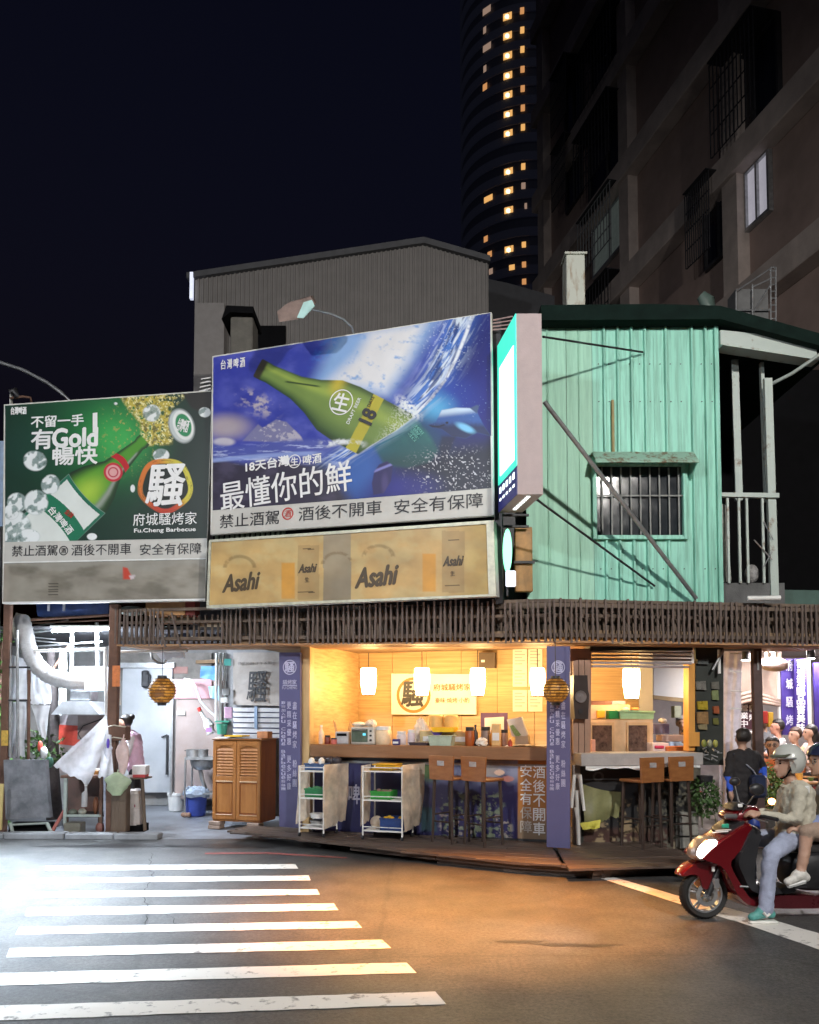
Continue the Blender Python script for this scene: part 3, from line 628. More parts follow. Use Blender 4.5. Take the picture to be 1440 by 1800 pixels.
# ---------------- the round tower, far off
t = Thing('residential_tower', 'distant dark cylindrical high-rise with columns of lit windows', 'tower', W0, 24.0, 170, 0)
TD, TR, TXc = 170., 14.5, (957-720)/F*172+2.0
TXl = (817-720)/F*170; cxx, cyy = TXl+TR, TD+TR*.55
M_TOW = mat('tower_wall', (.10, .10, .105), .8, var=.2, emit=(.010, .011, .02), es=.15); M_TG = mat('tower_glass', (.01, .012, .02), .3)  # tower wall carries a faint emission though it is no light source
floors = 36; zf = lambda k: (1255-(470-34.1*k))/F*TD+HC
N = 64
def arc(r, k0=0, k1=N): return [(cxx+r*math.cos(2*math.pi*k/N), cyy+r*math.sin(2*math.pi*k/N)) for k in range(k0, k1)]
g = MB(t); g.prism(arc(TR-.35), 0, zf(20), 'z'); g.done('core', mat('tower_core_glow', (.03, .03, .035), .6, emit=(.010, .011, .02), es=.06))  # core lightened by a faint emission so it stands out from the sky
for k in range(-3, 20):
    g = MB(t); z = zf(k); ring = arc(TR); inn = arc(TR-.7); n = N
    vs = [(x, y, z-2.35) for x, y in ring]+[(x, y, z-.55) for x, y in ring]
    g._add(vs, [(i, (i+1) % n, n+(i+1) % n, n+i) for i in range(n)]+[tuple(range(n)), tuple(range(2*n-1, n-1, -1))]); g.done('floor_band', M_TOW)
g = MB(t); g.prism(arc(TR), 0, zf(-3)-1.9, 'z'); g.done('lower_wall', M_TOW)
ML = [mat('window_glow_%s' % n, (.8, .6, .4), .5, emit=c, es=s) for n, c, s in (('warm', (1., .52, .16), .42), ('amber', (1., .45, .16), .3), ('faint', (.9, .6, .45), .16), ('white', (1., .8, .45), 1.2))]
def twin(px, py, w, h, mi, two=False):
    d0 = TD
    for _ in range(8):
        x = (px-720)/F*d0; dx = min(abs(x-cxx), TR-.2); d0 = cyy-math.sqrt(TR*TR-dx*dx)-.05
    x = (px-720)/F*d0; z = W0.z(px, py, d0); m_ = F/d0; ang = math.atan2(x-cxx, cyy-d0)
    c, s = math.cos(ang), math.sin(ang); g = MB(t); wa, ha = w*.78/m_/2/max(.4, c), h*.84/m_/2
    g._add([(x-wa*c, d0-wa*s*1.0-.12, z-ha), (x+wa*c, d0+wa*s-.12, z-ha), (x+wa*c, d0+wa*s-.12, z+ha), (x-wa*c, d0-wa*s-.12, z+ha),
            (x-wa*c, d0-wa*s+.3, z-ha), (x+wa*c, d0+wa*s+.3, z-ha), (x+wa*c, d0+wa*s+.3, z+ha), (x-wa*c, d0-wa*s+.3, z+ha)], [(0, 1, 2, 3), (4, 7, 6, 5), (0, 3, 7, 4), (1, 5, 6, 2), (3, 2, 6, 7), (0, 4, 5, 1)])
    wo = g.done('window', ML[mi])
    if two:
        g = MB(t); g.disc(x-wa*.1, d0-.2, z-ha*.45, .5, .1, 8); g.done('lamp', ML[3], wo); g = MB(t); g.box(x+wa*.25, x+wa*.33, d0-.25, d0-.1, z-ha, z+ha); g.done('mullion', M_TOW, wo)
for y in (28, 62, 97, 132, 166, 200, 234, 301, 335, 369, 438): twin(900, y, 19, 13, 0, True)
twin(905, 470, 12, 11, 0)
for y, k in ((18, 1), (52, 0), (86, 0), (121, 1), (155, 1), (189, 1), (223, 0), (292, 0), (326, 2), (430, 0), (465, 1), (495, 1)): twin(927, y, 9, 12, k)
for x, y, w, k in ((862, 17, 17, 2), (858, 52, 6, 2), (862, 82, 17, 2), (858, 120, 6, 2), (858, 152, 9, 1), (863, 349, 18, 0), (858, 420, 8, 1), (865, 447, 9, 1), (867, 477, 8, 2), (931, 362, 5, 2)): twin(x, y, w, 12, k)
for k in range(-1, 14):
    for px in (833, 846, 876, 942): twin(px, 470-34.1*k-2, 9, 9, -1) if False else None

# ---------------- tall brown apartment block on the right, its wall running away from the street
TA = Fr(8.0, 16.1, 102.4)     # a runs along the wall away from us, b points out of the picture to the right
nin = TA.w(0, 1)
# orient so that b<0 is the open street side (left)
ab = Thing('apartment_block', 'dim brown apartment block with slanting ledges, pilasters and window cages above the shed', 'building', TA, 0, 0, 0)
M_BR = mat('brown_tile_wall', (.37, .27, .235), .75, var=.3, scale=1.2, bump=.2, col2=(.26, .19, .165)); M_BR2 = mat('brown_ledge', (.48, .40, .36), .75, var=.3, scale=1.5)
side = 1 if TA.w(0, 1)[0] < TA.w(0, 0)[0] else -1      # +b towards the street or away
fl = 3.2
def wallpt(px, py):
    a, z = TA.pt(px, py, 0.); return a, z
a_far = wallpt(957, 600)[0]; a_near = wallpt(1440, 600)[0]-6
D = lambda d: side*d
g = MB(ab); g.box(a_near, a_far, D(0), D(-9), 0, 45); g.done('wall', M_BR)
zl0 = wallpt(1128, 463)[1]; zl1 = wallpt(1128, 262)[1]; fl = zl1-zl0
for k in range(-1, 9):
    z = zl0+k*fl
    g = MB(ab); g.rbox(a_near, a_far+.1, D(0), D(.42), z-.62, z, .02); g.done('ledge', M_BR2)
for px in (965, 1115, 1306):
    a = wallpt(px, 500)[0]; g = MB(ab); g.box(a-.28, a+.28, D(.0), D(.30), 0, 45); g.done('pilaster', M_BR2)
def win(px1, px2, py, h, name, lit=None, cage=False, dark=True, label=None, dz=0):
    """window recess centred at survey row py of column px1..px2"""
    a1, z = wallpt(px2, py); a2, _ = wallpt(px1, py); a1, a2 = sorted((a1, a2)); z1, z2 = z-h/2+dz, z+h/2+dz
    g = MB(ab); fw = .07
    for r_ in ((a1-fw, a1, z1-fw, z2+fw), (a2, a2+fw, z1-fw, z2+fw), (a1, a2, z1-fw, z1), (a1, a2, z2, z2+fw), ((a1+a2)/2-.03, (a1+a2)/2+.03, z1, z2)): g.box(r_[0], r_[1], D(.01), D(.12), r_[2], r_[3])
    w = g.done('window', M_DARK if not lit else M_STEEL)
    g = MB(ab); g.box(a1, a2, D(.012), D(.05), z1, z2); g.done('pane', lit or M_TG, w)
    if cage:
        ds = .65
        g = MB(ab)
        for i in range(12):
            a = a1+(a2-a1)*i/11; g.box(a-.012, a+.012, D(ds-.02), D(ds), z1-.1, z2+.1)
        for zz in np.linspace(z1-.1, z2+.1, 5): g.box(a1, a2, D(ds-.04), D(ds-.02), zz-.012, zz+.012)
        g.done('security_grille', M_DARK if not lit else M_STEEL, w)
        g = MB(ab); g.box(a1, a2, D(.02), D(ds+.05), z2+.125, z2+.15); g.done('hood', M_DARK, w)
M_LITW = mat('lit_curtain', (.7, .68, .72), .7, emit=(.85, .82, .95), es=.16, var=.3, scale=2); M_DIMW = mat('dim_window', (.2, .22, .22), .4, emit=(.5, .6, .55), es=.03, var=.8, scale=5)
win(1318, 1356, 318, 1.25, 'w', lit=M_LITW)
win(1048, 1108, 372, 1.5, 'w', lit=M_DIMW, cage=True)
win(1275, 1293, -5, 1.3, 'w', lit=M_LITW)
for px1, px2, py, h in ((1040, 1105, 215, 1.7), (1045, 1108, 60, 1.7), (1290, 1372, 110, 2.0), (998, 1026, 150, 1.8), (1000, 1025, 290, 1.8), (1246, 1290, 372, 1.6), (1045, 1105, 530, 1.6)):
    win(px1, px2, py, h, 'w', cage=True)
# caged balcony unit just above the shed roof
def cage(g):
    for i in range(9): g.box(a1+(a2-a1)*i/8-.01, a1+(a2-a1)*i/8+.01, D(.8), D(.82), z1, z2)
    for i in range(4): g.box(a1, a2, D(.79), D(.83), z1+(z2-z1)*i/3-.012, z1+(z2-z1)*i/3+.012)
d_ = 13.0; t = Thing('cage_box', 'grey steel rooftop cage with a diagonal brace standing behind the shed roof', 'cage', W0, q(1330, 520, d_)[0], d_, 6.)
pp = lambda x, y: (q(x, y, d_)[0], d_, q(x, y, d_)[1])
g = MB(t)
for s_ in (((1294, 512), (1294, 560)), ((1323, 500), (1323, 570)), ((1355, 470), (1355, 575)), ((1364, 470), (1364, 575)), ((1294, 512), (1355, 472)), ((1355, 470), (1364, 470)), ((1322, 505), (1355, 490)), ((1325, 548), (1355, 500)), ((1294, 545), (1355, 545))): g.tube([pp(*s_[0]), pp(*s_[1])], .014, 6)
g.done('frame', M_STEEL)
for i in range(8):
    g = MB(t); g.tube([pp(1356, 476+i*12), pp(1363, 476+i*12)], .012, 5); g.done('rung', M_STEEL)
g = MB(t); a_, c_ = q(1296, 515, d_), q(1354, 560, d_); g.box(a_[0], c_[0], d_+.05, d_+.4, c_[1], q(1320, 505, d_)[1]); g.done('screen', mat('grey_mesh', (.16, .16, .16), .7))
# neighbouring wall coloured black for the unlit dark behind the balcony frame
g = MB(); t = Thing('unlit_wall', 'neighbouring wall coloured black for the unlit dark behind the balcony frame', 'wall', W0, 5.4, 13.4, 0); g = MB(t); g.box(4.1, 10, 13.4, 13.6, 3.1, 7.4); g.done('wall', M_BLACK)
# street lamp arm over the left billboard
t = Thing('street_lamp', 'curved pale street lamp arm reaching over the top of the green billboard', 'street lamp', W0, q(122, 700, 12.6)[0], 12.6, 0)
g = MB(t); P = [(-40, 628), (0, 637), (40, 650), (82, 672), (108, 690), (122, 705), (126, 760)]; g.tube([(q(x, y, 12.6)[0], 12.6, q(x, y, 12.6)[1]) for x, y in P]+[(q(126, 760, 12.6)[0], 12.6, 3.2)], .028, 8); g.done('arm', M_STEEL, smooth=True)
g = MB(t); a, z = q(-60, 622, 12.6); g.ball(a, 12.6, z, .3, .12, .08); g.done('lamp_head', M_STEEL, smooth=True)

# ============================================================ BILLBOARDS
M_FRAME = mat('board_frame_white', (.68, .67, .62), .5, var=.2)
M_PR = printmat('vinyl_print', .42, dirt=.15); M_PRD = printmat('faded_print', .45, dirt=.3)
INK = lambda n, c, r=.5: mat('ink_'+n, c, r, var=.1, bump=0)
I_W, I_K, I_R, I_G, I_B = INK('white', (.85, .85, .85)), INK('black', (.03, .03, .035)), INK('red', (.5, .04, .03)), INK('green', (.02, .22, .09)), INK('blue', (.06, .07, .3))
def blue_art(PX, PY):
    x, y = (PX-360)*2.4, (PY-500)*2.4
    n1, n2, n3 = fbm(x/90, y/60), fbm(x/28+9, y/22+3), fbm(x/9, y/9)
    c = np.zeros((len(x), 3))+lin(48, 60, 160)
    c = mixc(c, lin(96, 104, 196), sst(.35, .85, n1)*.7); c = mixc(c, lin(70, 70, 170), sst(500, 330, x+y*.3)*.2)
    # sunlit cloud beam
    beam = inpoly(x, y, [(430, 470), (560, 200), (640, 190), (940, 140), (990, 150), (900, 300), (780, 470), (640, 470)], 45)
    c = mixc(c, lin(150, 190, 235), beam*.8); c = mixc(c, lin(228, 228, 232), inpoly(x, y, [(470, 460), (640, 300), (700, 195), (930, 160), (850, 330), (760, 450), (600, 420)], 40)*sst(.25, .55, n2+.12))
    # blue sky streaks
    c = mixc(c, lin(60, 130, 215), ell(x, y, 520, 260, 90, 26, -50, .6)*.6*sst(.3, .6, n2))
    # clouds and berg at left
    c = mixc(c, lin(190, 180, 185), sst(.5, .75, n2)*ell(x, y, 215, 500, 90, 40, 25, .6)); c = mixc(c, lin(205, 190, 180), ell(x, y, 90, 600, 90, 45, 0, .7)*.7); c = mixc(c, lin(215, 210, 215), ell(x, y, 80, 665, 45, 18, 0, .3)*.8)
    mt = inpoly(x, y, [(160, 660), (225, 590), (245, 605), (300, 570), (345, 580), (405, 640), (420, 670)], 4); c = mixc(c, lin(125, 125, 165), mt); c = mixc(c, lin(185, 180, 195), mt*sst(.5, .6, n3*.5+n2*.5+(x-300)*.001))
    # far sea
    sea = sst(655, 680, y-14*np.sin(x/90)-(x < 480)*0+0*x)*sst(620, 560, x); c = mixc(c, lin(80, 90, 170), sea); c = mixc(c, lin(175, 185, 225), sea*sst(.55, .7, fbm(x/60, y/8)))
    # right deep blue
    arc = np.interp(y, [120, 200, 300, 400, 480, 560, 620, 680, 740, 800, 960], [1135, 1110, 1070, 1020, 960, 880, 800, 700, 610, 540, 500])
    dr = x-arc
    deep = sst(-6, 14, dr); base = np.array(lin(14, 22, 112))*1. ; dc = np.zeros_like(c)+base
    dc = mixc(dc, lin(26, 60, 165), ell(x, y, 960, 480, 150, 110, 0, .7)); dc = mixc(dc, lin(90, 190, 240), ell(x, y, 955, 520, 80, 55, 0, .8)*.8); dc = mixc(dc, lin(18, 70, 105), ell(x, y, 860, 650, 170, 110, 20, .5)*.9)
    dc = mixc(dc, lin(12, 22, 48), sst(640, 780, y+(x-900)*.2)*sst(700, 900, x)); dc = mixc(dc, lin(60, 110, 190), ell(x, y, 640, 790, 90, 150, 40, .7)*.75); dc = mixc(dc, lin(40, 40, 150), ell(x, y, 850, 860, 120, 60, 0, .8)*.7)
    c = mixc(c, dc, deep)
    # lower-left grey-brown water
    low = sst(735, 765, y+8*np.sin(x/40))*sst(560, 470, x-(y-740)*.6); c = mixc(c, lin(58, 54, 72), low); c = mixc(c, lin(90, 84, 110), low*sst(.5, .8, n1)*.6)
    # sea edge line at left
    c = mixc(c, lin(150, 170, 225), (1-sst(4, 14, np.abs(y-(742-30*np.sin((x-35)/320)))))*sst(520, 440, x)*.8)
    # submerged bottle
    sb = inpoly(x, y, [(690, 650), (830, 560), (890, 570), (950, 640), (985, 700), (950, 745), (860, 770), (760, 760)], 12)*deep; c = mixc(c, lin(26, 92, 92), sb*.8); c = mixc(c, lin(70, 165, 150), sb*sst(.35, .8, fbm(x/50, y/60))*sst(700, 560, y)*.7); c = mixc(c, lin(20, 60, 66), sb*sst(690, 760, y)*.7)
    # wave band
    wv = np.exp(-((dr+50)/62)**2)*sst(800, 700, y); c = mixc(c, lin(70, 130, 215), wv*.75); c = mixc(c, lin(220, 232, 245), wv*sst(.44, .62, fbm(dr/13+y/80, y/75+3))); c = mixc(c, lin(235, 240, 248), (1-sst(3, 12, np.abs(dr+4)))*sst(.3, .6, n2+.1)*sst(860, 700, y))
    c = mixc(c, lin(20, 50, 120), wv*sst(.52, .62, fbm(dr/17+9, y/95))*.85)
    c = mixc(c, lin(220, 228, 240), sst(.80, .86, vn(x/6, y/6))*ell(x, y, 1020, 250, 90, 110, 0, .6)*.6)
    # main bottle
    ang = R(27.5); u = (x-225)*math.cos(ang)+(y-352)*math.sin(ang); w = -(x-225)*math.sin(ang)+(y-352)*math.cos(ang)
    hw = np.interp(u, [-4, 0, 30, 55, 180, 260, 340, 420, 700], [34, 42, 42, 40, 52, 78, 118, 128, 128])
    under = sst(-4, 10, dr+2)
    bt = (1-sst(-2, 3, np.abs(w)-hw))*sst(-6, -1, u)*(u < 700)*(1-under); q_ = w/hw
    col = np.zeros_like(c)+lin(118, 144, 72); col = mixc(col, lin(64, 92, 50), sst(.2, .95, q_)); col = mixc(col, lin(40, 60, 34), sst(.75, 1., np.abs(q_))*.8); col = mixc(col, lin(160, 180, 80), np.exp(-((q_+.45)/.22)**2)*.7)
    col = mixc(col, lin(52, 48, 38), sst(34, 20, u)); col = mixc(col, lin(200, 180, 60), np.exp(-((u-330)/28)**2)*sst(-.2, -.8, q_)*.9)
    col = mixc(col, lin(52, 74, 36), (1-sst(2, 6, np.abs(w+20-(u-180)*-.35)))*sst(120, 140, u)*sst(280, 250, u))
    col = mixc(col, lin(186, 176, 56), sst(.42, .5, n3)*0+(np.abs(u-508) < 24)*1.); col = mixc(col, lin(205, 210, 190), sst(.56, .62, vn(x/4, y/4))*sst(560, 640, u)*.8)
    c = mixc(c, col, bt)
    c = mixc(c, lin(225, 230, 235), (1-sst(4, 20, np.abs(y-(668+6*np.sin(x/25)))))*sst(470, 520, x)*sst(700, 640, x)*sst(.35, .6, n2)); c = mixc(c, lin(230, 235, 240), ell(x, y, 860, 520, 60, 26, 40, .5)*sst(.3, .6, n3))
    # two dolphins
    d1 = inpoly(x, y, [(943, 592), (975, 580), (1000, 530), (1060, 520), (1120, 522), (1150, 540), (1180, 600), (1208, 640), (1150, 625), (1100, 650), (1040, 640), (1000, 610), (960, 604)], 3)
    c = mixc(c, lin(48, 88, 160), d1); c = mixc(c, lin(200, 220, 240), d1*sst(560, 528, y+.12*(x-1060))*.95); c = mixc(c, lin(26, 40, 84), d1*sst(575, 610, y+10*n3)); c = mixc(c, lin(120, 190, 235), d1*ell(x, y, 1100, 605, 40, 14, 25, .5))
    c = mixc(c, lin(8, 12, 30), ell(x, y, 1022, 583, 6, 5)); c = mixc(c, lin(12, 20, 50), (1-sst(2, 4, pline(x, y, [(945, 596), (985, 600), (1010, 592)], 1)))*d1); c = mixc(c, lin(60, 80, 120), inpoly(x, y, [(1120, 522), (1148, 508), (1158, 512), (1148, 545)], 3)); c = mixc(c, lin(14, 18, 50), inpoly(x, y, [(1000, 640), (1060, 640), (1010, 760), (990, 690)], 8)*.7)
    d2 = inpoly(x, y, [(735, 760), (770, 745), (795, 765), (785, 830), (755, 880), (712, 888), (705, 840), (715, 790)], 3); c = mixc(c, lin(40, 34, 92), d2); c = mixc(c, lin(130, 130, 200), d2*(1-sst(2, 9, np.abs(y-770+(x-760)*.4)))); c = mixc(c, lin(70, 60, 120), d2*ell(x, y, 760, 840, 14, 40, 0, .6))
    # bubbles
    c = mixc(c, lin(205, 205, 215), sst(.8, .84, vn(x/5.5+30, y/5.5))*ell(x, y, 1050, 790, 170, 90, 0, .5)); c = mixc(c, lin(150, 175, 215), sst(.93, .96, vn(x/5+3, y/5))*sst(20, 60, dr)*sst(620, 520, y)*.5)
    c = mixc(c, lin(150, 165, 150), inpoly(x, y, [(500, 700), (720, 625), (740, 650), (560, 750), (430, 740)], 10)*.0)
    return c
def strip_art(PX, PY): return np.zeros((len(PX), 3))+lin(208, 206, 200)*(.9+.1*fbm(PX/20, PY/5))[:, None]
BB = Fr(*A.w(0, 0)[:2], -18.4)
t = Thing('blue_billboard', 'large blue billboard of a green bottle crossing a wave, with dolphins', 'billboard', A, A.a(620, 800, -.05), -.05, 3.9)
panel_print(t, 'poster', A, [(375, 628), (862, 550), (864, 858), (374, 897)], -.16, 520, 330, blue_art, M_PR)
panel_print(t, 'warning_strip', A, [(374, 897.3), (864, 858.3), (866, 905), (371, 939)], -.163, 60, 8, strip_art, M_PR)
mb = MB(t)
def quadpx(mb, fr, c4, b1, b2):
    P = [fr.pt(x, y, b1) for x, y in c4]; mb.prism(P, b1, b2); return mb
quadpx(mb, A, [(373.5, 626), (864, 548.5), (868, 906), (370, 940)], -.158, -.10); mb.done('backing_panel', M_FRAME)
mb = MB(t)
for c4 in (([(862.5, 766), (865.5, 766), (868, 905), (864.5, 905)]),): quadpx(mb, A, c4, -.175, -.165)
mb.done('edge_trim', M_WHITE)
letters(t, '禁止酒駕', A, 438, 913, 104, 24, -.166, I_K, bold=.0); letters(t, '酒後不開車', A, 597, 898, 146, 25, -.166, I_K, bold=.0); letters(t, '安全有保障', A, 770, 885, 156, 26, -.166, I_K, bold=.0)
def ring(t, fr, px, py, r, w, b, m, name='ring', n=28, sy=1.):
    a, z = fr.pt(px, py, b); d = fr.pt(px+1, py, b)[0]-a; R1, R0 = r*d, (r-w)*d; mb = MB(t); vs = []
    for rr in (R1, R0):
        for k in range(n): vs.append((a+rr*math.cos(6.2832*k/n), b-.003, z+rr*sy*math.sin(6.2832*k/n)))
    mb._add(vs, [(k, (k+1) % n, n+(k+1) % n, n+k) for k in range(n)]); return mb.done(name, m)
ring(t, A, 506, 903, 10, 2, -.166, I_R, 'warning_ring'); letters(t, '酒', A, 506, 903, 12, 12, -.166, I_R)
letters(t, '最懂你的鮮', A, 500, 855, 230, 52, -.166, I_W, bold=.012, ang=4.); letters(t, '18天台灣', A, 470, 815, 76, 18, -.166, I_W, bold=.03, ang=3); ring(t, A, 518, 811, 11, 1.5, -.166, I_W); letters(t, '生', A, 518, 811, 13, 14, -.166, I_W, bold=.03); letters(t, '啤酒', A, 549, 807, 32, 17, -.166, I_W, bold=.03, ang=3)
for i, ch_ in enumerate('台灣啤酒'): letters(t, ch_, A, 393+i*11.2, 641-i*1.4, 8.5, 17, -.166, I_W, bold=.02)
ring(t, A, 600, 707, 21, 1.7, -.166, I_W); letters(t, '生', A, 600, 707, 27, 30, -.166, I_W, bold=.04, ang=-18)
letters(t, '18', A, 647, 732, 22, 26, -.166, I_K, bold=.06, ang=62); letters(t, 'DAYS', A, 652, 706, 18, 6, -.166, I_K, ang=62); letters(t, 'DRAFT BEER', A, 622, 722, 46, 6, -.166, I_W, ang=62); letters(t, '台灣啤酒', A, 731, 762, 22, 22, -.166, INK('sea', (.15, .45, .4)), ang=40)

def green_art(PX, PY):
    x, y = PX*3, (PY-600)*3
    n1, n2, n3 = fbm(x/120, y/120), fbm(x/22, y/22), fbm(x/8, y/8); g0 = np.hypot((x-560)/1.15, y-500)
    c = np.zeros((len(x), 3))+lin(26, 54, 44); c = mixc(c, lin(22, 110, 58), np.exp(-(g0/260)**2)); c = mixc(c, lin(70, 185, 90), np.exp(-(np.hypot((x-620), y-520)/150)**2)*.85); c = mixc(c, lin(24, 40, 38), sst(760, 1000, x+(y-600)*.3)*.8)
    c = mixc(c, lin(30, 66, 58), ell(x, y, 150, 560, 150, 120, 0, .6)*.5)
    sp = inpoly(x, y, [(635, 290), (905, 275), (985, 280), (900, 360), (925, 470), (905, 540), (790, 550), (745, 500), (740, 430), (680, 360)], 12); c = mixc(c, lin(196, 178, 72), sp*sst(.30, .5, n2)); c = mixc(c, lin(238, 232, 175), sp*sst(.55, .66, n3)); c = mixc(c, lin(60, 66, 32), sp*sst(.58, .7, n2)*.8)
    c = mixc(c, lin(34, 30, 28), inpoly(x, y, [(960, 272), (1120, 262), (1120, 400), (1010, 350)], 10)*.9); c = mixc(c, lin(170, 165, 90), sst(.66, .72, fbm(x/12, y/12))*ell(x, y, 700, 480, 160, 190, 30, .5)*.8)
    # bottle
    an = R(-41); ox, oy = 762, 520; u = -((x-ox)*math.cos(an+math.pi)*-1); ca, sa = -math.cos(R(43)), math.sin(R(43)); u = (x-ox)*ca+(y-oy)*sa; w = (x-ox)*sa-(y-oy)*ca; w = -w
    hw = np.interp(u, [0, 20, 40, 230, 330, 400, 900], [36, 38, 32, 62, 118, 140, 150]); q = w/hw
    bt = (1-sst(-2, 3, np.abs(w)-hw))*sst(-5, 0, u)*(u < 860); col = np.zeros_like(c)+lin(80, 150, 46); col = mixc(col, lin(170, 205, 70), np.exp(-((u-400)/90)**2)*np.exp(-(q/.5)**2)); col = mixc(col, lin(30, 52, 34), sst(.5, 1., np.abs(q))); col = mixc(col, lin(34, 60, 38), sst(-.35, -.8, q)*.7)
    col = mixc(col, lin(160, 165, 160), np.exp(-((q+.62)/.12)**2)*sst(60, 90, u)*.8); col = mixc(col, lin(190, 32, 44), (np.abs(u-160-14*q*q) < 17)*1.); c = mixc(c, col, bt)
    lb = bt*sst(412, 418, u-18*(1-q*q)); c = mixc(c, lin(226, 232, 228), lb); c = mixc(c, lin(30, 110, 84), lb*((np.abs(q) > .9)|(u < 438+14*(1-q*q)))); c = mixc(c, lin(34, 120, 88), lb*(np.abs(u-610+20*(1-q*q)) < 48)); c = mixc(c, lin(60, 140, 110), lb*sst(730, 740, u)*.0)
    c = mixc(c, lin(200, 40, 60), ell(x, y, 597, 690, 50, 50)); c = mixc(c, lin(228, 170, 170), ell(x, y, 597, 690, 38, 38)); c = mixc(c, lin(190, 60, 80), (1-sst(2, 5, np.abs(np.hypot(x-597, y-690)-24))))
    # crown cap
    c = mixc(c, lin(196, 205, 205), ell(x, y, 958, 446, 66, 92, -18)); c = mixc(c, lin(232, 236, 234), ell(x, y, 966, 442, 52, 80, -18)); c = mixc(c, lin(44, 140, 90), ell(x, y, 968, 442, 40, 62, -18)*(1-ell(x, y, 968, 442, 33, 54, -18)*.0)); c = mixc(c, lin(120, 130, 130), (ell(x, y, 958, 446, 68, 94, -18)-ell(x, y, 958, 446, 62, 88, -18))*.9)
    # ice
    for k, (ix, iy, rx, ry, a_) in enumerate(((185, 630, 60, 52, 10), (266, 755, 48, 52, 30), (90, 850, 52, 50, 0), (190, 850, 62, 66, 20), (80, 985, 84, 90, 0), (60, 900, 40, 40, 0), (485, 1030, 26, 18, 0), (800, 378, 46, 44, 0), (850, 600, 42, 34, 0), (1080, 374, 32, 26, 0), (700, 776, 12, 20, 0), (610, 328, 10, 7, 0), (150, 1030, 60, 40, 0))):
        e = ell(x, y, ix, iy, rx, ry, a_, .10); m2 = vn(x/26+k*7, y/22+.02*x)*.6+fbm(x/11+k*7, y/13, 2)*.3; c = mixc(c, lin(150, 168, 166), e*.9); c = mixc(c, lin(236, 241, 242), e*sst(.38, .5, m2)); c = mixc(c, lin(70, 98, 90), e*sst(.26, .14, m2)*.7)
    # black disc behind the logo
    r = np.hypot(x-872, (y-760)/1.0); c = mixc(c, lin(24, 30, 28), (1-sst(118, 122, r))*.85)
    an2 = np.arctan2(y-760, x-872); ringm = (1-sst(1, 5, np.abs(r-132-4*np.sin(an2*5))-10)); col = np.zeros_like(c)+lin(214, 120, 48); col = mixc(col, lin(215, 205, 70), sst(-.2, .8, np.cos(an2+.3))); col = mixc(col, lin(196, 60, 40), sst(.5, 1, np.sin(an2))); col = mixc(col, lin(90, 70, 30), sst(.6, .7, fbm(r/4, an2*3+20))*.6); c = mixc(c, col, ringm)
    return c
def grime_art(PX, PY):
    x, y = PX*3, (PY-600)*3; n = fbm(x/160, y/60); c = np.zeros((len(x), 3))+lin(160, 154, 142); c = mixc(c, lin(108, 102, 90), sst(.3, .8, n)*.8); e = sst(1195, 1215, y+18*np.sin(x/70)+22*fbm(x/30, y/90)); c = mixc(c, lin(160, 156, 146), (1-e)*.8)
    c = mixc(c, lin(205, 70, 50), inpoly(x, y, [(648, 1190), (672, 1195), (695, 1240), (690, 1255), (650, 1255)], 4)); c = mixc(c, lin(215, 200, 205), inpoly(x, y, [(680, 1235), (715, 1232), (705, 1252), (690, 1255)], 3)); c = mixc(c, lin(168, 160, 148), sst(30, 100, x)*0+sst(60, 30, x))
    for i in range(5): c = mixc(c, lin(70, 64, 56), (np.abs(y-(1280+i*14)) < 2.5)*((x > 256) & (x < 306)))
    return c
GL = Fr(*W0.pt(370, 900, 11.25)[:1], 11.25, -6.5)
t = Thing('green_billboard', 'dark green billboard of a bursting bottle with ice and a red-gold ring logo', 'billboard', GL, GL.a(190, 800, 0), 0, 3.4)
panel_print(t, 'poster', GL, [(9, 713), (372, 688), (364, 946), (9, 953)], 0, 420, 290, green_art, M_PR)
panel_print(t, 'warning_strip', GL, [(9, 953.3), (364, 946.3), (362, 981), (7, 988.5)], -.003, 50, 6, strip_art, M_PR)
panel_print(t, 'stained_panel', GL, [(7, 989.5), (361.5, 982), (361, 1053), (5, 1059)], -.004, 160, 40, grime_art, M_PRD)
mb = MB(t); quadpx(mb, GL, [(7, 711), (374, 686), (361, 1056), (4, 1061)], .003, .10); mb.done('backing_panel', M_FRAME)
mb = MB(t); quadpx(mb, GL, [(6, 987.5), (362, 980.5), (362, 982.8), (6, 990)], -.02, -.006); quadpx(mb, GL, [(4, 1058), (361, 1052), (361, 1055.5), (4, 1061)], -.02, -.006); mb.done('edge_trim', M_WHITE)
letters(t, '禁止酒駕', GL, 61, 968, 80, 19, -.006, I_K); letters(t, '酒後不開車', GL, 178, 966, 105, 20, -.006, I_K); letters(t, '安全有保障', GL, 300, 965, 108, 20, -.006, I_K); ring(t, GL, 112, 968, 8, 1.6, -.006, I_K, 'warning_ring'); letters(t, '酒', GL, 112, 968, 9, 9, -.006, I_K)
letters(t, '不留一手', GL, 101, 740, 92, 20, -.003, I_W, bold=.045); letters(t, '有', GL, 74, 772, 37, 34, -.003, I_W, bold=.05); letters(t, 'Gold', GL, 132, 769, 78, 32, -.003, I_W, bold=.06)
mb = MB(t); quadpx(mb, GL, [(163, 726), (171, 725), (171, 760), (163, 760)], -.007, -.003); mb.done('lettering', I_W)
letters(t, '暢快', GL, 132, 801, 78, 31, -.003, I_W, bold=.055); letters(t, '台灣啤酒', GL, 33, 722, 27, 13, -.003, I_W, bold=.05)
letters(t, '騷', GL, 291, 853, 68, 72, -.004, I_W, bold=.04, shear=.12); letters(t, '府城騷烤家', GL, 290, 912, 112, 22, -.003, I_W, bold=.0); letters(t, 'Fu.Cheng Barbecue', GL, 290, 932.5, 108, 9, -.003, I_W, bold=.02)
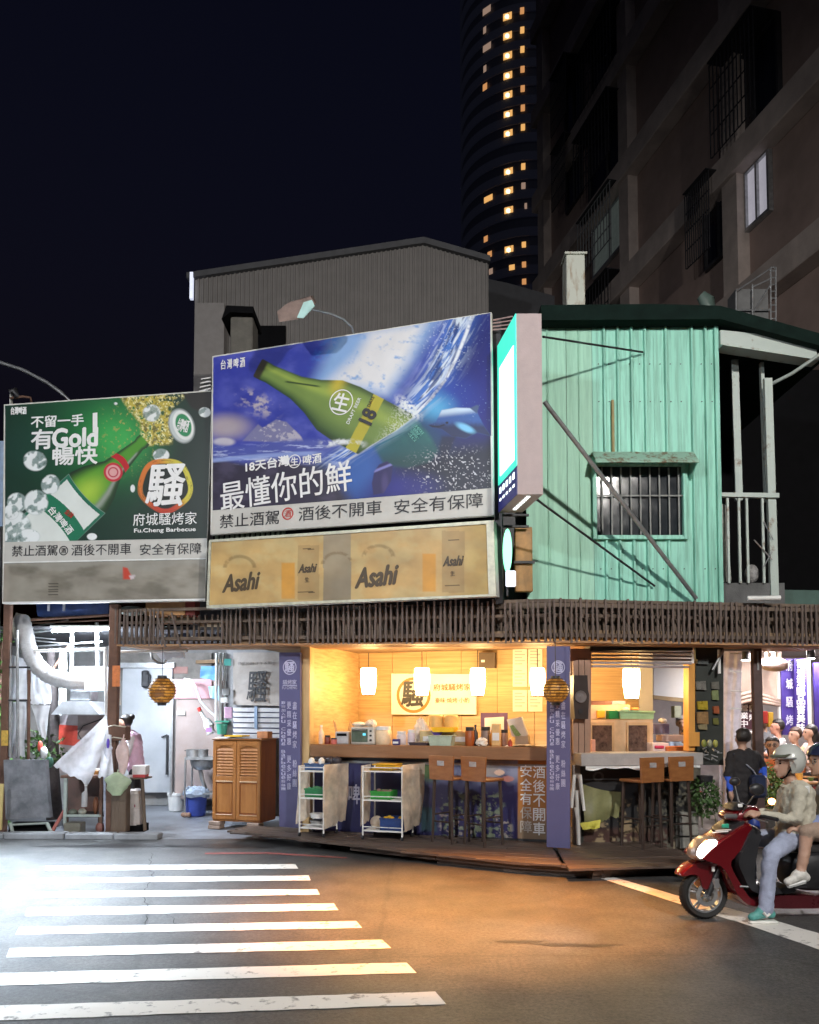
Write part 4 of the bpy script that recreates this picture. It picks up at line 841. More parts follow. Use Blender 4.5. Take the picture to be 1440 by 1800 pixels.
letters(t, '台灣啤酒', GL, 322, 748, 20, 22, -.003, I_W, ang=-14, bold=.02)
for i, ch_ in enumerate('台灣啤酒'): letters(t, ch_, GL, 93+i*9.5, 898+i*11, 13, 14, -.003, I_W, bold=.03, ang=-52)
letters(t, '金牌', GL, 122, 903, 16, 10, -.003, I_R, bold=.02, ang=-40)
# amber beer sign
def asahi_art(PX, PY):
    x, y = (PX-360)*2.4, (PY-500)*2.4; n = fbm(x/70, y/50); n2 = fbm(x/14, y/14)
    c = np.zeros((len(x), 3))+lin(212, 176, 116); c = mixc(c, lin(214, 188, 132), sst(.4, .7, n)); c = mixc(c, lin(176, 160, 120), sst(1160, 1060, y-(x-10)*-.06)*.5); c = mixc(c, lin(200, 170, 80), sst(1020, 1160, x)*.5)
    c = mixc(c, lin(158, 148, 128), ((x > 500) & (x < 617))*.85); c = mixc(c, lin(140, 130, 112), ((x > 500) & (x < 617))*sst(1190, 1260, y)*.6)
    for cx_, cy_, hh in ((352, 1250, 76), (947, 1216, 80)): c = mixc(c, lin(222, 158, 60), (1-sst(24, 32, np.maximum(np.abs(x-cx_), np.abs(y-cy_)-hh+28)))*.85)
    for x1, x2, y1, y2 in ((392, 482, 1100, 1330), (1000, 1096, 1040, 1300)): c = mixc(c, lin(170, 142, 98), ((x > x1) & (x < x2) & (y > y1) & (y < y2))*.6)
    c = mixc(c, lin(150, 124, 84), sst(.3, .8, fbm(x/160, y/90+6))*.35)
    for cx_, cy_ in ((147, 1195), (560, 1180), (733, 1150)): r_ = np.hypot(x-cx_, (y-cy_)*1.3); c = mixc(c, lin(120, 96, 60), (1-sst(4, 12, np.abs(r_-62)))*(y < cy_)*.5*sst(.35, .6, n2+.1))
    for (lx, ly, w_) in ((438, 1116, 48), (428, 1298, 72), (1050, 1078, 44), (1045, 1270, 60)): c = mixc(c, lin(80, 66, 44), ((np.abs(y-ly) < 2.2) & (np.abs(x-lx) < w_/2))*1.)
    return c
t = Thing('amber_sign', 'long amber beer signboard with faded lettering in a white frame', 'signboard', A, A.a(620, 1000, -.12), -.12, 3.1)
panel_print(t, 'printed_face', A, [(371, 952), (857, 921), (859, 1045), (366, 1065)], -.203, 330, 80, asahi_art, M_PRD)
mb = MB(t); quadpx(mb, A, [(368, 949), (868, 914), (873, 1047), (363, 1069)], -.2, -.04); mb.done('box', M_FRAME)
mb = MB(t)
for c4 in ([(367, 949), (868, 914), (868, 920), (370, 953)], [(363, 1064), (872, 1044), (873, 1048), (363, 1069)], [(367, 951), (371, 951), (367, 1065), (363, 1066)], [(855, 920), (868, 919), (872, 1045), (859, 1046)]): quadpx(mb, A, c4, -.222, -.2)
mb.done('frame', mat('sign_frame', (.62, .62, .5), .45, .2, var=.3, scale=9))
I_AS = INK('brown', (.085, .06, .035))
letters(t, 'Asahi', A, 424, 1023, 66, 30, -.205, I_AS, bold=.04, shear=.35, ang=3); letters(t, 'Asahi', A, 662, 1013, 76, 34, -.205, I_AS, bold=.045, shear=.35, ang=3); letters(t, 'Asahi', A, 541, 999, 32, 15, -.205, I_AS, bold=.04, shear=.35); letters(t, 'Asahi', A, 797, 986, 36, 17, -.205, I_AS, bold=.04, shear=.35)
letters(t, '生', A, 540, 1019, 8, 9, -.205, I_AS); letters(t, '生', A, 796, 1008, 8, 9, -.205, I_AS)
# dark support wall behind the boards, green slats in the gap, posts
t = Thing('board_scaffold', 'dark frame wall carrying the blue billboard and amber sign', 'frame', A, A.a(620, 1000, .1), .1, 3.07)
mb = MB(t); quadpx(mb, A, [(378, 660), (860, 580), (866, 1062), (372, 1066)], .0, .16); mb.done('wall', M_BLACK)
for i in range(14):
    mb = MB(t); px = 378+i*9; quadpx(mb, A, [(px, 925), (px+5, 925), (px+5, 966), (px, 966)], -.06, -.03); mb.done('slat', mat('olive_sheet', (.12, .16, .11), .6))
mb = MB(t); quadpx(mb, A, [(866, 560), (880, 558), (884, 1060), (872, 1062)], -.04, .03); mb.done('post', M_DARK)
for i in range(4):
    a, z = A.pt(866, 563+i*5.5, -.1); a2, z2 = A.pt(902, 556+i*7, -.1); mb = MB(t); mb.tube([(a, -.1, z), (a2, -.1, z2)], .009, 6); mb.done('rod', mat('pink_rod', (.6, .42, .4), .4, .4))
# lamp over the blue board
t = Thing('flood_lamp', 'pale metal flood lamp on a curved arm above the blue billboard', 'lamp', A, A.a(624, 584, -.1), -.1, A.z(624, 584, -.1))
mb = MB(t); P = [(624, 590), (618, 574), (604, 561), (584, 552), (560, 546), (548, 543)]; mb.tube([(A.pt(x, y, -.1-.14*i)[0], -.1-.14*i, A.pt(x, y, -.1-.14*i)[1]) for i, (x, y) in enumerate(P)], .014, 8); mb.done('arm', M_STEEL, smooth=True)
hb = -.85; pA = lambda x, y, b=hb: (A.pt(x, y, b)[0], b, A.pt(x, y, b)[1])
mb = MB(t); vs = [pA(487, 549, -.72), pA(530, 545, -.72), pA(556, 532, -.72), pA(548, 520, -.72), pA(492, 537, -.72), pA(487, 549, -1.0), pA(491, 566, -1.0), pA(531, 560, -1.0), pA(556, 536, -1.0), pA(545, 521, -1.0), pA(500, 536, -1.0)]
hp = [(487, 548), (491, 566), (531, 560), (554, 533), (546, 521), (505, 533)]
P1 = [pA(x, y, -.95) for x, y in hp]; P2 = [pA(x+3, y-2, -.70) for x, y in hp]; mb._add(P1+P2, [tuple(range(6)), tuple(range(11, 5, -1))]+[(i, i+6, (i+1) % 6+6, (i+1) % 6) for i in range(6)]); mb.done('lamp_housing', mat('lamp_shell', (.28, .2, .17), .5, .3, var=.4))
mb = MB(t); hp = [(522, 558), (533, 559), (553, 537), (548, 527), (534, 531)]; P1 = [pA(x, y, -.97) for x, y in hp]; mb._add(P1+[(p[0], p[1]+.01, p[2]) for p in P1], [tuple(range(5)), tuple(range(9, 4, -1))]); mb.done('lens', mat('aqua_glass', (.5, .75, .72), .15, var=.2))
# lit box sign seen edge-on
t = Thing('lightbox_sign', 'tall lit box sign with glowing turquoise face and pinkish grey edge', 'lightbox', W0, 1.2, 9.0, 4.0)
q1, q2, q3, q4 = [W0.pt(x, y, 9.0) for x, y in ((908, 551), (952, 551), (957, 866), (912, 869))]
fx = [W0.pt(876, 612, 9.82), W0.pt(880, 882, 9.82)]
xo = W0.pt(908, 551, 9.0)[0]; ztp = q1[1]; zbt = q4[1]
n0 = np.array((q1[0], 9.0)); f0 = np.array((fx[0][0], 9.82)); dv = f0-n0; wv = np.array((q2[0]-q1[0], 0))
zt2, zb2 = ztp, zbt
P = [(n0[0], n0[1]), (n0[0]+wv[0], n0[1]), (f0[0]+wv[0], f0[1]), (f0[0], f0[1])]
mb = MB(t); mb.prism(P, zbt, ztp, 'z'); mb.done('box', mat('pinkish_grey_panel', (.46, .37, .37), .55, var=.12, scale=5))
def face(s0, s1, z0, z1, off):
    nrm = np.array((-dv[1], dv[0])); nrm /= np.linalg.norm(nrm); nrm *= -1 if nrm[0] > 0 else 1
    p0, p1 = n0+dv*s0+nrm*off, n0+dv*s1+nrm*off; return [(p0[0], p0[1], z0), (p1[0], p1[1], z0), (p1[0], p1[1], z1), (p0[0], p0[1], z1)]
Hh = ztp-zbt
def facebox(s0, s1, f0_, f1_, o0, o1, name, m):
    mb = MB(t); z0, z1 = zbt+Hh*f0_, zbt+Hh*f1_; p = face(s0, s1, z0, z1, o0); p2 = face(s0, s1, z0, z1, o1); mb._add(p+p2, [(0, 1, 2, 3), (4, 7, 6, 5), (0, 4, 5, 1), (1, 5, 6, 2), (2, 6, 7, 3), (3, 7, 4, 0)]); return mb.done(name, m)
M_TQ = mat('turquoise_glow', (.1, .6, .5), .4, emit=(.03, .50, .34), es=.8, var=0); M_WG = mat('white_glow', (.9, .9, .9), .4, emit=(.85, 1, .97), es=1.3, var=0); M_NAVY = mat('navy_face', (.03, .03, .12), .4, emit=(.03, .03, .15), es=.3)
facebox(.0, 1., .16, 1., .002, .012, 'glowing_face', M_TQ); facebox(.10, .86, .20, .84, .013, .018, 'white_panel', M_WG)
facebox(.0, 1., 0, .155, .002, .010, 'name_strip', M_NAVY)
mb = MB(t); nr = face(.5, .5, 0, 0, .02)[0]; zc = zbt+Hh*.62
for i in range(5):
    for r_, w_ in ((.115, .09), (.07, .05)):
        s_ = .1+i*.18; p = face(s_, s_+.1, zbt+Hh*(r_-.015), zbt+Hh*(r_+.02 if w_ > .06 else r_), .012); mb._add(p, [(0, 1, 2, 3)])
mb.done('lettering', M_WG)
mb = MB(t)
for i in range(9): c = n0+dv*(.1+i*.085)+wv*.5; mb.box(c[0]-.02, c[0]+.02, c[1]-.012, c[1]+.012, zbt-.012, zbt-.002)
mb.done('vent_slots', M_WG)
# recess below with a smaller lit sign
t = Thing('oval_sign', 'small glowing green oval sign under the tall lightbox', 'sign', W0, W0.pt(893, 980, 9.7)[0], 9.7, 3.2)
a, z = W0.pt(892, 968, 9.7); mb = MB(t); mb.disc(a, 9.7, z, .26, .06, 20); 
for i, v in enumerate(mb.v): mb.v[i] = (a+(v[0]-a)*.2, v[1], v[2])
mb.done('oval_face', mat('green_glow', (.3, .9, .6), .4, emit=(.25, 1., .55), es=.8, var=0))
mb = MB(t); a2, z2 = W0.pt(898, 1018, 9.68); mb.rbox(a2-.06, a2+.06, 9.66, 9.7, z2-.09, z2+.1, .01); mb.done('price_plate', mat('plate_glow', (.8, .8, .85), .4, emit=(.8, .85, 1.), es=.6, var=0))
mb = MB(t); mb.box(a-.01, a+.01, 9.72, 9.75, 3.1, z); mb.done('stem', M_DARK)
t = Thing('orange_crate', 'orange-brown cupboard panel tucked behind the small green oval sign', 'panel', W0, W0.pt(920, 985, 10.2)[0], 10.2, 3.1); a1, z1 = W0.pt(906, 1040, 10.2); a2, z2 = W0.pt(936, 926, 10.2); mb = MB(t); mb.rbox(a1, a2, 10.2, 10.3, z1, z2, .01); mb.done('panel', mat('amber_panel', (.5, .25, .07), .5, var=.4)); mb = MB(t); mb.box(a1-.02, a2+.02, 10.15, 10.2, (z1+z2)/2-.06, (z1+z2)/2-.03); mb.done('shelf', M_DARK)
t = Thing('recess_wall', 'dark metal recess wall between billboard and green shed', 'wall', W0, W0.pt(900, 1000, 10.7)[0], 10.7, 3.07); a1, _ = W0.pt(868, 1000, 10.7); a2, z2 = W0.pt(940, 590, 10.7); mb = MB(t); mb.box(a1, a2, 10.7, 10.8, 3.07, z2); mb.done('wall', M_DARK)
for yy in (905, 925): a1, z1 = W0.pt(880, yy, 10.1); a2, _ = W0.pt(930, yy, 10.1); mb = MB(t); mb.box(a1, a2, 10.1, 10.14, z1-.012, z1+.012); mb.done('rail', M_DARK)
# ============================================================ BAR
M_LED = mat('counter_wood', (.33, .17, .08), .4, var=.35, scale=5, stretch=(.3, 2, 2), col2=(.21, .10, .045))
M_LANT = mat('lantern_paper', (.95, .85, .6), .8, emit=(1., .66, .28), es=28., var=0, bump=0)
M_LANTC = mat('lantern_cap', (.25, .14, .06), .6)
M_PLAS = mat('white_plastic', (.75, .76, .75), .35, var=.1)
def px2(fr, px, b, z): # a at pixel column for point of known height (columns are nearly upright)
    return fr.pt(px, 1300, b)[0]
def lantern(fr, px, py0, py1, b, label, group, wpx=26, seed=0):
    a, zt = fr.pt(px, py0, b); _, zb = fr.pt(px, py1, b); r = abs(fr.pt(px+wpx/2, py0, b)[0]-a); h = zt-zb
    t = Thing('hanging_lantern', label, 'lantern', fr, a, b, zt, group)
    g = MB(t); g.lathe(a, b, zb, [(r*.72, 0), (r*.86, h*.2), (r, h*.5), (r, h*.8), (r*.93, h)], 18); g.done('lamp_shade', M_LANT, smooth=True)
    g = MB(t); g.tube([(a, b, zt), (a, b, 2.56)], .006, 5); g.done('cord', M_DARK)
    for zz in (zb, zt-.008): g = MB(t); g.lathe(a, b, zz-.004, [(r*.8, 0), (r*.8, .014)], 16); g.done('hoop', M_LANTC)
    return t
for i, (px, lab) in enumerate(((648, 'glowing paper lantern at the left end of the bar, away from the white wall sign'), (742, 'glowing paper lantern hanging in front of the ring on the white wall sign'), (840, 'glowing paper lantern hanging at the right end of the white wall sign'), (945, 'glowing paper lantern beside the purple corner banner and the pinned menus'))):
    lantern(A, px, 1175, 1224 if i else 1222, 1.15, lab, 'paper lanterns over the long bar')
# counter A
PL = lambda px, py, b: A.pt(px, py, b)
aL, aR = A.a(545, 1320, .38), A.a(961, 1320, .38)
zl = A.z(750, 1311, .38); zl2 = A.z(750, 1334, .38)
t = Thing('bar_counter', 'long wooden bar counter with poster-covered front under the lanterns', 'counter', A, (aL+aR)/2, .55, .1)
g = MB(t); g.rbox(aL, aR, .38, .95, zl2, zl, .008); g.done('counter_top', M_LED)
def counter_art(PX, PY):
    x, y = PX, PY; n = fbm(x/18, y/18); n2 = fbm(x/7, y/7)
    c = np.zeros((len(x), 3))+lin(44, 42, 86); c = mixc(c, lin(120, 130, 160), sst(735, 760, x)*sst(1400, 1350, y)*sst(.3, .6, n)); c = mixc(c, lin(74, 100, 60), ell(x, y, 752, 1356, 22, 16, 40, .6)); c = mixc(c, lin(60, 56, 90), ell(x, y, 775, 1400, 30, 26, 0, .7)); c = mixc(c, lin(54, 80, 90), inpoly(x, y, [(740, 1418), (765, 1420), (768, 1462), (740, 1460)], 4))
    c = mixc(c, lin(120, 132, 112), sst(.55, .65, n2)*inpoly(x, y, [(775, 1395), (880, 1395), (905, 1475), (775, 1475)], 6)); c = mixc(c, lin(170, 160, 150), sst(.56, .64, fbm(x/9+5, y/6))*inpoly(x, y, [(772, 1428), (900, 1434), (900, 1475), (772, 1470)], 4)*.8)
    c = mixc(c, lin(165, 160, 158), ell(x, y, 855, 1350, 26, 20, 10, .6)*.9); c = mixc(c, lin(220, 190, 170), ell(x, y, 878, 1358, 9, 5)); c = mixc(c, lin(180, 120, 110), ell(x, y, 893, 1369, 11, 5)); c = mixc(c, lin(160, 165, 190), ell(x, y, 905, 1352, 12, 16, 0, .6)*.6)
    s_ = sst(909, 912, x)*sst(962, 960, x); c = mixc(c, lin(176, 116, 58), s_); c = mixc(c, lin(140, 118, 96), s_*sst(1410, 1460, y)); c = mixc(c, lin(60, 62, 110), sst(640, 600, x)*.4)
    return c
b0 = .55
g = MB(t); g.box(aL, aR, b0+.004, b0+.08, .1, zl2-.002); g.done('counter_front', M_DARK)
panel_print(t, 'poster', A, [(527, 1337), (962, 1337), (962, 1476), (527, 1459)], b0, 300, 100, counter_art, M_PR)
for i, ch_ in enumerate('酒後不開車'): letters(t, ch_, A, 948, 1357+i*25, 21, 22, b0, I_W, bold=.02)
for i, ch_ in enumerate('安全有保障'): letters(t, ch_, A, 925, 1355+i*24.5, 20, 21, b0, I_W if i < 3 else mat('faded_letter', (.55, .5, .45), .5), bold=.02)
letters(t, '啤', A, 623, 1396, 20, 34, b0, mat('pale_letter', (.5, .48, .6), .5), bold=.03)
g = MB(t); g.box(A.a(527, 1400, b0+.01), aR, b0-.004, b0-.001, A.z(600, 1341, b0), A.z(600, 1337, b0)); g.done('edge_strip', M_STEEL)
# wall sign with the ring
t = Thing('wall_sign', 'white rectangular wall sign with a brush-written character in a gold ring', 'sign', A, A.a(762, 1220, 2.15), 2.15, 1.6)
g = MB(t); quadpx(g, A, [(688, 1184), (837, 1185), (837, 1256), (688, 1256)], 2.14, 2.19); g.done('board', mat('sign_board_white', (.8, .78, .72), .5, var=.06))
ring(t, A, 727, 1222, 30, 5, 2.137, mat('gold_ring', (.45, .2, .03), .5)); letters(t, '騷', A, 726, 1220, 40, 44, 2.137, I_K, bold=.05, shear=.1)
letters(t, '府城騷烤家', A, 795, 1208, 66, 12, 2.137, mat('gold_ink', (.28, .15, .04), .5), bold=.02); letters(t, '臺味·燒烤·小酌', A, 795, 1231, 60, 9, 2.137, mat('gold_ink', (.55, .38, .12), .5))
# pinned menus
k = 0
for cx_ in (914, 941):
    for cy_ in ((1156), (1190), (1232)):
        h = 34 if cy_ != 1232 else 38; t = Thing('menu_sheet', ['white menu sheet pinned top left beside the bar corner', 'white menu sheet pinned mid left beside the bar corner, glossy', 'white menu sheet pinned bottom left beside the bar corner', 'white menu sheet pinned top right beside the bar corner', 'white menu sheet half hidden behind the right lantern', 'white menu sheet pinned bottom right under the right lantern'][k], 'paper', A, A.a(cx_, cy_, 2.18), 2.18, A.z(cx_, cy_, 2.18), 'menu sheets pinned to the oak wall')
        g = MB(t); quadpx(g, A, [(cx_-12.5, cy_-h/2), (cx_+12.5, cy_-h/2), (cx_+12.5, cy_+h/2), (cx_-12.5, cy_+h/2)], 2.175, 2.19); g.done('paper', mat('menu_paper', (.75, .68, .6), .4, var=.1))
        g = MB(t)
        for i in range(5): quadpx(g, A, [(cx_-9, cy_-h/2+5+i*5.5), (cx_+(9 if i % 2 else 4), cy_-h/2+5+i*5.5), (cx_+(9 if i % 2 else 4), cy_-h/2+7+i*5.5), (cx_-9, cy_-h/2+7+i*5.5)], 2.171, 2.174)
        o = g.done('printed_lines', mat('faint_print', (.5, .42, .4), .6)); o['kind'] = 'stuff'; k += 1
t = Thing('wall_box', 'dark square fuse box on the oak wall above the third lantern', 'box', A, A.a(856, 1161, 2.1), 2.1, 2.2); g = MB(t); quadpx(g, A, [(842, 1147), (870, 1147), (870, 1174), (842, 1174)], 2.08, 2.19); g.done('case', mat('brown_box', (.10, .07, .05), .6)); g = MB(t); quadpx(g, A, [(846, 1160), (852, 1160), (852, 1164), (846, 1164)], 2.072, 2.079); g.done('switch', M_WHITE)
t = Thing('air_vent', 'long dark air conditioner vent high at the left of the oak wall', 'vent', A, A.a(571, 1155, 2.0), 2.0, 2.3); g = MB(t); quadpx(g, A, [(547, 1149), (596, 1149), (596, 1163), (547, 1163)], 1.98, 2.19); g.done('case', mat('brown_box', (.10, .07, .05), .6))
for i in range(4): g = MB(t); quadpx(g, A, [(549, 1151+i*3), (594, 1151+i*3), (594, 1152.4+i*3), (549, 1152.4+i*3)], 1.965, 1.978); g.done('slat', M_DARK)
# ---- things on the counter: (kind, px, base depth b, width px, height px, colour, label)
zc = zl
def item(kind, px, b, w, h, col, label, cat, rough=.45, group=None, **kw):
    a = A.a(px, 1310, b); s = abs(A.a(px+1, 1310, b)-a); r = w*s/2; H = h*s*1.0; m = mat('col_%02x%02x%02x' % tuple(int(255*c) for c in col), col, rough, var=.2, scale=12)
    t = Thing(kw.get('name', cat.replace(' ', '_')), label, cat, A, a, b, zc, group); z = zc
    if kind == 'bottle':
        g = MB(t); g.lathe(a, b, z, [(r, 0), (r, H*.6), (r*.4, H*.76), (r*.36, H*.93)], 12); g.done('glass_body', m, smooth=True); g = MB(t); g.lathe(a, b, z+H*.9, [(r*.45, 0), (r*.45, H*.1)], 10); g.done('cap', kw.get('cap', M_PLAS))
    elif kind == 'jar':
        g = MB(t); g.lathe(a, b, z, [(r*.92, 0), (r, H*.1), (r, H*.74), (r*.85, H*.8)], 14); g.done('pot', m, smooth=True); g = MB(t); g.lathe(a, b, z+H*.8, [(r*.9, 0), (r*.9, H*.2)], 14); g.done('lid', kw.get('cap', M_DARK))
    elif kind == 'box':
        g = MB(t); g.rbox(a-r, a+r, b-r*.7, b+r*.7, z, z+H, .008); g.done('carton', m); g = MB(t); g.box(a-r*.8, a+r*.8, b-r*.7-.004, b-r*.7-.001, z+H*.25, z+H*.6); g.done('label_band', kw.get('cap', M_WHITE))
    elif kind == 'bowl':
        g = MB(t); n = 18; g.lathe(a, b, z, [(r*.5, 0), (r*.55, H*.12), (r*.85, H*.6), (r, H), (r*.94, H), (r*.8, H*.62), (r*.4, H*.2)], n); g.done('bowl', m, smooth=True)
    elif kind == 'tub':
        g = MB(t); g.prism([(a-r*.86, z), (a+r*.86, z), (a+r, z+H), (a-r, z+H)], b-r*.55, b+r*.55); g.done('tub', m); g = MB(t); g.rbox(a-r*1.06, a+r*1.06, b-r*.6, b+r*.6, z+H*.92, z+H*1.02, .004); g.done('rim', m)
    elif kind == 'cloth':
        g = MB(t); rr = random.Random(int(px)); g.ball(a, b, z+H*.42, r, r*.8, H*.5, 16, 10); g.v = [(v[0]+rr.uniform(-.16, .16)*r, v[1]+rr.uniform(-.16, .16)*r, max(z, v[2]+rr.uniform(-.14, .14)*H)) for v in g.v]; g.done('cloth', m, smooth=False)
    elif kind == 'steamer':
        for i in range(2): g = MB(t); g.lathe(a, b, z+i*H*.5, [(r, 0), (r, H*.44), (r*.96, H*.46), (r*.96, H*.5)], 20); g.done('basket_tier', m, smooth=True)
        g = MB(t); g.lathe(a, b, z+H, [(r*1.02, 0), (r*.9, H*.1), (r*.1, H*.14)], 18); g.done('lid', m)
    return t
def C3(*c): return lin(*c)
WHT = C3(225, 215, 200)
item('bottle', 565, .6, 9, 30, C3(230, 205, 180), 'clear squeeze bottle at the far left end of the long counter', 'bottle')
item('jar', 576, .55, 10, 14, C3(130, 60, 50), 'small dark red sauce jar right of the squeeze bottle', 'jar'); item('jar', 587, .5, 10, 10, C3(215, 120, 110), 'short pink jar in front of the card reader', 'jar')
t = Thing('till_printer', 'small grey receipt printer with a black slot left of the toaster oven', 'printer', A, A.a(605, 1310, .6), .6, zc); a = t.o[0]
g = MB(t); g.rbox(a-.10, a+.09, .52, .7, zc, zc+.17, .012); g.done('case', mat('printer_grey', (.5, .5, .52), .4)); g = MB(t); g.box(a-.07, a+.07, .512, .519, zc+.11, zc+.145); g.done('slot', M_BLACK)
for i, (px, dx) in enumerate(((592, -.05), (610, .05))):
    a = A.a(px, 1310, .72); one('chopsticks', ['pair of sticks leaning left behind the receipt printer', 'pair of orange sticks leaning right behind the receipt printer'][i], 'sticks', A, a, .72, zc, lambda m, a=a, dx=dx: (m.tube([(a, .72, zc+.1), (a+dx, .72, zc+.32)], .006, 5), m.tube([(a+.02, .72, zc+.1), (a+.02+dx, .72, zc+.3)], .006, 5)), mat('stick_wood', (.5, .3, .15), .6))
t = Thing('toaster_oven', 'white countertop toaster oven with glass door and blue display', 'oven', A, A.a(642, 1310, .6), .6, zc); a = t.o[0]
g = MB(t); g.rbox(a-.165, a+.165, .5, .78, zc, zc+.235, .015); g.done('case', mat('oven_white', (.62, .6, .55), .4)); g = MB(t); g.box(a-.15, a+.075, .492, .499, zc+.035, zc+.205); g.done('glass_door', mat('oven_glass', (.13, .17, .13), .12, var=.5)); g = MB(t); g.box(a+.01, a+.05, .487, .491, zc+.12, zc+.15); g.done('display', mat('cyan_display', (.1, .4, .5), .3, emit=(.1, .5, .7), es=.8)); g = MB(t); g.tube([(a-.14, .47, zc+.195), (a+.06, .47, zc+.195)], .007, 6); g.done('handle', M_STEEL)
for zz in (.06, .12, .18): g = MB(t); g.disc(a+.12, .49, zc+zz, .014, .02, 10); g.done('knob', M_DARK)
def oncase(kind, px, w, h, col, label, cat, dz): 
    global zc; z0 = zc; zc = z0+dz; r = item(kind, px, .62, w, h, col, label, cat); zc = z0; return r
oncase('cloth', 632, 24, 8, WHT, 'folded white towel lying on top of the toaster oven', 'towel', .235); oncase('cloth', 652, 20, 12, WHT, 'bunched white cloth on the right top of the toaster oven', 'cloth', .235)
item('jar', 674, .62, 27, 30, C3(230, 205, 170), 'large cream rice cooker between toaster oven and noodle cups', 'cooker', cap=M_PLAS)
item('box', 697, .5, 12, 10, C3(60, 60, 130), 'small blue box in front of the striped cups', 'box'); item('jar', 706, .68, 17, 22, C3(225, 215, 215), 'white striped cup stack right of the cream cooker', 'cup stack', cap=M_PLAS); item('jar', 723, .7, 13, 25, C3(215, 205, 215), 'white and blue can between the cup stack and the white cloth', 'can', cap=M_PLAS)
item('cloth', 741, .8, 26, 44, WHT, 'heap of white paper towels behind the dark tray', 'towels'); item('tub', 738, .5, 34, 5, C3(60, 45, 50), 'flat dark tray with small dishes in the middle of the counter', 'tray')
item('box', 775, .82, 62, 24, C3(200, 180, 130), 'wide pale carton under the yellow tray and steamers', 'carton'); oncase('tub', 782, 42, 8, C3(240, 190, 20), 'bright yellow tray on the pale carton', 'tray', .172)
for i, px in enumerate((767, 793)): 
    z0 = zc; zc = z0+.235; item('steamer', px, .8, 25, 18, C3(225, 185, 110), ['bamboo steamer at left on the yellow tray', 'bamboo steamer at right on the yellow tray'][i], 'steamer', group='bamboo steamers on the yellow tray'); zc = z0
item('tub', 777, .5, 42, 17, C3(170, 185, 165), 'pale green plastic tub holding cups at the counter front', 'tub'); oncase('bowl', 769, 22, 9, C3(96, 76, 170), 'purple bowl tipped on the pale green tub', 'bowl', .12)
item('box', 812, .75, 34, 24, C3(190, 160, 110), 'kraft paper carton right of the steamers', 'carton'); item('jar', 826, .55, 16, 32, C3(160, 80, 30), 'amber jar of sticks left of the black pepper mill', 'jar'); item('bottle', 836, .6, 9, 36, C3(45, 32, 30), 'black pepper mill bottle behind the white paper', 'bottle', cap=M_DARK)
item('cloth', 847, .45, 20, 15, C3(240, 230, 215), 'crumpled white napkin bundle at the counter edge', 'napkins'); item('jar', 854, .72, 17, 32, C3(130, 110, 100), 'brown tin of seasoning under the framed picture', 'tin'); item('bottle', 865, .66, 9, 30, C3(225, 150, 40), 'orange sauce bottle in front of the framed picture', 'bottle'); item('box', 873, .6, 15, 38, C3(220, 180, 120), 'tall tan tissue carton standing by the framed picture', 'carton'); item('jar', 887, .68, 13, 28, C3(190, 150, 130), 'slim pink tin right of the tall tissue carton', 'tin'); item('bottle', 897, .5, 8, 14, C3(180, 60, 40), 'small red shaker in front of the leaning bag', 'shaker')
t = Thing('picture_frame', 'dark purple framed notice leaning against the oak wall above the tins', 'picture', A, A.a(869, 1280, 1.5), 1.5, zc); g = MB(t); quadpx(g, A, [(845, 1253), (892, 1253), (892, 1312), (845, 1312)], 1.5, 1.53); g.done('frame', mat('purple_frame', (.12, .06, .12), .4)); g = MB(t); quadpx(g, A, [(852, 1262), (886, 1260), (886, 1310), (852, 1310)], 1.49, 1.499); g.done('sheet', mat('menu_paper', (.75, .68, .6), .4))
t = Thing('paper_bag', 'tilted white paper bag with green print leaning at the right of the counter', 'bag', A, A.a(908, 1290, .8), .8, zc); g = MB(t); quadpx(g, A, [(891, 1265), (917, 1260), (928, 1292), (918, 1296), (900, 1295)], .78, .86); g.done('bag', mat('bag_paper', (.75, .7, .6), .5)); g = MB(t); quadpx(g, A, [(896, 1276), (902, 1274), (916, 1292), (908, 1296), (903, 1290)], .77, .779); g.done('green_print', mat('leaf_print', (.3, .42, .12), .5, var=.5, scale=30)); g = MB(t); quadpx(g, A, [(906, 1294), (928, 1294), (930, 1313), (905, 1313)], .76, .9); g.done('base', mat('tan_base', (.5, .4, .28), .5))
a1, a2 = A.a(888, 1310, .45), A.a(958, 1310, .45)
for i, (x1, x2, b1, b2, lab) in enumerate(((a1, a1+.28, .42, .7, 'loose white menu lying flat at the right of the counter'), (a1+.26, a2, .40, .62, 'open magazine with curled dark cover by the purple corner banner'))):
    one('flat_paper', lab, 'paper', A, x1, b1, zc, lambda m, x1=x1, x2=x2, b1=b1, b2=b2: m.cloth((x1, b2, zc+.012), (x2, b2, zc+.02), (x2, b1, zc+.012), (x1, b1, zc+.008), 10, 6, .008, i, 1), mat('menu_paper', (.75, .68, .6), .4))
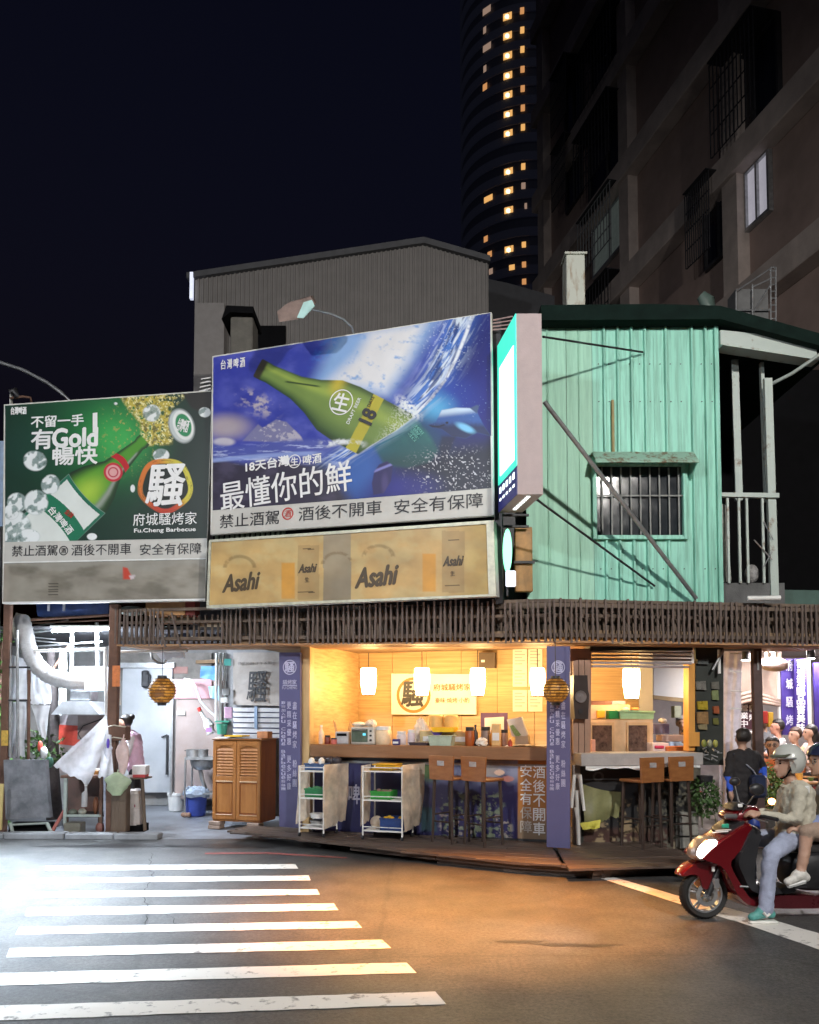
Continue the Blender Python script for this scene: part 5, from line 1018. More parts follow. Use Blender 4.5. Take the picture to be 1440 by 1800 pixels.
# ---- purple banner posts
M_BAN = mat('purple_banner', (.12, .115, .25), .5, var=.25, scale=1.2, col2=(.09, .085, .19)); M_BANL = mat('banner_letter', (.55, .54, .74), .5)
def banner(fr, x1, x2, y0, y1, b, label, long=True):
    t = Thing('banner_post', label, 'banner', fr, fr.a((x1+x2)/2, 1400, b), b, .1)
    g = MB(t); quadpx(g, fr, [(x1, y0), (x2, y0), (x2, y1), (x1, y1-3)], b, b+.05); g.done('banner', M_BAN)
    c = (x1+x2)/2; ring(t, fr, c, 1173, 12, 1.6, b, M_BANL); letters(t, '騷', fr, c, 1173, 17, 18, b, M_BANL, bold=.04); letters(t, '騷烤家', fr, c, 1199, 24, 8, b, M_BANL, bold=.02); g = MB(t); quadpx(g, fr, [(x1+6, 1204), (x2-6, 1204), (x2-6, 1205.5), (x1+6, 1205.5)], b-.006, b-.002); g.done('rule', M_BANL); letters(t, 'FU CHENG', fr, c, 1209, 26, 5, b, M_BANL)
    for dx, s_, y_ in ((-11, '歡迎加入Fu Cheng Barbecue粉絲團', 1232), (-1, '更精采優惠 更多好康', 1232), (9, '盡在騷烤家 粉絲團', 1232)):
        n = len(s_); ye = 1390 if dx != 9 else 1385
        column(t, s_, fr, c+dx, y_, ye, 7, b, M_BANL, bold=.01)
    return t
banner(A, 491, 528, 1147, 1456, .32, 'narrow purple banner post between the wooden cabinet and the bar')
banner(A, 961, 1002, 1136, 1492, .0, 'purple corner banner post between the two bar counters')
g = None
# rattan ball lamps
def ball_lamp(fr, px, py, rpx, b, label, seed):
    a, z = fr.pt(px, py, b); r = abs(fr.pt(px+rpx, py, b)[0]-a); t = Thing('ball_lantern', label, 'lantern', fr, a, b, z+r, 'dark ball lanterns hanging from the fascia'); 
    g = MB(t); g.ball(a, b, z, r*.95, None, None, 20, 13); g.done('paper_ball', printball, smooth=True)
    for i in range(9): 
        zz = -0.85+i*.2125; rr = r*math.sqrt(max(.02, 1-zz*zz)); g = MB(t); n = 20; g.tube([(a+rr*1.0*math.cos(2*math.pi*k/n), b+rr*math.sin(2*math.pi*k/n), z+zz*r) for k in range(n+1)], .005, 4, cap=False); g.done('hoop', mat('rattan_dark', (.10, .05, .02), .5))
    g = MB(t); g.lathe(a, b, z+r*.86, [(r*.36, 0), (r*.33, r*.22)], 12); g.lathe(a, b, z-r*1.08, [(r*.3, 0), (r*.34, r*.2)], 12); g.done('end_cap', M_DARK)
    g = MB(t); g.tube([(a, b, z+r), (a, b, 2.62)], .005, 5); g.done('cord', M_DARK)
printball = mat('patterned_paper', (.50, .26, .05), .4, var=.5, scale=9, col2=(.07, .03, .012), thr=(.46, .54), emit=(1., .38, .04), es=.10)
ball_lamp(A, 977, 1214, 24, -.25, 'dark ball lantern with amber bands hanging in front of the purple corner banner', 1)
ball_lamp(A, 285, 1214, 21, -.05, 'amber and silver ball lantern hanging before the grey kitchen door', 2)

# ---- stools with square backs
M_STW = mat('stool_wood', (.36, .15, .05), .4, var=.3, scale=7, stretch=(1, 1, 3), col2=(.24, .09, .03)); M_STL = mat('stool_leg', (.05, .032, .025), .45)
def stool(fr, a, b, z, rot, label, group):
    t = Thing('bar_stool', label, 'stool', fr, a, b, z, group, rot=0); t.rot = 0
    root = t.root; root.rotation_euler = (0, 0, fr.rz+R(rot)); f0 = t.o
    g = MB(t); w, h = .195, .80; A_ = lambda x, y, zz: (f0[0]+x, f0[1]+y, f0[2]+zz)
    def bx(x1, x2, y1, y2, z1, z2, nm, m, par=None, r=.006): g = MB(t); g.rbox(*[f0[0]+q for q in (x1, x2)], *[f0[1]+q for q in (y1, y2)], *[f0[2]+q for q in (z1, z2)], r); return g.done(nm, m, par)
    g.prism([(f0[0]+x, f0[2]+zz) for x, zz in ((-w*.93, h-.03), (w*.93, h-.03), (w, h+.26), (-w, h+.26))], f0[1]-.17, f0[1]-.145); bk = g.done('backrest', M_STW)
    # hand hole: pale slot plate set in the back
    bx(-.055, .055, -.176, -.171, h+.14, h+.20, 'hand_hole', mat('hole_plate', (.45, .42, .42), .6, var=.4, scale=20), bk, .003)
    bx(-w*.95, w*.95, -.15, .20, h-.035, h, 'seat', M_STW, None, .012)
    for x, y in ((-.135, -.13), (.135, -.13), (-.135, .17), (.135, .17)):
        g = MB(t); g.tube([A_(x, y, h-.035), A_(x*1.15, y*1.12, 0)], [.022, .017], 6); g.done('leg', M_STL)
    for y in (-.135, .175): g = MB(t); g.tube([A_(-.145, y, .26), A_(.145, y, .26)], .01, 6); g.done('footrest', M_STL)
    for x in (-.145, .145): g = MB(t); g.tube([A_(x, -.13, .34), A_(x, .17, .34)], .01, 6); g.done('stretcher', M_STL)
    return t
sa = A.a(790, 1420, .12); sb_ = A.a(848, 1420, .05)
stool(A, sa, .14, .13, -24, 'wooden bar stool with grey hand hole, left one at the long counter', 'wooden bar stools')
stool(A, sb_, .05, .13, -27, 'wooden bar stool with pale hand hole, right one at the long counter', 'wooden bar stools')
stool(B, B.a(1130, 1430, .02), .02, .13, 22, 'wooden bar stool at the side window, the nearer and lighter one', 'wooden bar stools')
stool(B, B.a(1182, 1430, .16), .16, .13, 18, 'darker wooden bar stool at the side window beside the hanging plant', 'wooden bar stools')

# ---- wire shelf trolleys wrapped in plastic
M_CLEAR = film('cloudy_plastic', (.95, .84, .70), .66, .6)
def trolley(px1, px2, b, label, top):
    a1, a2 = A.a(px1, 1400, b), A.a(px2, 1400, b); d = .42; z1, z2 = .13, A.z(px1, 1346, b); t = Thing('trolley', label, 'trolley', A, (a1+a2)/2, b, z1, 'white shelf trolleys in front of the bar')
    for i, z in enumerate((z1+.1, z1+.48, z2-.08)):
        g = MB(t); g.rbox(a1, a2, b, b+d, z, z+.018, .004); g.done('shelf', M_WHITE)
        g = MB(t); g.tube([(a1, b, z+.06), (a2, b, z+.06)], .006, 5); g.done('rail', M_WHITE)
    for x in (a1, a2):
        for y in (b, b+d): g = MB(t); g.tube([(x, y, z1+.05), (x, y, z2)], .011, 6); g.done('leg', M_WHITE); g = MB(t); g.disc(x, y, z1+.028, .026, .02, 10, 'a'); g.done('wheel', M_DARK)
    g = MB(t); w = a2-a1
    g.cloth((a2+.01, b-.02, z2+.02), (a2+.17, b+d, z2+.02), (a2+.13, b+d, z1+.18), (a2+.03, b-.03, z1+.12), 14, 14, .02, int(px1), 1.6, .02); g.done('plastic_cover', M_CLEAR, smooth=True)
    g = MB(t); g.cloth((a1-.02, b-.01, z2+.0), (a1-.05, b+d, z2+.0), (a1-.06, b+d, z1+.2), (a1-.03, b-.02, z1+.16), 8, 12, .015, int(px1)+1, 1.5, .02); g.done('side_cover', M_CLEAR, smooth=True)
    return t, a1, a2, z1, z2
tr1 = trolley(527, 569, -.02, 'white shelf trolley with a blue basket on top beside the purple banner', 0)
tr2 = trolley(638, 707, .0, 'wider white shelf trolley with yellow trays on top, left of the stools', 0)
def basket(a, b, z, w, h, d, col, label, cat='basket', fill=None):
    m = mat('col_%02x%02x%02x' % tuple(int(255*c) for c in col), col, .4, var=.3, scale=20); t = Thing('basket', label, cat, A, a, b, z)
    for (x1, x2, y1, y2) in ((a-w/2, a+w/2, b-d/2, b-d/2+.01), (a-w/2, a+w/2, b+d/2-.01, b+d/2), (a-w/2, a-w/2+.01, b-d/2+.01, b+d/2-.01), (a+w/2-.01, a+w/2, b-d/2+.01, b+d/2-.01)): g = MB(t); g.box(x1, x2, y1, y2, z, z+h); g.done('side', m)
    g = MB(t); g.box(a-w/2, a+w/2, b-d/2, b+d/2, z-.004, z); g.done('bottom', m); g = MB(t); g.rbox(a-w/2-.01, a+w/2+.01, b-d/2-.01, b-d/2, z+h-.02, z+h, .003); g.done('rim', m)
    if fill:
        for i in range(6):
            rr = random.Random(i+int(a*100)); g = MB(t); g.ball(a+rr.uniform(-.4, .4)*w, b+rr.uniform(-.3, .3)*d, z+h*.9, .035, .03, .025, 8, 6); g.done('packet', fill)
_, a1, a2, z1, z2 = tr1; m_ = (a1+a2)/2
basket(m_, .2, z2-.06, .27, .09, .3, C3(70, 96, 140), 'blue basket of wrapped utensils on the left trolley', fill=mat('utensil', (.55, .42, .3), .5)); basket(m_, .2, z1+.5, .26, .11, .3, C3(34, 120, 70), 'green basket of packets on the left trolley middle shelf', fill=mat('pkt_green', (.1, .3, .15), .5))
one('dark_bag', 'dark bags and white bowls heaped over the left trolley against the counter', 'bags', A, m_+.1, .3, z2, lambda m: [m.ball(m_-.06+i*.09, .3, z2+.05, .07, .06, .06, 10, 7) for i in range(4)], mat('dark_bag', (.04, .035, .045), .5, var=.5), smooth=True)
for i, (dx, zz) in enumerate(((-.05, .0), (.09, .01))): one('white_ladle', ['white scoop lying left on the left trolley', 'white scoop lying right on the left trolley'][i], 'scoop', A, m_+dx, .1, z2+zz, lambda m, dx=dx: m.ball(m_+dx, .08, z2+.05, .04, .05, .055, 10, 7), M_PLAS, smooth=True)
for i, zz in enumerate((.13, .22)): one('stacked_dish', ['stack of grey dishes low on the left trolley', 'white dishes above the grey ones on the left trolley'][i], 'dishes', A, m_, .15, z1+zz, lambda m, zz=zz: m.lathe(m_, .18, z1+zz, [(.09, 0), (.11, .06), (.1, .06)], 14), M_STEEL if i == 0 else M_PLAS)
_, a1, a2, z1, z2 = tr2; m_ = (a1+a2)/2
for i in range(4): one('yellow_tray', ['lowest yellow tray on the right trolley, jutting left', 'second yellow tray on the right trolley', 'third yellow tray on the right trolley, jutting right', 'topmost yellow tray on the right trolley'][i], 'tray', A, m_, .2, z2-.05+i*.02, lambda m, i=i: m.rbox(m_-.16+[-.03, .01, .05, .0][i], m_+.15+[-.03, .01, .05, .0][i], .04, .34, z2-.058+i*.021, z2-.041+i*.021, .004), mat('yellow_plastic', (.65, .38, .02), .4), 'yellow trays on the right trolley')
basket(m_-.05, .2, z1+.5, .26, .10, .28, C3(50, 150, 56), 'bright green basket on the right trolley middle shelf', fill=mat('pkt_brown', (.25, .15, .12), .5)); basket(m_+.10, .2, z1+.12, .30, .15, .3, C3(30, 60, 120), 'dark blue basket with yellow rim on the right trolley bottom shelf', fill=mat('yellow_plastic', (.65, .38, .02), .4))
one('clear_bag', 'clear bag of cutlery at the left of the right trolley bottom shelf', 'bag', A, m_-.16, .2, z1+.12, lambda m: m.ball(m_-.15, .2, z1+.2, .08, .1, .08, 12, 8), M_CLEAR, smooth=True)

# ---- side window and its counter (frame B)
bw = .42
t = Thing('side_window', 'side serving window with raised roller shutter and orange timber jamb', 'window', B, B.a(1128, 1330, bw), bw, .1)
def qb(name, c4, b1, b2, m, par=None, tt=None, fr=B): g = MB(tt or t); quadpx(g, fr, c4, b1, b2); return g.done(name, m, par)
M_OR = mat('orange_timber', (.72, .36, .08), .45, var=.3, scale=5, stretch=(1, 1, .2), col2=(.5, .22, .05)); M_TIM = mat('pale_timber', (.62, .42, .2), .5)
qb('left_wall', [(1003, 1140), (1040, 1140), (1038, 1335), (1003, 1335)], bw, bw+.06, mat('reddish_timber', (.34, .2, .15), .6, var=.4, scale=4, stretch=(2, 1, .3)))
qb('jamb', [(1211, 1166), (1222, 1166), (1222, 1320), (1211, 1320)], bw-.02, bw+.12, M_OR); qb('jamb_block', [(1211, 1287), (1230, 1287), (1230, 1312), (1211, 1312)], bw-.06, bw-.022, M_OR)
for i in range(5): 
    y = 1144+i*6.3; a1, z1 = B.pt(1040, y, bw); a2, z2 = B.pt(1215, y+5.6, bw); g = MB(t); g.rbox(a1, a2, bw-.02-(i % 2)*.008, bw+.01, z2, z1, .006); g.done('shutter_slat', mat('shutter_metal', (.40, .36, .38), .4, .4, var=.2))
qb('shutter_box', [(1038, 1136), (1218, 1136), (1218, 1144), (1038, 1144)], bw-.01, bw+.2, M_DARK)
t = Thing('side_counter', 'grey laminate side counter ledge outside the serving window', 'counter', B, B.a(1128, 1330, .2), .2, .1)
a1, zt_ = B.pt(1022, 1325, .12); a2, zb_ = B.pt(1237, 1345, .12); g = MB(t); g.rbox(a1, a2, .12, .62, zb_, zt_, .006); g.done('counter_top', mat('grey_laminate', (.40, .38, .37), .4, var=.2)); 
g = MB(t); g.box(a1+.05, a2-.02, .44, .5, .1, zb_-.003); g.done('front_board', mat('dark_green_board', (.035, .04, .035), .5))
def side_art(PX, PY):
    x, y = PX, PY; n = fbm(x/12, y/9); n2 = fbm(x/5, y/5); c = np.zeros((len(x), 3))+lin(46, 46, 48); c = mixc(c, lin(88, 62, 56), sst(1450, 1462, y)*.8); c = mixc(c, lin(150, 132, 104), sst(.5, .62, n)*sst(1400, 1415, y)*sst(1150, 1100, x)); c = mixc(c, lin(110, 108, 96), sst(.5, .6, n2)*sst(1120, 1180, x)*.9); c = mixc(c, lin(160, 150, 130), inpoly(x, y, [(1085, 1473), (1102, 1476), (1102, 1490), (1084, 1490)], 2)); c = mixc(c, lin(150, 140, 120), inpoly(x, y, [(1182, 1480), (1212, 1478), (1214, 1492), (1184, 1494)], 2)); c = mixc(c, lin(120, 116, 104), sst(1200, 1222, x)*.7); c = mixc(c, lin(90, 90, 92), (np.abs(np.hypot(x-1052, (y-1365)*1.2)-8) < 2)*1.)
    return c
panel_print(t, 'poster', B, [(1028, 1349), (1232, 1349), (1226, 1494), (1026, 1494)], .435, 150, 100, side_art, M_PR)
for y in (1351,): g = MB(t); g.cloth((a1+.05, .11, zb_), (a2-.05, .11, zb_), (a2-.05, .11, zb_-.03), (a1+.05, .11, zb_-.035), 30, 3, .008, 3, 4, .02); g.done('ledge_cloth', M_PLAS)
one('olive_tarp', 'olive green tarp slung loosely under the side counter by the white trestle', 'tarp', B, B.a(1055, 1400, .4), .4, .5, lambda m: m.cloth((B.a(1029, 1382, .3), .38, B.z(1029, 1378, .38)), (B.a(1092, 1395, .4), .40, B.z(1090, 1392, .4)), (B.a(1088, 1440, .4), .40, B.z(1088, 1436, .4)), (B.a(1030, 1452, .3), .36, B.z(1030, 1452, .36)), 16, 12, .035, 8, 1.3, .03, .05), mat('olive_tarp', (.24, .24, .11), .5, var=.3), smooth=True)
one('yellow_rag', 'yellow rag and cup on the floor below the olive tarp', 'rag', B, B.a(1036, 1455, .3), .3, .5, lambda m: m.cloth((B.a(1020, 1455, .3), .3, B.z(1020, 1447, .3)), (B.a(1056, 1440, .3), .3, B.z(1056, 1441, .3)), (B.a(1052, 1455, .3), .26, B.z(1050, 1455, .3)), (B.a(1022, 1460, .3), .26, B.z(1022, 1458, .3)), 8, 6, .02, 5, 2), mat('yellow_rag', (.6, .55, .08), .6))
t = Thing('folding_trestle', 'white folded trestle leaning behind the purple corner banner', 'trestle', B, B.a(1018, 1450, .2), .2, .13)
for p1, p2 in (((1010, 1362), (1005, 1420)), ((1020, 1362), (1027, 1425)), ((1014, 1390), (1018, 1485)), ((1012, 1420), (1016, 1440))):
    g = MB(t); g.tube([(B.pt(*p1, .2)[0], .2, B.pt(*p1, .2)[1]), (B.pt(*p2, .2)[0], .2, B.pt(*p2, .2)[1])], .02, 6); g.done('leg', M_PLAS)
one('grey_post', 'stained grey timber post next to the folded trestle', 'post', B, B.a(1017, 1470, .3), .3, .1, lambda m: m.rbox(B.a(1008, 1400, .3), B.a(1021, 1400, .3), .3, .36, .1, B.z(1014, 1345, .3), .006), mat('grey_timber', (.28, .24, .22), .7, var=.4, scale=5))
# speaker on its wooden bracket
t = Thing('loudspeaker', 'dark brown loudspeaker fixed beside the side window', 'speaker', B, B.a(1021, 1220, .3), .3, 1.9)
qb('cabinet', [(1009, 1187), (1033, 1187), (1034, 1213), (1036, 1222), (1035, 1240), (1034, 1264), (1011, 1264), (1009, 1240), (1008, 1220)], .26, .41, mat('speaker_case', (.045, .03, .025), .4), tt=t)
a, z = B.pt(1021, 1225, .25); g = MB(t); g.disc(a, .25, z, .075, .02, 20, prof=[(.075, 0), (.07, -.012), (.05, 0), (.02, -.002), (.018, -.01)]); g.done('cone', mat('cone_grey', (.22, .2, .2), .35)); a, z = B.pt(1021, 1250, .25); g = MB(t); g.disc(a, .255, z, .03, .01, 14); g.done('tweeter', M_DARK)
t = Thing('wooden_backboard', 'pinkish plank column under and behind the loudspeaker', 'board', B, B.a(1022, 1300, .36), .36, 1.2)
for i in range(3): qb('plank', [(1008+i*10, 1160 if i else 1162), (1017+i*10, 1160), (1017+i*10, 1325), (1008+i*10, 1325)], .355, .41, mat('pinkish_plank', (.45, .28, .2), .55, var=.35, scale=5, stretch=(1, 1, .3)))
# ---- inside behind the side window
t = Thing('inner_partition', 'orange panel wall with slanted light seen through the side window', 'wall', B, B.a(1085, 1200, 2.0), 2.0, .1)
qb('wall_panel', [(1003, 1110), (1123, 1110), (1123, 1440), (1003, 1440)], 2.0, 2.05, M_WALLW); qb('white_return', [(1124, 1110), (1148, 1110), (1148, 1440), (1124, 1440)], 2.0, 2.05, mat('white_wall', (.7, .68, .68), .6, var=.08))
t = Thing('white_screen', 'large blank white roller screen hanging beyond the side window', 'screen', B, B.a(1180, 1200, 3.0), 3.0, 1.9)
qb('screen', [(1149, 1120), (1262, 1120), (1262, 1233), (1149, 1222)], 3.0, 3.03, mat('screen_white', (.75, .78, .8), .6, var=.05)); qb('bottom_bar', [(1149, 1222), (1262, 1234), (1262, 1240), (1149, 1229)], 2.96, 3.05, mat('tan_bar', (.4, .3, .16), .5))
lantern(B, 1110, 1176, 1229, .9, 'large tapered paper lantern glowing inside the side window', 'paper lanterns over the long bar', 28)
# display cabinets on the inner side counter
zB = B.z(1100, 1322, .62)
t = Thing('display_cabinet', 'blond wood display cabinet with two glass doors inside the side window', 'cabinet', B, B.a(1095, 1300, 1.0), 1.0, zB)
qb('carcass', [(1036, 1265), (1148, 1265), (1148, 1330), (1036, 1330)], 1.02, 1.4, mat('blond_wood', (.72, .5, .3), .5, var=.2, scale=6)); qb('upper_box', [(1036, 1239), (1108, 1239), (1108, 1264), (1036, 1264)], 1.1, 1.4, mat('blond_wood', (.72, .5, .3), .5))
for x1, x2 in ((1038, 1080), (1102, 1142)):
    d = qb('door', [(x1, 1270), (x2, 1270), (x2, 1325), (x1, 1325)], .99, 1.018, mat('blond_frame', (.66, .42, .22), .5)); qb('pane', [(x1+4, 1275), (x2-4, 1275), (x2-4, 1320), (x1+4, 1320)], .975, .988, mat('cabinet_glass', (.16, .10, .08), .12, var=.7, scale=14), d)
t = Thing('green_crate', 'long pale green plastic crate on top of the display cabinet', 'crate', B, B.a(1120, 1260, 1.1), 1.1, zB+.6); qb('crate', [(1089, 1250), (1150, 1252), (1149, 1264), (1090, 1264)], 1.0, 1.3, mat('green_crate_plastic', (.36, .55, .3), .4), tt=t); qb('rim', [(1087, 1248), (1152, 1250), (1152, 1253), (1087, 1251)], .98, 1.32, mat('green_crate_plastic', (.36, .55, .3), .4), tt=t)
def small(px1, px2, py1, py2, b, col, label, cat, fr=B, name=None, ball=False, m=None):
    a1, z1 = fr.pt(px1, py2, b); a2, z2 = fr.pt(px2, py1, b); mm = m or mat('col_%02x%02x%02x' % tuple(int(255*c) for c in col), col, .45, var=.2, scale=12)
    if ball: one(name or cat.replace(' ', '_'), label, cat, fr, (a1+a2)/2, b, z1, lambda g: g.ball((a1+a2)/2, b, (z1+z2)/2, (a2-a1)/2, (a2-a1)/2, (z2-z1)/2), mm, smooth=True)
    else: one(name or cat.replace(' ', '_'), label, cat, fr, (a1+a2)/2, b, z1, lambda g: g.rbox(a1, a2, b-.0, b+min(.2, (a2-a1)), z1, z2, .006), mm)
small(1071, 1088, 1249, 1264, 1.0, C3(20, 120, 60), 'dark green tub left of the long pale green crate', 'tub'); small(1051, 1064, 1249, 1262, 1.05, C3(230, 170, 40), 'yellow packet on the left of the display cabinet', 'packet'); small(1094, 1106, 1243, 1250, 1.1, C3(200, 210, 200), 'white rounded container in the pale green crate', 'container', ball=True); small(1110, 1124, 1243, 1250, 1.1, C3(190, 120, 60), 'brown bun in the pale green crate', 'bun', ball=True); small(1040, 1075, 1232, 1239, 1.2, C3(100, 60, 50), 'row of dark red tins on the upper box', 'tins'); small(1076, 1100, 1232, 1239, 1.25, C3(150, 130, 150), 'violet tins beside the dark red ones on the upper box', 'tins')
small(1150, 1177, 1272, 1290, 1.4, C3(130, 130, 175), 'violet grey pin board leaning right of the display cabinet', 'board'); small(1158, 1172, 1262, 1272, 1.3, C3(210, 205, 205), 'white rounded lid on the violet pin board', 'lid', ball=True); small(1148, 1176, 1306, 1322, .8, C3(235, 215, 210), 'white carton with pink band right of the glass doors', 'carton'); small(1152, 1168, 1311, 1316, .78, C3(215, 60, 100), 'pink label on the white carton', 'label'); small(1176, 1228, 1312, 1322, .7, C3(200, 110, 50), 'orange tray of cutlery on the side counter', 'tray'); small(1040, 1047, 1300, 1322, .7, C3(220, 160, 140), 'pink soap bottle at the left of the side counter', 'bottle'); small(1165, 1205, 1292, 1304, 1.2, C3(225, 200, 195), 'folded pale cloths behind the orange tray', 'cloths'); small(1186, 1198, 1241, 1262, 2.9, C3(180, 190, 170), 'pale hanging note beyond the side window', 'note')
# dark panel with snack bags at right of the window
t = Thing('snack_panel', 'dark green panel with hanging snack bags right of the side window', 'panel', B, B.a(1245, 1250, .4), .4, 1.2)
qb('panel', [(1223, 1138), (1272, 1138), (1272, 1345), (1223, 1345)], .42, .46, mat('dark_green_board', (.035, .04, .035), .5), tt=t)
for i, (x, y, w, h, c) in enumerate(((1236, 1163, 20, 10, (90, 95, 95)), (1233, 1205, 18, 16, (120, 118, 112)), (1258, 1205, 14, 14, (110, 108, 100)), (1236, 1240, 18, 16, (170, 150, 50)), (1236, 1262, 20, 22, (150, 118, 80)), (1258, 1222, 12, 18, (125, 135, 95)), (1260, 1248, 10, 14, (160, 90, 60)), (1236, 1278, 16, 10, (140, 130, 100)), (1259, 1268, 10, 12, (110, 110, 60)))):
    qb('snack_bag', [(x-w/2, y-h/2+1), (x+w/2-1, y-h/2), (x+w/2, y+h/2), (x-w/2+1, y+h/2-1)], .375+.006*(i % 3), .41, mat('col_%02x%02x%02x' % c, lin(*c), .3, var=.4, scale=25), tt=t)
for i, (x, c) in enumerate(((1238, (120, 130, 60)), (1248, (150, 155, 130)), (1258, (160, 160, 80)))): small(x-4, x+4, 1300, 1314, .2, lin(*c), ['olive bottle cap left on the ledge by the snack panel', 'pale bottle on the ledge by the snack panel', 'yellow-green bottle right on the ledge by the snack panel'][i], 'bottle', ball=True)
rr = random.Random(3)
def sticks(m):
    for i in range(16): x, y = rr.uniform(1232, 1262), rr.uniform(1316, 1333); p = B.pt(x, y, .2); q_ = B.pt(x+rr.uniform(-12, 12), y+rr.uniform(-6, 6), .2); m.tube([(p[0], .2+rr.uniform(-.05, .05), p[1]), (q_[0], .2, q_[1])], .008, 5)
t = Thing('tongs_rack', 'tangle of grey tongs and skewers on the ledge end by the snack panel', 'tongs', B, B.a(1248, 1325, .2), .2, 1.1, solo=True); g = MB(t); sticks(g); o = g.done('tongs_rack', M_STEEL)
M_LEAF = mat('leaf_green', (.06, .13, .03), .5, var=.5, scale=20)
def leaves(g, cx_, cy_, cz, rx_, ry_, rz_, n, s, seed, hang=0.):
    r_ = random.Random(seed)
    for i in range(n):
        while True:
            u = [r_.uniform(-1, 1) for _ in range(3)]
            if sum(k*k for k in u) < 1: break
        p = Vector((cx_+u[0]*rx_, cy_+u[1]*ry_, cz+u[2]*rz_)); d = Vector((r_.uniform(-1, 1), r_.uniform(-1, 1), r_.uniform(-1, .4)-hang)).normalized(); e = d.cross(Vector((r_.uniform(-1, 1), r_.uniform(-1, 1), r_.uniform(-1, 1)))).normalized(); L_ = s*r_.uniform(.6, 1.4); w = L_*.28
        m_ = p+d*L_*.5+e.cross(d)*L_*.08; g._add([tuple(p), tuple(m_+e*w), tuple(p+d*L_), tuple(m_-e*w)], [(0, 1, 2, 3)])
t = Thing('hanging_plant', 'leafy green plant hanging at the right end of the side counter', 'plant', B, B.a(1240, 1400, .25), .25, 1.1); c_ = B.pt(1240, 1398, .25)
g = MB(t); leaves(g, c_[0], .25, c_[1], .2, .15, .27, 420, .06, 4, .5); o = g.done('foliage', M_LEAF); o['kind'] = 'stuff'
g = MB(t); g.lathe(c_[0], .25, c_[1]+.12, [(.07, 0), (.1, .12)], 12); g.done('pot', M_DARK)
for i in range(4): g = MB(t); g.tube([(c_[0]-.1+i*.06, .25, c_[1]+.05), (c_[0]-.15+i*.09, .22, c_[1]-.3-.06*(i % 2))], .004, 4); g.done('stem', mat('stem', (.1, .12, .04), .6))
t = Thing('cup_dispenser', 'pale grey stacked cartons standing on the ground under the hanging plant', 'cartons', B, B.a(1215, 1460, .3), .3, .13)
for i in range(3): a1, z1 = B.pt(1196, 1492-i*22, .3); a2, z2 = B.pt(1228, 1472-i*22, .3); g = MB(t); g.rbox(a1, a2, .3, .42, z1, z2, .008); g.done('carton', mat('grey_card', (.3, .29, .26), .6, var=.4))
# ============================================================ OPEN KITCHEN AT THE LEFT
def K(px, py, d): p = W0.pt(px, py, d); return p
def kq(t, name, r, d1, d2, m, par=None, rb=0.):
    x1, y1, x2, y2 = r; a1, z1 = K(x1, y2, d1); a2, z2 = K(x2, y1, d1); g = MB(t)
    if rb: g.rbox(a1, a2, d1, d2, z1, z2, rb)
    else: g.box(a1, a2, d1, d2, z1, z2)
    return g.done(name, m, par)
def kt(t, name, pts, d, r, m, par=None, n=8, smooth=True):
    g = MB(t); P = []
    for i, p in enumerate(pts): dd = p[2] if len(p) > 2 else d; a, z = K(p[0], p[1], dd); P.append((a, dd, z))
    g.tube(P, r, n); return g.done(name, m, par, smooth=smooth)
def kthing(name, label, cat, px, py, d, z=None, group=None):
    a, zz = K(px, py, d); return Thing(name, label, cat, W0, a, d, max(0, zz) if z is None else z, group)
M_KW = mat('kitchen_wall', (.36, .36, .36), .7, var=.4, scale=1.6, col2=(.2, .19, .18)); M_ORG = mat('orange_sticker', (.65, .2, .06), .5, var=.3, scale=20)
M_BLUE = mat('blue_cloth', (.12, .32, .62), .6, var=.3, scale=8); M_SHEET = film('white_sheet', (.82, .83, .86), .95, .35); M_PINK = mat('pink_cloth', (.62, .4, .58), .7, var=.3, scale=7)
# shell
t = Thing('kitchen_shell', 'grimy walls around the open kitchen yard', 'wall', W0, -5, 15.5, 0)
g = MB(t); g.box(-8.4, -1.8, 15.5, 15.6, 0, 3.0); g.done('back_wall', M_KW)
g = MB(t); g.box(-8.4, -8.3, 13.0, 15.5, 0, 3.0); g.done('left_wall', M_KW)
g = MB(t); g.box(-8.4, -2.2, 12.3, 15.6, 2.98, 3.01); g.done('ceiling', mat('sooty_ceiling', (.10, .10, .11), .7, var=.5, scale=3))
# place the cabinet so that its front stands on the yard floor
for cb in np.linspace(.4, 2.4, 81):
    if abs(A.z(415, 1458, cb)) < .012: break
pb = cb+.62
t = Thing('side_partition', 'partition holding the brush-character scroll behind the wooden cabinet', 'wall', A, A.a(450, 1300, pb), pb, 0)
g = MB(t); quadpx(g, A, [(398, 1135), (540, 1135), (540, 1436), (398, 1434)], pb, pb+.06); g.done('wall', mat('partition_grey', (.32, .32, .33), .7, var=.4, scale=2))
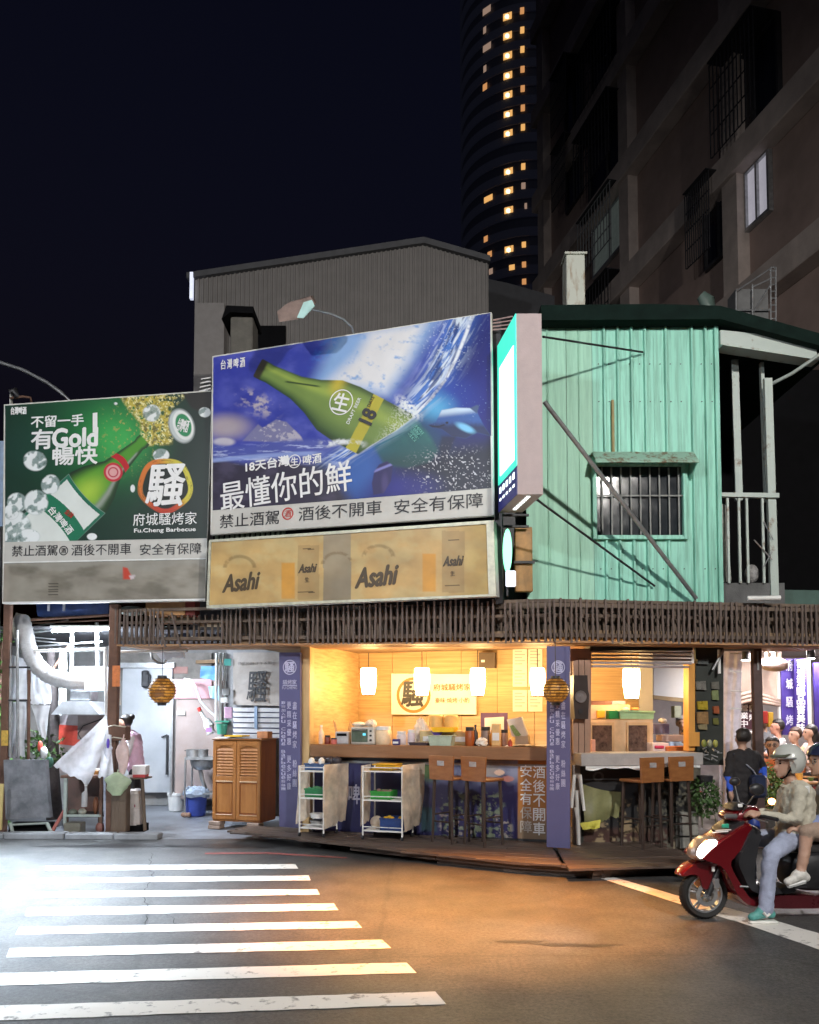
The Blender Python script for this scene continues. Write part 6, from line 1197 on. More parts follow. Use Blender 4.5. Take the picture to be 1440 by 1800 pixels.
# posts
def irregular_post(label, px, y0, y1, d, w, m, name='post'):
    t = kthing(name, label, 'post', px, y1, d, 0); a, z2 = K(px, y0, d); g = MB(t); g.rbox(a-w/2, a+w/2, d, d+w, 0, z2, .01); g.done('shaft', m); return t, a
t, a = irregular_post('rusty middle post of the open kitchen with an orange sticker', 200, 1062, 1470, 11.6, .13, M_RUST); kq(t, 'sticker', (197, 1170, 211, 1207), 11.585, 11.597, M_ORG); kq(t, 'wood_sleeve', (194, 1380, 222, 1464), 11.56, 11.75, M_WOODD, rb=.01); kq(t, 'iron_clamp', (191, 1276, 221, 1302), 11.54, 11.76, M_RUST, rb=.01)
for i, y in enumerate((1278, 1299)): kt(t, 'wire_loop', [(188, y), (200, y-3), (221, y)], 11.53, .008, mat('cream_rope', (.6, .55, .45), .7))
t, a = irregular_post('rusty pole at the far left edge of the kitchen with a yellow sticker', 12, 1060, 1470, 11.9, .10, M_RUST); kq(t, 'sticker', (2, 1284, 14, 1311), 11.885, 11.897, mat('yellow_sticker', (.65, .42, .08), .5, var=.4, scale=25))
t = kthing('pipe_rack', 'rack of thin rods with rungs and clipped white sheets at the far left', 'rack', 35, 1335, 11.9, 0)
kt(t, 'rod', [(30, 1108), (32, 1340)], 11.9, .02, M_STEEL); kt(t, 'rod', [(51, 1178), (50, 1340)], 11.9, .024, M_RUST); kt(t, 'rod', [(18, 1130), (17, 1330)], 11.95, .018, M_STEEL)
for y in (1173, 1231): kt(t, 'rung', [(14, y), (54, y)], 11.92, .014, M_DARK)
for i, (x1, x2, y1, y2, lab) in enumerate(((18, 47, 1150, 1232, 'white sheet clipped to the upper part of the left rack'), (18, 45, 1234, 1330, 'bluish white sheet hanging low on the left rack'), (53, 88, 1172, 1238, 'plain white plastic sheet between the rack and the tree trunk'), (55, 88, 1240, 1300, 'crumpled white sheet gathered below the plain one'))):
    c = [(K(x1, y1, 12.15)[0], 12.15, K(x1, y1, 12.15)[1]), (K(x2, y1+(10 if i < 1 else 0), 12.15)[0], 12.15, K(x2, y1+(10 if i < 1 else 0), 12.15)[1]), (K(x2-(8 if i == 3 else 0), y2, 12.15)[0], 12.15, K(x2, y2, 12.15)[1]), (K(x1+(14 if i == 3 else 0), y2, 12.15)[0], 12.15, K(x1, y2-(8 if i == 3 else 0), 12.15)[1])]
    one('hanging_sheet', lab, 'sheet', W0, c[0][0], 12.15, c[3][2], lambda m, c=c, i=i: m.cloth(*c, 14, 16, .04, 20+i, 1.4, .02), M_SHEET, smooth=True, group=None)
t = kthing('tree_trunk', 'dark tree trunk growing up through the back of the left kitchen', 'tree', 94, 1440, 12.9, 0); kt(t, 'trunk', [(96, 1440), (92, 1340), (95, 1260), (93, 1200), (88, 1140)], 12.9, [.13, .1, .09, .08, .07], mat('bark', (.06, .05, .05), .9, var=.5, scale=12, bump=.6))
g = MB(t); 
for px, py, r_ in ((82, 1300, .28), (60, 1320, .3), (100, 1330, .22)): a, z = K(px, py, 12.9); leaves(g, a, 12.9, z, r_, .2, r_*.8, 140, .09, px)
o = g.done('foliage', M_LEAF); o['kind'] = 'stuff'
t = kthing('shrub', 'bright green shrub at the extreme left edge behind the pole', 'shrub', -6, 1440, 12.6, 0); g = MB(t)
for py in (1120, 1165, 1215, 1265, 1340, 1400, 1440): a, z = K(-8, py, 12.6); leaves(g, a, 12.6, z, .22, .2, .28, 130, .1, py)
o = g.done('foliage', mat('bright_leaf', (.09, .26, .04), .5, var=.5, scale=20)); o['kind'] = 'stuff'  # shrub leaves in a brighter green than the other foliage
g = MB(t); a, _ = K(-8, 1400, 12.6); g.tube([(a, 12.6, 0), (a+.03, 12.6, 2.8)], .03, 6); g.done('stem', M_RUST)
t = kthing('light_blue_board', 'pale blue board edge left of the green billboard', 'board', 4, 850, 12.4, 2.9); kq(t, 'panel', (-25, 775, 8, 925), 12.4, 12.45, mat('pale_blue_panel', (.45, .6, .8), .5, var=.3)); kq(t, 'post', (-4, 925, 2, 1130), 12.4, 12.46, M_STEEL)
t = kthing('billboard_post', 'white-capped post rising above the left end of the green billboard', 'post', 13, 700, 12.3, 3.0); kq(t, 'shaft', (9, 692, 17, 1060), 12.3, 12.38, M_FRAME); kt(t, 'bracket', [(18, 700), (40, 697), (54, 699), (55, 707)], 12.3, .02, M_RUST); kt(t, 'cap', [(18, 690), (26, 686), (30, 700)], 12.3, .05, M_DARK)
# ducts and hood
t = kthing('exhaust_duct', 'thick silver-white flexible duct curving from the corner down to the hood', 'duct', 45, 1100, 11.9)
P = [(38, 1088), (44, 1110), (47, 1130), (54, 1152), (66, 1172), (84, 1187), (105, 1195), (128, 1199), (150, 1199)]
D_ = [(12.3), 12.2, 12.1, 12.05, 12, 12, 12, 12, 12.1]; fine = []
PP = [Vector((*[K(x, y, d)[0:1][0], d], K(x, y, d)[1])) for (x, y), d in zip(P, D_)]
for i in range(len(PP)-1):
    for k in range(6): fine.append(PP[i].lerp(PP[i+1], k/6))
for _ in range(3): fine = [fine[0]]+[(fine[i-1]+fine[i]*2+fine[i+1])/4 for i in range(1, len(fine)-1)]+[fine[-1]]
g = MB(t); g.tube([tuple(p) for p in fine], [.115+(.008 if i % 2 else -.006) for i in range(len(fine))], 14); g.done('flexible_hose', mat('foil_duct', (.66, .66, .68), .35, .35, var=.2, scale=14, bump=.5, fine=40), smooth=True)
kt(t, 'elbow', [(36, 1122, 12.3), (33, 1098, 12.3), (39, 1080, 12.3)], 12.3, [.09, .11, .09], mat('cream_pvc', (.6, .58, .5), .4))
t = kthing('range_hood', 'steel trapezoid range hood with white fan box wrapped in cyan tape', 'hood', 141, 1255, 12.5)
x = [K(p[0], p[1], 12.5) for p in ((100, 1256), (183, 1256), (165, 1233), (119, 1233))]; g = MB(t); g.prism(x, 12.3, 12.9); g.done('hood_canopy', mat('brushed_steel', (.55, .57, .6), .35, .6, var=.2)); kq(t, 'fan_box', (121, 1172, 184, 1213), 12.35, 12.7, M_SHEET, rb=.01); kq(t, 'cyan_tape', (158, 1186, 185, 1214), 12.33, 12.346, mat('cyan_tape', (.3, .72, .78), .35, var=.2)); kq(t, 'blower', (122, 1213, 160, 1232), 12.4, 12.7, M_STEEL, rb=.02)
t = kthing('splash_panel', 'pale stove panel with a red patch below the hood', 'panel', 140, 1320, 12.9, .8); kq(t, 'panel', (100, 1257, 186, 1360), 12.9, 12.93, mat('stove_panel', (.55, .5, .52), .4, var=.3)); 
g = MB(t); g.quad(*[(K(x, y, 12.89)[0], 12.89, K(x, y, 12.89)[1]) for x, y in ((103, 1308), (140, 1312), (143, 1276), (101, 1274))]); g.done('red_patch', mat('red_patch', (.75, .1, .07), .4, var=.3, scale=6)); kq(t, 'grey_sheet', (136, 1258, 184, 1300), 12.86, 12.89, mat('brownish_steel', (.32, .27, .26), .5)); kt(t, 'pipe', [(184, 1262, 12.85), (146, 1276, 12.85), (137, 1290, 12.85), (144, 1302, 12.85)], 12.85, .008, M_DARK)
t = kthing('drain_pipe', 'vertical white plastic pipe beside the hood', 'pipe', 110, 1250, 12.8, 1.7); kt(t, 'pipe', [(111, 1148), (110, 1246), (103, 1254)], 12.8, .06, M_PLAS); kt(t, 'coupling', [(111, 1168), (111, 1176)], 12.79, .07, M_PLAS); kt(t, 'coupling', [(110, 1232), (110, 1240)], 12.79, .07, M_PLAS)
t = kthing('tube_light', 'bright white fluorescent tube under the kitchen canopy', 'light', 141, 1108, 12.2)
M_TUBE = mat('tube_glow', (1, 1, 1), .5, emit=(.80, .90, 1.), es=70, var=0, bump=0)
kt(t, 'tube', [(92, 1109), (190, 1105)], 12.2, .022, M_TUBE); lamp('tube_and_fill_light', 'AREA', (K(141, 1108, 12.2)[0], 12.3, K(141, 1108, 12.2)[1]-.06), 170, (.80, .89, 1.), .8, (-4.2, 13.2, 0)); lamp('tube_and_fill_light', 'AREA', (-4.0, 14.2, 2.9), 14, (.84, .90, 1.), .8, (-4.0, 14.3, 0))  # second area light is an added fill, no tube hangs there
kq(t, 'fixture', (88, 1099, 194, 1103), 12.16, 12.26, M_WHITE)
t = kthing('tubular_frame', 'white tubular frame across the kitchen opening', 'frame', 125, 1143, 12.0); kt(t, 'top_bar', [(60, 1144), (186, 1142)], 12.0, .022, M_WHITE); kt(t, 'upright', [(185, 1138), (187, 1262)], 12.0, .024, M_WHITE); kt(t, 'upright', [(209, 1146), (210, 1240)], 11.95, .018, M_WHITE); kt(t, 'top_bar', [(208, 1146), (330, 1144)], 11.95, .02, M_WHITE); kt(t, 'hanger', [(127, 1100), (126, 1172)], 12.4, .03, M_STEEL); kt(t, 'hanger', [(170, 1095), (172, 1172)], 12.4, .03, M_STEEL); kt(t, 'brace', [(122, 1135), (92, 1178)], 12.3, .02, M_RUST)
# overhead clutter under the green board
t = kthing('canopy_pipes', 'bundle of thin pipes and slats above the fluorescent tube', 'pipes', 120, 1090, 12.3)
for i, (x1, y1, x2, y2, r_) in enumerate(((42, 1090, 200, 1081, .022), (50, 1096, 190, 1090, .012), (58, 1102, 120, 1090, .01), (60, 1112, 95, 1108, .012), (60, 1120, 98, 1124, .01), (62, 1126, 120, 1132, .012), (65, 1136, 180, 1128, .012))): kt(t, 'pipe', [(x1, y1), (x2, y2)], 12.35+.05*i, r_, M_RUST if i < 2 else M_STEEL)
t = kthing('blue_tarpaulin', 'deep blue tarpaulin folded under the green billboard', 'tarpaulin', 120, 1083, 12.4, 2.9); g = MB(t); c = [(K(x, y, 12.5)[0], 12.5, K(x, y, 12.5)[1]) for x, y in ((62, 1058), (192, 1055), (190, 1082), (66, 1085))]; g.cloth(*c, 20, 6, .03, 2, 3, .02); g.done('tarpaulin', mat('blue_tarp', (.035, .07, .22), .5, var=.5, scale=4), smooth=True)
for x in (83, 110): kq(t, 'tape', (x, 1062, x+4, 1074), 12.38, 12.4, M_SHEET)
t = kthing('cardboard_box', 'orange-brown carton with a red end on the canopy under the billboards', 'carton', 300, 1082, 11.7, 3.0); kq(t, 'carton', (256, 1054, 325, 1081), 11.6, 11.9, mat('carton_brown', (.45, .24, .10), .7, var=.3)); kq(t, 'red_end', (325.5, 1055, 343, 1081), 11.63, 11.9, mat('dark_red_card', (.28, .04, .03), .6, var=.3))
t = kthing('grey_sack', 'flat grey sack lying beside the orange-brown carton', 'sack', 232, 1080, 11.9, 3.0); g = MB(t); a, z = K(232, 1074, 11.9); g.ball(a, 11.9, z, .2, .15, .07, 14, 8); g.done('sack', mat('grey_sack_cloth', (.2, .23, .22), .7, var=.4, scale=8), smooth=True)
t = kthing('shelf_clutter', 'black rack of bowls and bottles seen through the gap in the slatted fascia', 'rack', 330, 1118, 12.2, 2.6)
kq(t, 'shelf', (282, 1124, 400, 1127), 12.1, 12.4, M_DARK); rr = random.Random(11)
for i in range(13):
    x = 284+i*8.6; h = rr.uniform(6, 15); kq(t, rr.choice(['bowl_stack', 'can', 'carton']), (x, 1124-h, x+rr.uniform(4, 8), 1124), 12.12, 12.25, rr.choice([M_DARK, M_PLAS, M_DARK, M_STEEL, mat('navy_can', (.04, .06, .15), .4)]), rb=.008)
for y, m_ in ((1087, M_PALE), (1093, mat('pinkish_beam', (.55, .35, .25), .6, var=.3)), (1103, M_DARK)): kq(t, 'rail', (276, y, 398, y+4), 12.0, 12.05, m_)
kq(t, 'pale_block', (352, 1090, 398, 1102), 11.98, 12.0, mat('cream_block', (.7, .58, .42), .6))
t = kthing('white_towel', 'white towel and rubber ring hooked on the white frame under the fascia', 'towel', 300, 1160, 12.1); g = MB(t); g.prism([K(x, y, 12.1) for x, y in ((271, 1144), (325, 1144), (324, 1157), (303, 1156), (291, 1166), (286, 1162))], 12.08, 12.12); g.done('cloth', M_SHEET)
kt(t, 'rubber_ring', [(265, 1145), (268, 1158), (277, 1165), (288, 1166), (292, 1160)], 12.07, .02, mat('grey_rubber', (.4, .4, .4), .5))
# door, meter, fridge
t = kthing('steel_door', 'large plain grey sliding door at the back of the kitchen', 'door', 258, 1395, 15.3, 0); kq(t, 'door_leaf', (212, 1175, 303, 1393), 15.35, 15.42, mat('door_grey', (.52, .54, .57), .45, .1, var=.2, scale=1.5, col2=(.40, .42, .45))); kq(t, 'handle', (291, 1293, 295, 1362), 15.28, 15.34, M_DARK); kt(t, 'latch', [(284, 1296), (294, 1292)], 15.3, .015, M_DARK); kq(t, 'door_head', (208, 1165, 306, 1174), 15.32, 15.45, M_STEEL)
t = kthing('stained_lintel', 'stained concrete band with a faint red smear above the grey door', 'wall patch', 285, 1200, 15.4, 2.0); kq(t, 'plaster', (209, 1148, 372, 1196), 15.43, 15.48, mat('stained_plaster', (.28, .26, .24), .8, var=.5, scale=3)); kq(t, 'red_smear', (268, 1172, 330, 1184), 15.41, 15.428, mat('red_smear', (.45, .16, .14), .7, var=.6, scale=4, col2=(.28, .22, .2)))
t = kthing('wall_meter', 'black meter box on the wall above the ball lantern', 'meter', 255, 1207, 15.2, 2.1); kq(t, 'case', (248, 1184, 262, 1208), 15.2, 15.34, M_DARK, rb=.02); a, z = K(255, 1186, 15.25); g = MB(t); g.lathe(a, 15.27, z, [(.07, 0), (.07, .06), (.04, .08)], 14); g.done('dome', M_DARK)
t = kthing('refrigerator', 'brown-pink tall refrigerator with a pale left edge in the kitchen', 'fridge', 340, 1390, 14.5, 0); kq(t, 'cabinet', (306, 1196, 392, 1406), 14.5, 15.1, mat('fridge_brown', (.40, .33, .32), .5, var=.3, scale=1.5, col2=(.30, .23, .2)), rb=.02); kq(t, 'pink_top', (304, 1194, 372, 1228), 14.46, 14.49, mat('pink_panel', (.5, .27, .30), .45, var=.25, scale=3)); kq(t, 'edge_strip', (298, 1194, 305, 1398), 14.44, 14.5, M_STEEL); kq(t, 'magnet', (311, 1250, 325, 1257), 14.46, 14.49, M_PLAS)
kt(kthing('white_hose', 'white hose drooping down the front of the refrigerator', 'hose', 350, 1240, 14.2), 'hose', [(324, 1194), (337, 1196), (345, 1210), (352, 1232), (366, 1248), (382, 1262)], 14.2, .022, M_PLAS)
for i, (r_, lab) in enumerate((((352, 1171, 383, 1197), 'folded blue cloth hanging upper right of the refrigerator'), ((364, 1206, 386, 1232), 'lighter blue cloth below the first one by the white poles'))):
    c = [(K(x, y, 13.6)[0], 13.6, K(x, y, 13.6)[1]) for x, y in ((r_[0]+2, r_[1]), (r_[2], r_[1]), (r_[2], r_[3]), (r_[0]+(-1 if i == 0 else 5), r_[3]-6))]; one('blue_cloth', lab, 'cloth', W0, c[0][0], 13.6, c[3][2], lambda m, c=c, i=i: m.cloth(*c, 8, 8, .02, i, 1.5), M_BLUE if i == 0 else mat('sky_cloth', (.3, .55, .75), .6), smooth=True)
t = kthing('pole_bundle', 'white poles, brushes and clips hanging left of the scroll', 'poles', 392, 1250, 13.2, 1.5)
for i, (x1, x2) in enumerate(((381, 380), (388, 387), (394, 396), (401, 402))): kt(t, 'pole', [(x1, 1148), (x2, 1268)], 12.9+.03*i, .022, M_PLAS)
kq(t, 'green_tag', (394, 1158, 406, 1170), 12.8, 12.83, mat('teal_tag', (.1, .45, .4), .5)); kq(t, 'pink_cloth', (394, 1243, 408, 1263), 12.78, 12.84, M_PINK, rb=.01); kq(t, 'clip', (390, 1210, 404, 1222), 12.78, 12.84, M_STEEL, rb=.01); kq(t, 'clip', (388, 1226, 400, 1236), 12.76, 12.84, M_PLAS, rb=.01)
t = kthing('spray_bottle', 'white spray bottle with a red nozzle tip leaning above the sink', 'bottle', 366, 1290, 13.3); kt(t, 'nozzle', [(351, 1247), (362, 1268)], 13.3, [.025, .035], M_PLAS); kt(t, 'tip', [(349, 1244), (352, 1250)], 13.29, .032, mat('red_plastic', (.7, .06, .05), .4)); kt(t, 'bottle', [(362, 1264), (368, 1276), (372, 1290)], 13.3, [.05, .09, .09], M_PLAS); kq(t, 'label', (362, 1279, 372, 1287), 13.19, 13.2, mat('violet_label', (.4, .2, .5), .5))
t = kthing('green_pot', 'teal pot behind the spray bottle on the cabinet', 'pot', 390, 1290, 12.9); a, z = K(390, 1291, 12.9); g = MB(t); g.lathe(a, 12.9, z, [(.07, 0), (.09, .17), (.08, .17)], 14); g.done('pot', mat('teal_pot', (.06, .35, .25), .4), smooth=True); kq(t, 'rim', (378, 1267, 402, 1270), 12.8, 13.0, mat('teal_pot', (.06, .35, .25), .4))
# sink stand and buckets
t = kthing('sink_stand', 'steel sink stand with pots on top and pipes beneath', 'sink', 348, 1400, 13.9, 0); kq(t, 'worktop', (324, 1331, 384, 1336), 13.7, 14.2, M_STEEL); a, z = K(352, 1336, 13.75); g = MB(t); g.lathe(a, 13.95, z-.17, [(.13, 0), (.2, .08), (.22, .165)], 18); g.done('basin', M_STEEL, smooth=True)
for px in (326, 378):
    for d in (13.72, 14.15): a, _ = K(px, 1336, 13.72); g = MB(t); g.tube([(a, d, 0), (a, d, z)], .018, 6); g.done('leg', M_STEEL)
kt(t, 'drain_hose', [(352, 1352, 13.9), (356, 1372, 13.9), (362, 1388, 13.9)], 13.9, .035, M_STEEL); kq(t, 'lower_shelf', (326, 1394, 378, 1397), 13.75, 14.1, M_STEEL)
for i, (px, r_) in enumerate(((340, .115), (357, .085))):
    a, z = K(px, 1331, 13.85); t = Thing('steel_pot', ['larger steel pot on the left of the sink stand', 'small bluish steel pot behind the larger one on the sink stand'][i], 'pot', W0, a, 13.85, z); g = MB(t); g.lathe(a, 13.85, z, [(r_, 0), (r_, .13), (r_*.93, .13), (r_*.93, .02)], 18, cap=True); g.done('pot', M_STEEL, smooth=True); g = MB(t); g.box(a-r_*1.3, a-r_, 13.84, 13.86, z+.1, z+.115); g.done('handle', M_DARK)
def bucket(px, py0, py1, w, d, m, label, bag=None):
    a, z2 = K(px, py0, d); t = Thing('bucket', label, 'bucket', W0, a, d, .0); r = w/2*d/F; h = z2
    g = MB(t); g.lathe(a, d, .005, [(r*.82, 0), (r*.97, h-.03), (r*.92, h-.03)], 20); g.done('pail', m, smooth=True); g = MB(t); g.lathe(a, d, h-.05, [(r*1.03, 0), (r*1.03, .045), (r*.95, .045)], 20); g.done('rim', m)
    if bag: g = MB(t); rr = random.Random(2); n = 22; vs = []; g.lathe(a, d, h-.10, [(r*1.08, 0), (r*1.16, .06), (r*1.05, .13), (r*.7, .17), (r*.2, .14)], n, cap=False); g.v = [(x+rr.uniform(-.012, .012), y+rr.uniform(-.012, .012), zz+rr.uniform(-.02, .015)) for x, y, zz in g.v]; g.done('bag_liner', bag)
bucket(310, 1393, 1422, 30, 14.6, M_PLAS, 'white plastic bucket on the floor near the grey door'); bucket(345, 1390, 1432, 40, 13.9, mat('blue_bucket', (.06, .10, .45), .4), 'blue bucket with a pale bag liner under the sink stand', mat('pale_blue_bag', (.5, .6, .75), .35, var=.3, scale=15, bump=.6))
one('small_onions', 'small brown and white scraps on the floor left of the blue bucket', 'scraps', W0, K(326, 1428, 13.7)[0], 13.7, 0, lambda m: [m.ball(K(322+i*5, 1428, 13.7)[0], 13.7, .04, .04, .04, .04, 8, 6) for i in range(3)], mat('scrap_brown', (.4, .25, .18), .7, var=.5, scale=30), smooth=True)
# scroll and folded boards on the partition
M_SCR = mat('scroll_paper', (.44, .40, .38), .6, var=.5, scale=3, col2=(.30, .26, .22)); sc = Thing('scroll', 'grey paper hanging with a large black brush character', 'scroll', A, A.a(450, 1240, pb-.1), pb-.1, 1.5)
g = MB(sc); g.cloth(*[(A.a(x, y, pb-.1), pb-.1, A.z(x, y, pb-.1)) for x, y in ((410, 1147), (491, 1147), (491, 1241), (410, 1239))], 14, 10, .008, 3, 1.2); g.done('paper', M_SCR, smooth=True); letters(sc, '騷', A, 452, 1207, 36, 54, (pb-.122), I_K, bold=.012, shear=.1)
letters(sc, '營業時間 下午五點', A, 448, 1166, 60, 5, (pb-.122), mat('faded_ink', (.2, .18, .17), .6)); 
fbk = Thing('folded_boards', 'bound stack of white folding boards with navy edges under the scroll', 'boards', A, A.a(450, 1290, pb-.15), pb-.15, 1.3)
for i in range(6):
    y = 1244+i*9.2; g = MB(fbk); quadpx(g, A, [(409, y), (492, y+.8), (492, y+7.6), (411, y+6.8)], pb-.18+.006*(i % 2), pb-.07); g.done('board', M_SHEET); g = MB(fbk); quadpx(g, A, [(409, y+7), (492, y+7.8), (492, y+9), (411, y+8.4)], pb-.15, pb-.07); g.done('edge', mat('navy_edge', (.06, .07, .18), .5))
g = MB(fbk); quadpx(g, A, [(447, 1242), (452, 1242), (452, 1282), (447, 1280)], pb-.20, pb-.182); g.done('tie', mat('blue_tie', (.25, .35, .5), .5))
# the louvred wooden cabinet
M_CAB = mat('honey_wood', (.42, .18, .05), .35, var=.35, scale=5, stretch=(2, 2, .3), col2=(.27, .10, .025)); M_CABS = mat('side_wood', (.36, .12, .035), .4, var=.4, scale=5, stretch=(2, 2, .3), col2=(.2, .05, .015))
c_a1, c_zt = A.pt(374, 1301, cb); c_a2, c_zb = A.pt(457, 1447, cb); c_d = .48
t = Thing('wooden_cabinet', 'honey brown wooden cabinet with two louvred doors standing on bricks', 'cabinet', A, (c_a1+c_a2)/2, cb, 0)
g = MB(t); g.rbox(c_a1, c_a2-.02, cb+.03, cb+c_d, c_zb, c_zt, .006); g.done('carcass', M_CAB); g = MB(t); g.rbox(c_a2-.02, c_a2, cb+.03, cb+c_d, c_zb, c_zt, .004); g.done('side_panel', M_CABS); g = MB(t); g.rbox(c_a1-.015, c_a2+.015, cb, cb+c_d+.01, c_zt, c_zt+.025, .006); g.done('top_board', M_CAB)
cm = (c_a1+c_a2)/2; hh = c_zt-c_zb
for x1, x2 in ((c_a1+.004, cm-.003), (cm+.003, c_a2-.004)):
    g = MB(t); fw = .055
    for r_ in ((x1, x1+fw, c_zb+.03, c_zt-.01), (x2-fw, x2, c_zb+.03, c_zt-.01), (x1+fw, x2-fw, c_zb+.03, c_zb+.10), (x1+fw, x2-fw, c_zt-.08, c_zt-.01), (x1+fw, x2-fw, c_zb+hh*.50, c_zb+hh*.56)): g.rbox(r_[0], r_[1], cb+.003, cb+.028, r_[2], r_[3], .004)
    d = g.done('door', M_CAB)
    g = MB(t); n = 12; za, zb_ = c_zt-.08, c_zt-.125; g._add([(x1+fw+(x2-x1-2*fw)*i/n, cb+.008, za) for i in range(n+1)]+[(x1+fw+(x2-x1-2*fw)*i/n, cb+.008, za-.05*abs(2*i/n-1)**2) for i in range(n+1)], [(i, i+1, n+2+i, n+1+i) for i in range(n)]); g.done('arch', M_CAB, d)
    for i in range(9):
        z = c_zb+hh*.575+i*hh*.037; g = MB(t); g.prism([(cb+.006, z), (cb+.012, z), (cb+.026, z+.036), (cb+.020, z+.036)], x1+fw, x2-fw, 'a'); g.done('slat', M_CAB, d)
    g = MB(t); g.rbox(x1+fw+.012, x2-fw-.012, cb+.010, cb+.024, c_zb+.13, c_zb+hh*.47, .008); g.done('lower_panel', M_CAB, d); g = MB(t); g.rbox(x1+fw, x2-fw, cb+.02, cb+.027, c_zb+.10, c_zb+hh*.50, .002); g.done('panel_bed', M_CABS, d)
    g = MB(t); g.rbox(x1+fw, x2-fw, cb-.004, cb+.01, c_zb+hh*.485, c_zb+hh*.5, .003); g.rbox(x1+fw, x2-fw, cb-.002, cb+.01, c_zb+.095, c_zb+.107, .003); g.done('moulding', mat('worn_edge', (.62, .42, .25), .4), d)
for i, (x, y, lab) in enumerate(((c_a1+.02, .02, 'brick pair under the front left corner of the wooden cabinet'), (c_a2-.14, .02, 'brick pair under the front right corner of the wooden cabinet'))):
    tb = Thing('brick_support', lab, 'bricks', A, x, cb, 0, 'brick pairs under the wooden cabinet')
    for k in range(2): g = MB(tb); g.rbox(x-.07+k*.01, x+.13+k*.01, cb-.03, cb+.12, k*c_zb/2+.001, (k+1)*c_zb/2-.003, .008); g.done('brick', mat('dusty_brick', (.34, .25, .2), .8, var=.4, scale=10))
one('cabinet_papers', 'white papers spread over the top of the wooden cabinet', 'papers', A, cm, cb+.2, c_zt+.026, lambda m: m.cloth((c_a1-.02, cb+.4, c_zt+.04), (c_a2+.02, cb+.42, c_zt+.05), (c_a2-.05, cb-.02, c_zt+.03), (c_a1-.03, cb-.02, c_zt+.035), 12, 8, .012, 4, 1), M_SHEET)
one('yellow_folder', 'yellow folder on the papers of the wooden cabinet', 'folder', A, cm-.1, cb+.1, c_zt+.04, lambda m: m.box(cm-.22, cm+.08, cb+.02, cb+.25, c_zt+.052, c_zt+.075), mat('yellow_plastic', (.65, .38, .02), .4))
one('orange_tissue_box', 'small orange and white box at the right end of the cabinet top', 'box', A, c_a2, cb+.2, c_zt+.026, lambda m: m.rbox(c_a2-.12, c_a2+.06, cb+.1, cb+.25, c_zt+.028, c_zt+.13, .006), mat('orange_box', (.6, .25, .1), .5, var=.4, scale=15))
# ---- foreground left: board trolley, table, barrel, bags
t = kthing('grey_board', 'large stained grey slab standing on a low metal stand at the left', 'board', 45, 1462, 11.75, 0)
g = MB(t); g.prism([K(x, y, 11.7) for x, y in ((10, 1441), (88, 1437), (84, 1400), (80, 1336), (6, 1336))], 11.7, 11.8); g.done('slab', mat('stained_slab', (.24, .25, .28), .6, var=.5, scale=3.5, col2=(.11, .12, .14), thr=(.38, .62)))
g = MB(t); rr = random.Random(4)
kt(t, 'stand_bar', [(20, 1450), (84, 1447)], 11.66, .016, M_PALE)
for x1, x2 in ((18, 22), (82, 90)): kt(t, 'foot', [(x1, 1446), (x2, 1463)], 11.66, .026, M_PALE)
kq(t, 'base_block', (14, 1448, 84, 1466), 11.75, 12.0, M_BLACK)
one('yellow_stick', 'short yellow stick leaning at the lower left edge', 'stick', W0, K(3, 1420, 11.5)[0], 11.5, 0, lambda m: m.tube([(K(0, 1440, 11.5)[0], 11.5, .1), (K(3, 1378, 11.5)[0], 11.5, K(3, 1378, 11.5)[1])], .03, 7), mat('yellow_wood', (.6, .48, .2), .6))
one('red_prop', 'red-painted bar leaning between the slab and the work table', 'bar', W0, K(95, 1455, 11.7)[0], 11.7, 0, lambda m: m.tube([(K(90, 1457, 11.7)[0], 11.7, .02), (K(114, 1424, 11.9)[0], 11.9, K(114, 1424, 11.9)[1])], .025, 6), mat('dull_red', (.4, .13, .11), .6, var=.3))
t = kthing('work_table', 'rusty steel work table with lower rail beside the middle post', 'table', 145, 1450, 11.9, 0)
kq(t, 'tabletop', (106, 1363, 186, 1368), 11.7, 12.4, M_RUST)
for px, d in ((115, 11.72), (178, 11.72), (118, 12.35), (176, 12.35)): a, z = K(px, 1366, d); g = MB(t); g.rbox(a-.022, a+.022, d, d+.04, .12 if px == 115 else .0, z, .004); g.done('leg', M_PALE if px == 115 else M_RUST)
kq(t, 'lower_rail', (116, 1432, 178, 1436), 11.72, 11.76, M_PALE); kq(t, 'lower_shelf', (116, 1434, 178, 1437), 11.78, 12.3, M_DARK); kq(t, 'back_plate', (118, 1368, 176, 1430), 12.3, 12.33, mat('rust_plate', (.22, .12, .10), .7, var=.5, scale=4, col2=(.1, .08, .07)))
small(111, 141, 1447, 1472, 11.68, (.22, .21, .17), 'mossy concrete block under the table front leg', 'block', W0); small(120, 136, 1422, 1433, 11.8, (.14, .16, .13), 'dark clutter at the left of the lower table shelf', 'clutter', W0, ball=True); small(137, 152, 1421, 1433, 11.82, (.45, .45, .38), 'pale bowl pile on the lower table shelf', 'bowls', W0, ball=True); small(163, 174, 1400, 1432, 11.9, (.3, .12, .06), 'reddish pot at the right of the lower table shelf', 'pot', W0, ball=True); small(168, 184, 1445, 1465, 11.75, (.28, .12, .1), 'rounded reddish jar on the ground under the work table', 'jar', W0, ball=True)
t = kthing('hanging_bottle', 'clear plastic bottle hanging upside down from the plastic sheet', 'bottle', 148, 1425, 11.6); kt(t, 'bottle', [(151, 1378), (151, 1390), (149, 1395), (148, 1418)], 11.6, [.015, .02, .042, .042], mat('bottle_clear', (.6, .6, .62), .15, alpha=.7)); kt(t, 'cap', [(151, 1376), (151, 1382)], 11.6, .022, M_PLAS)
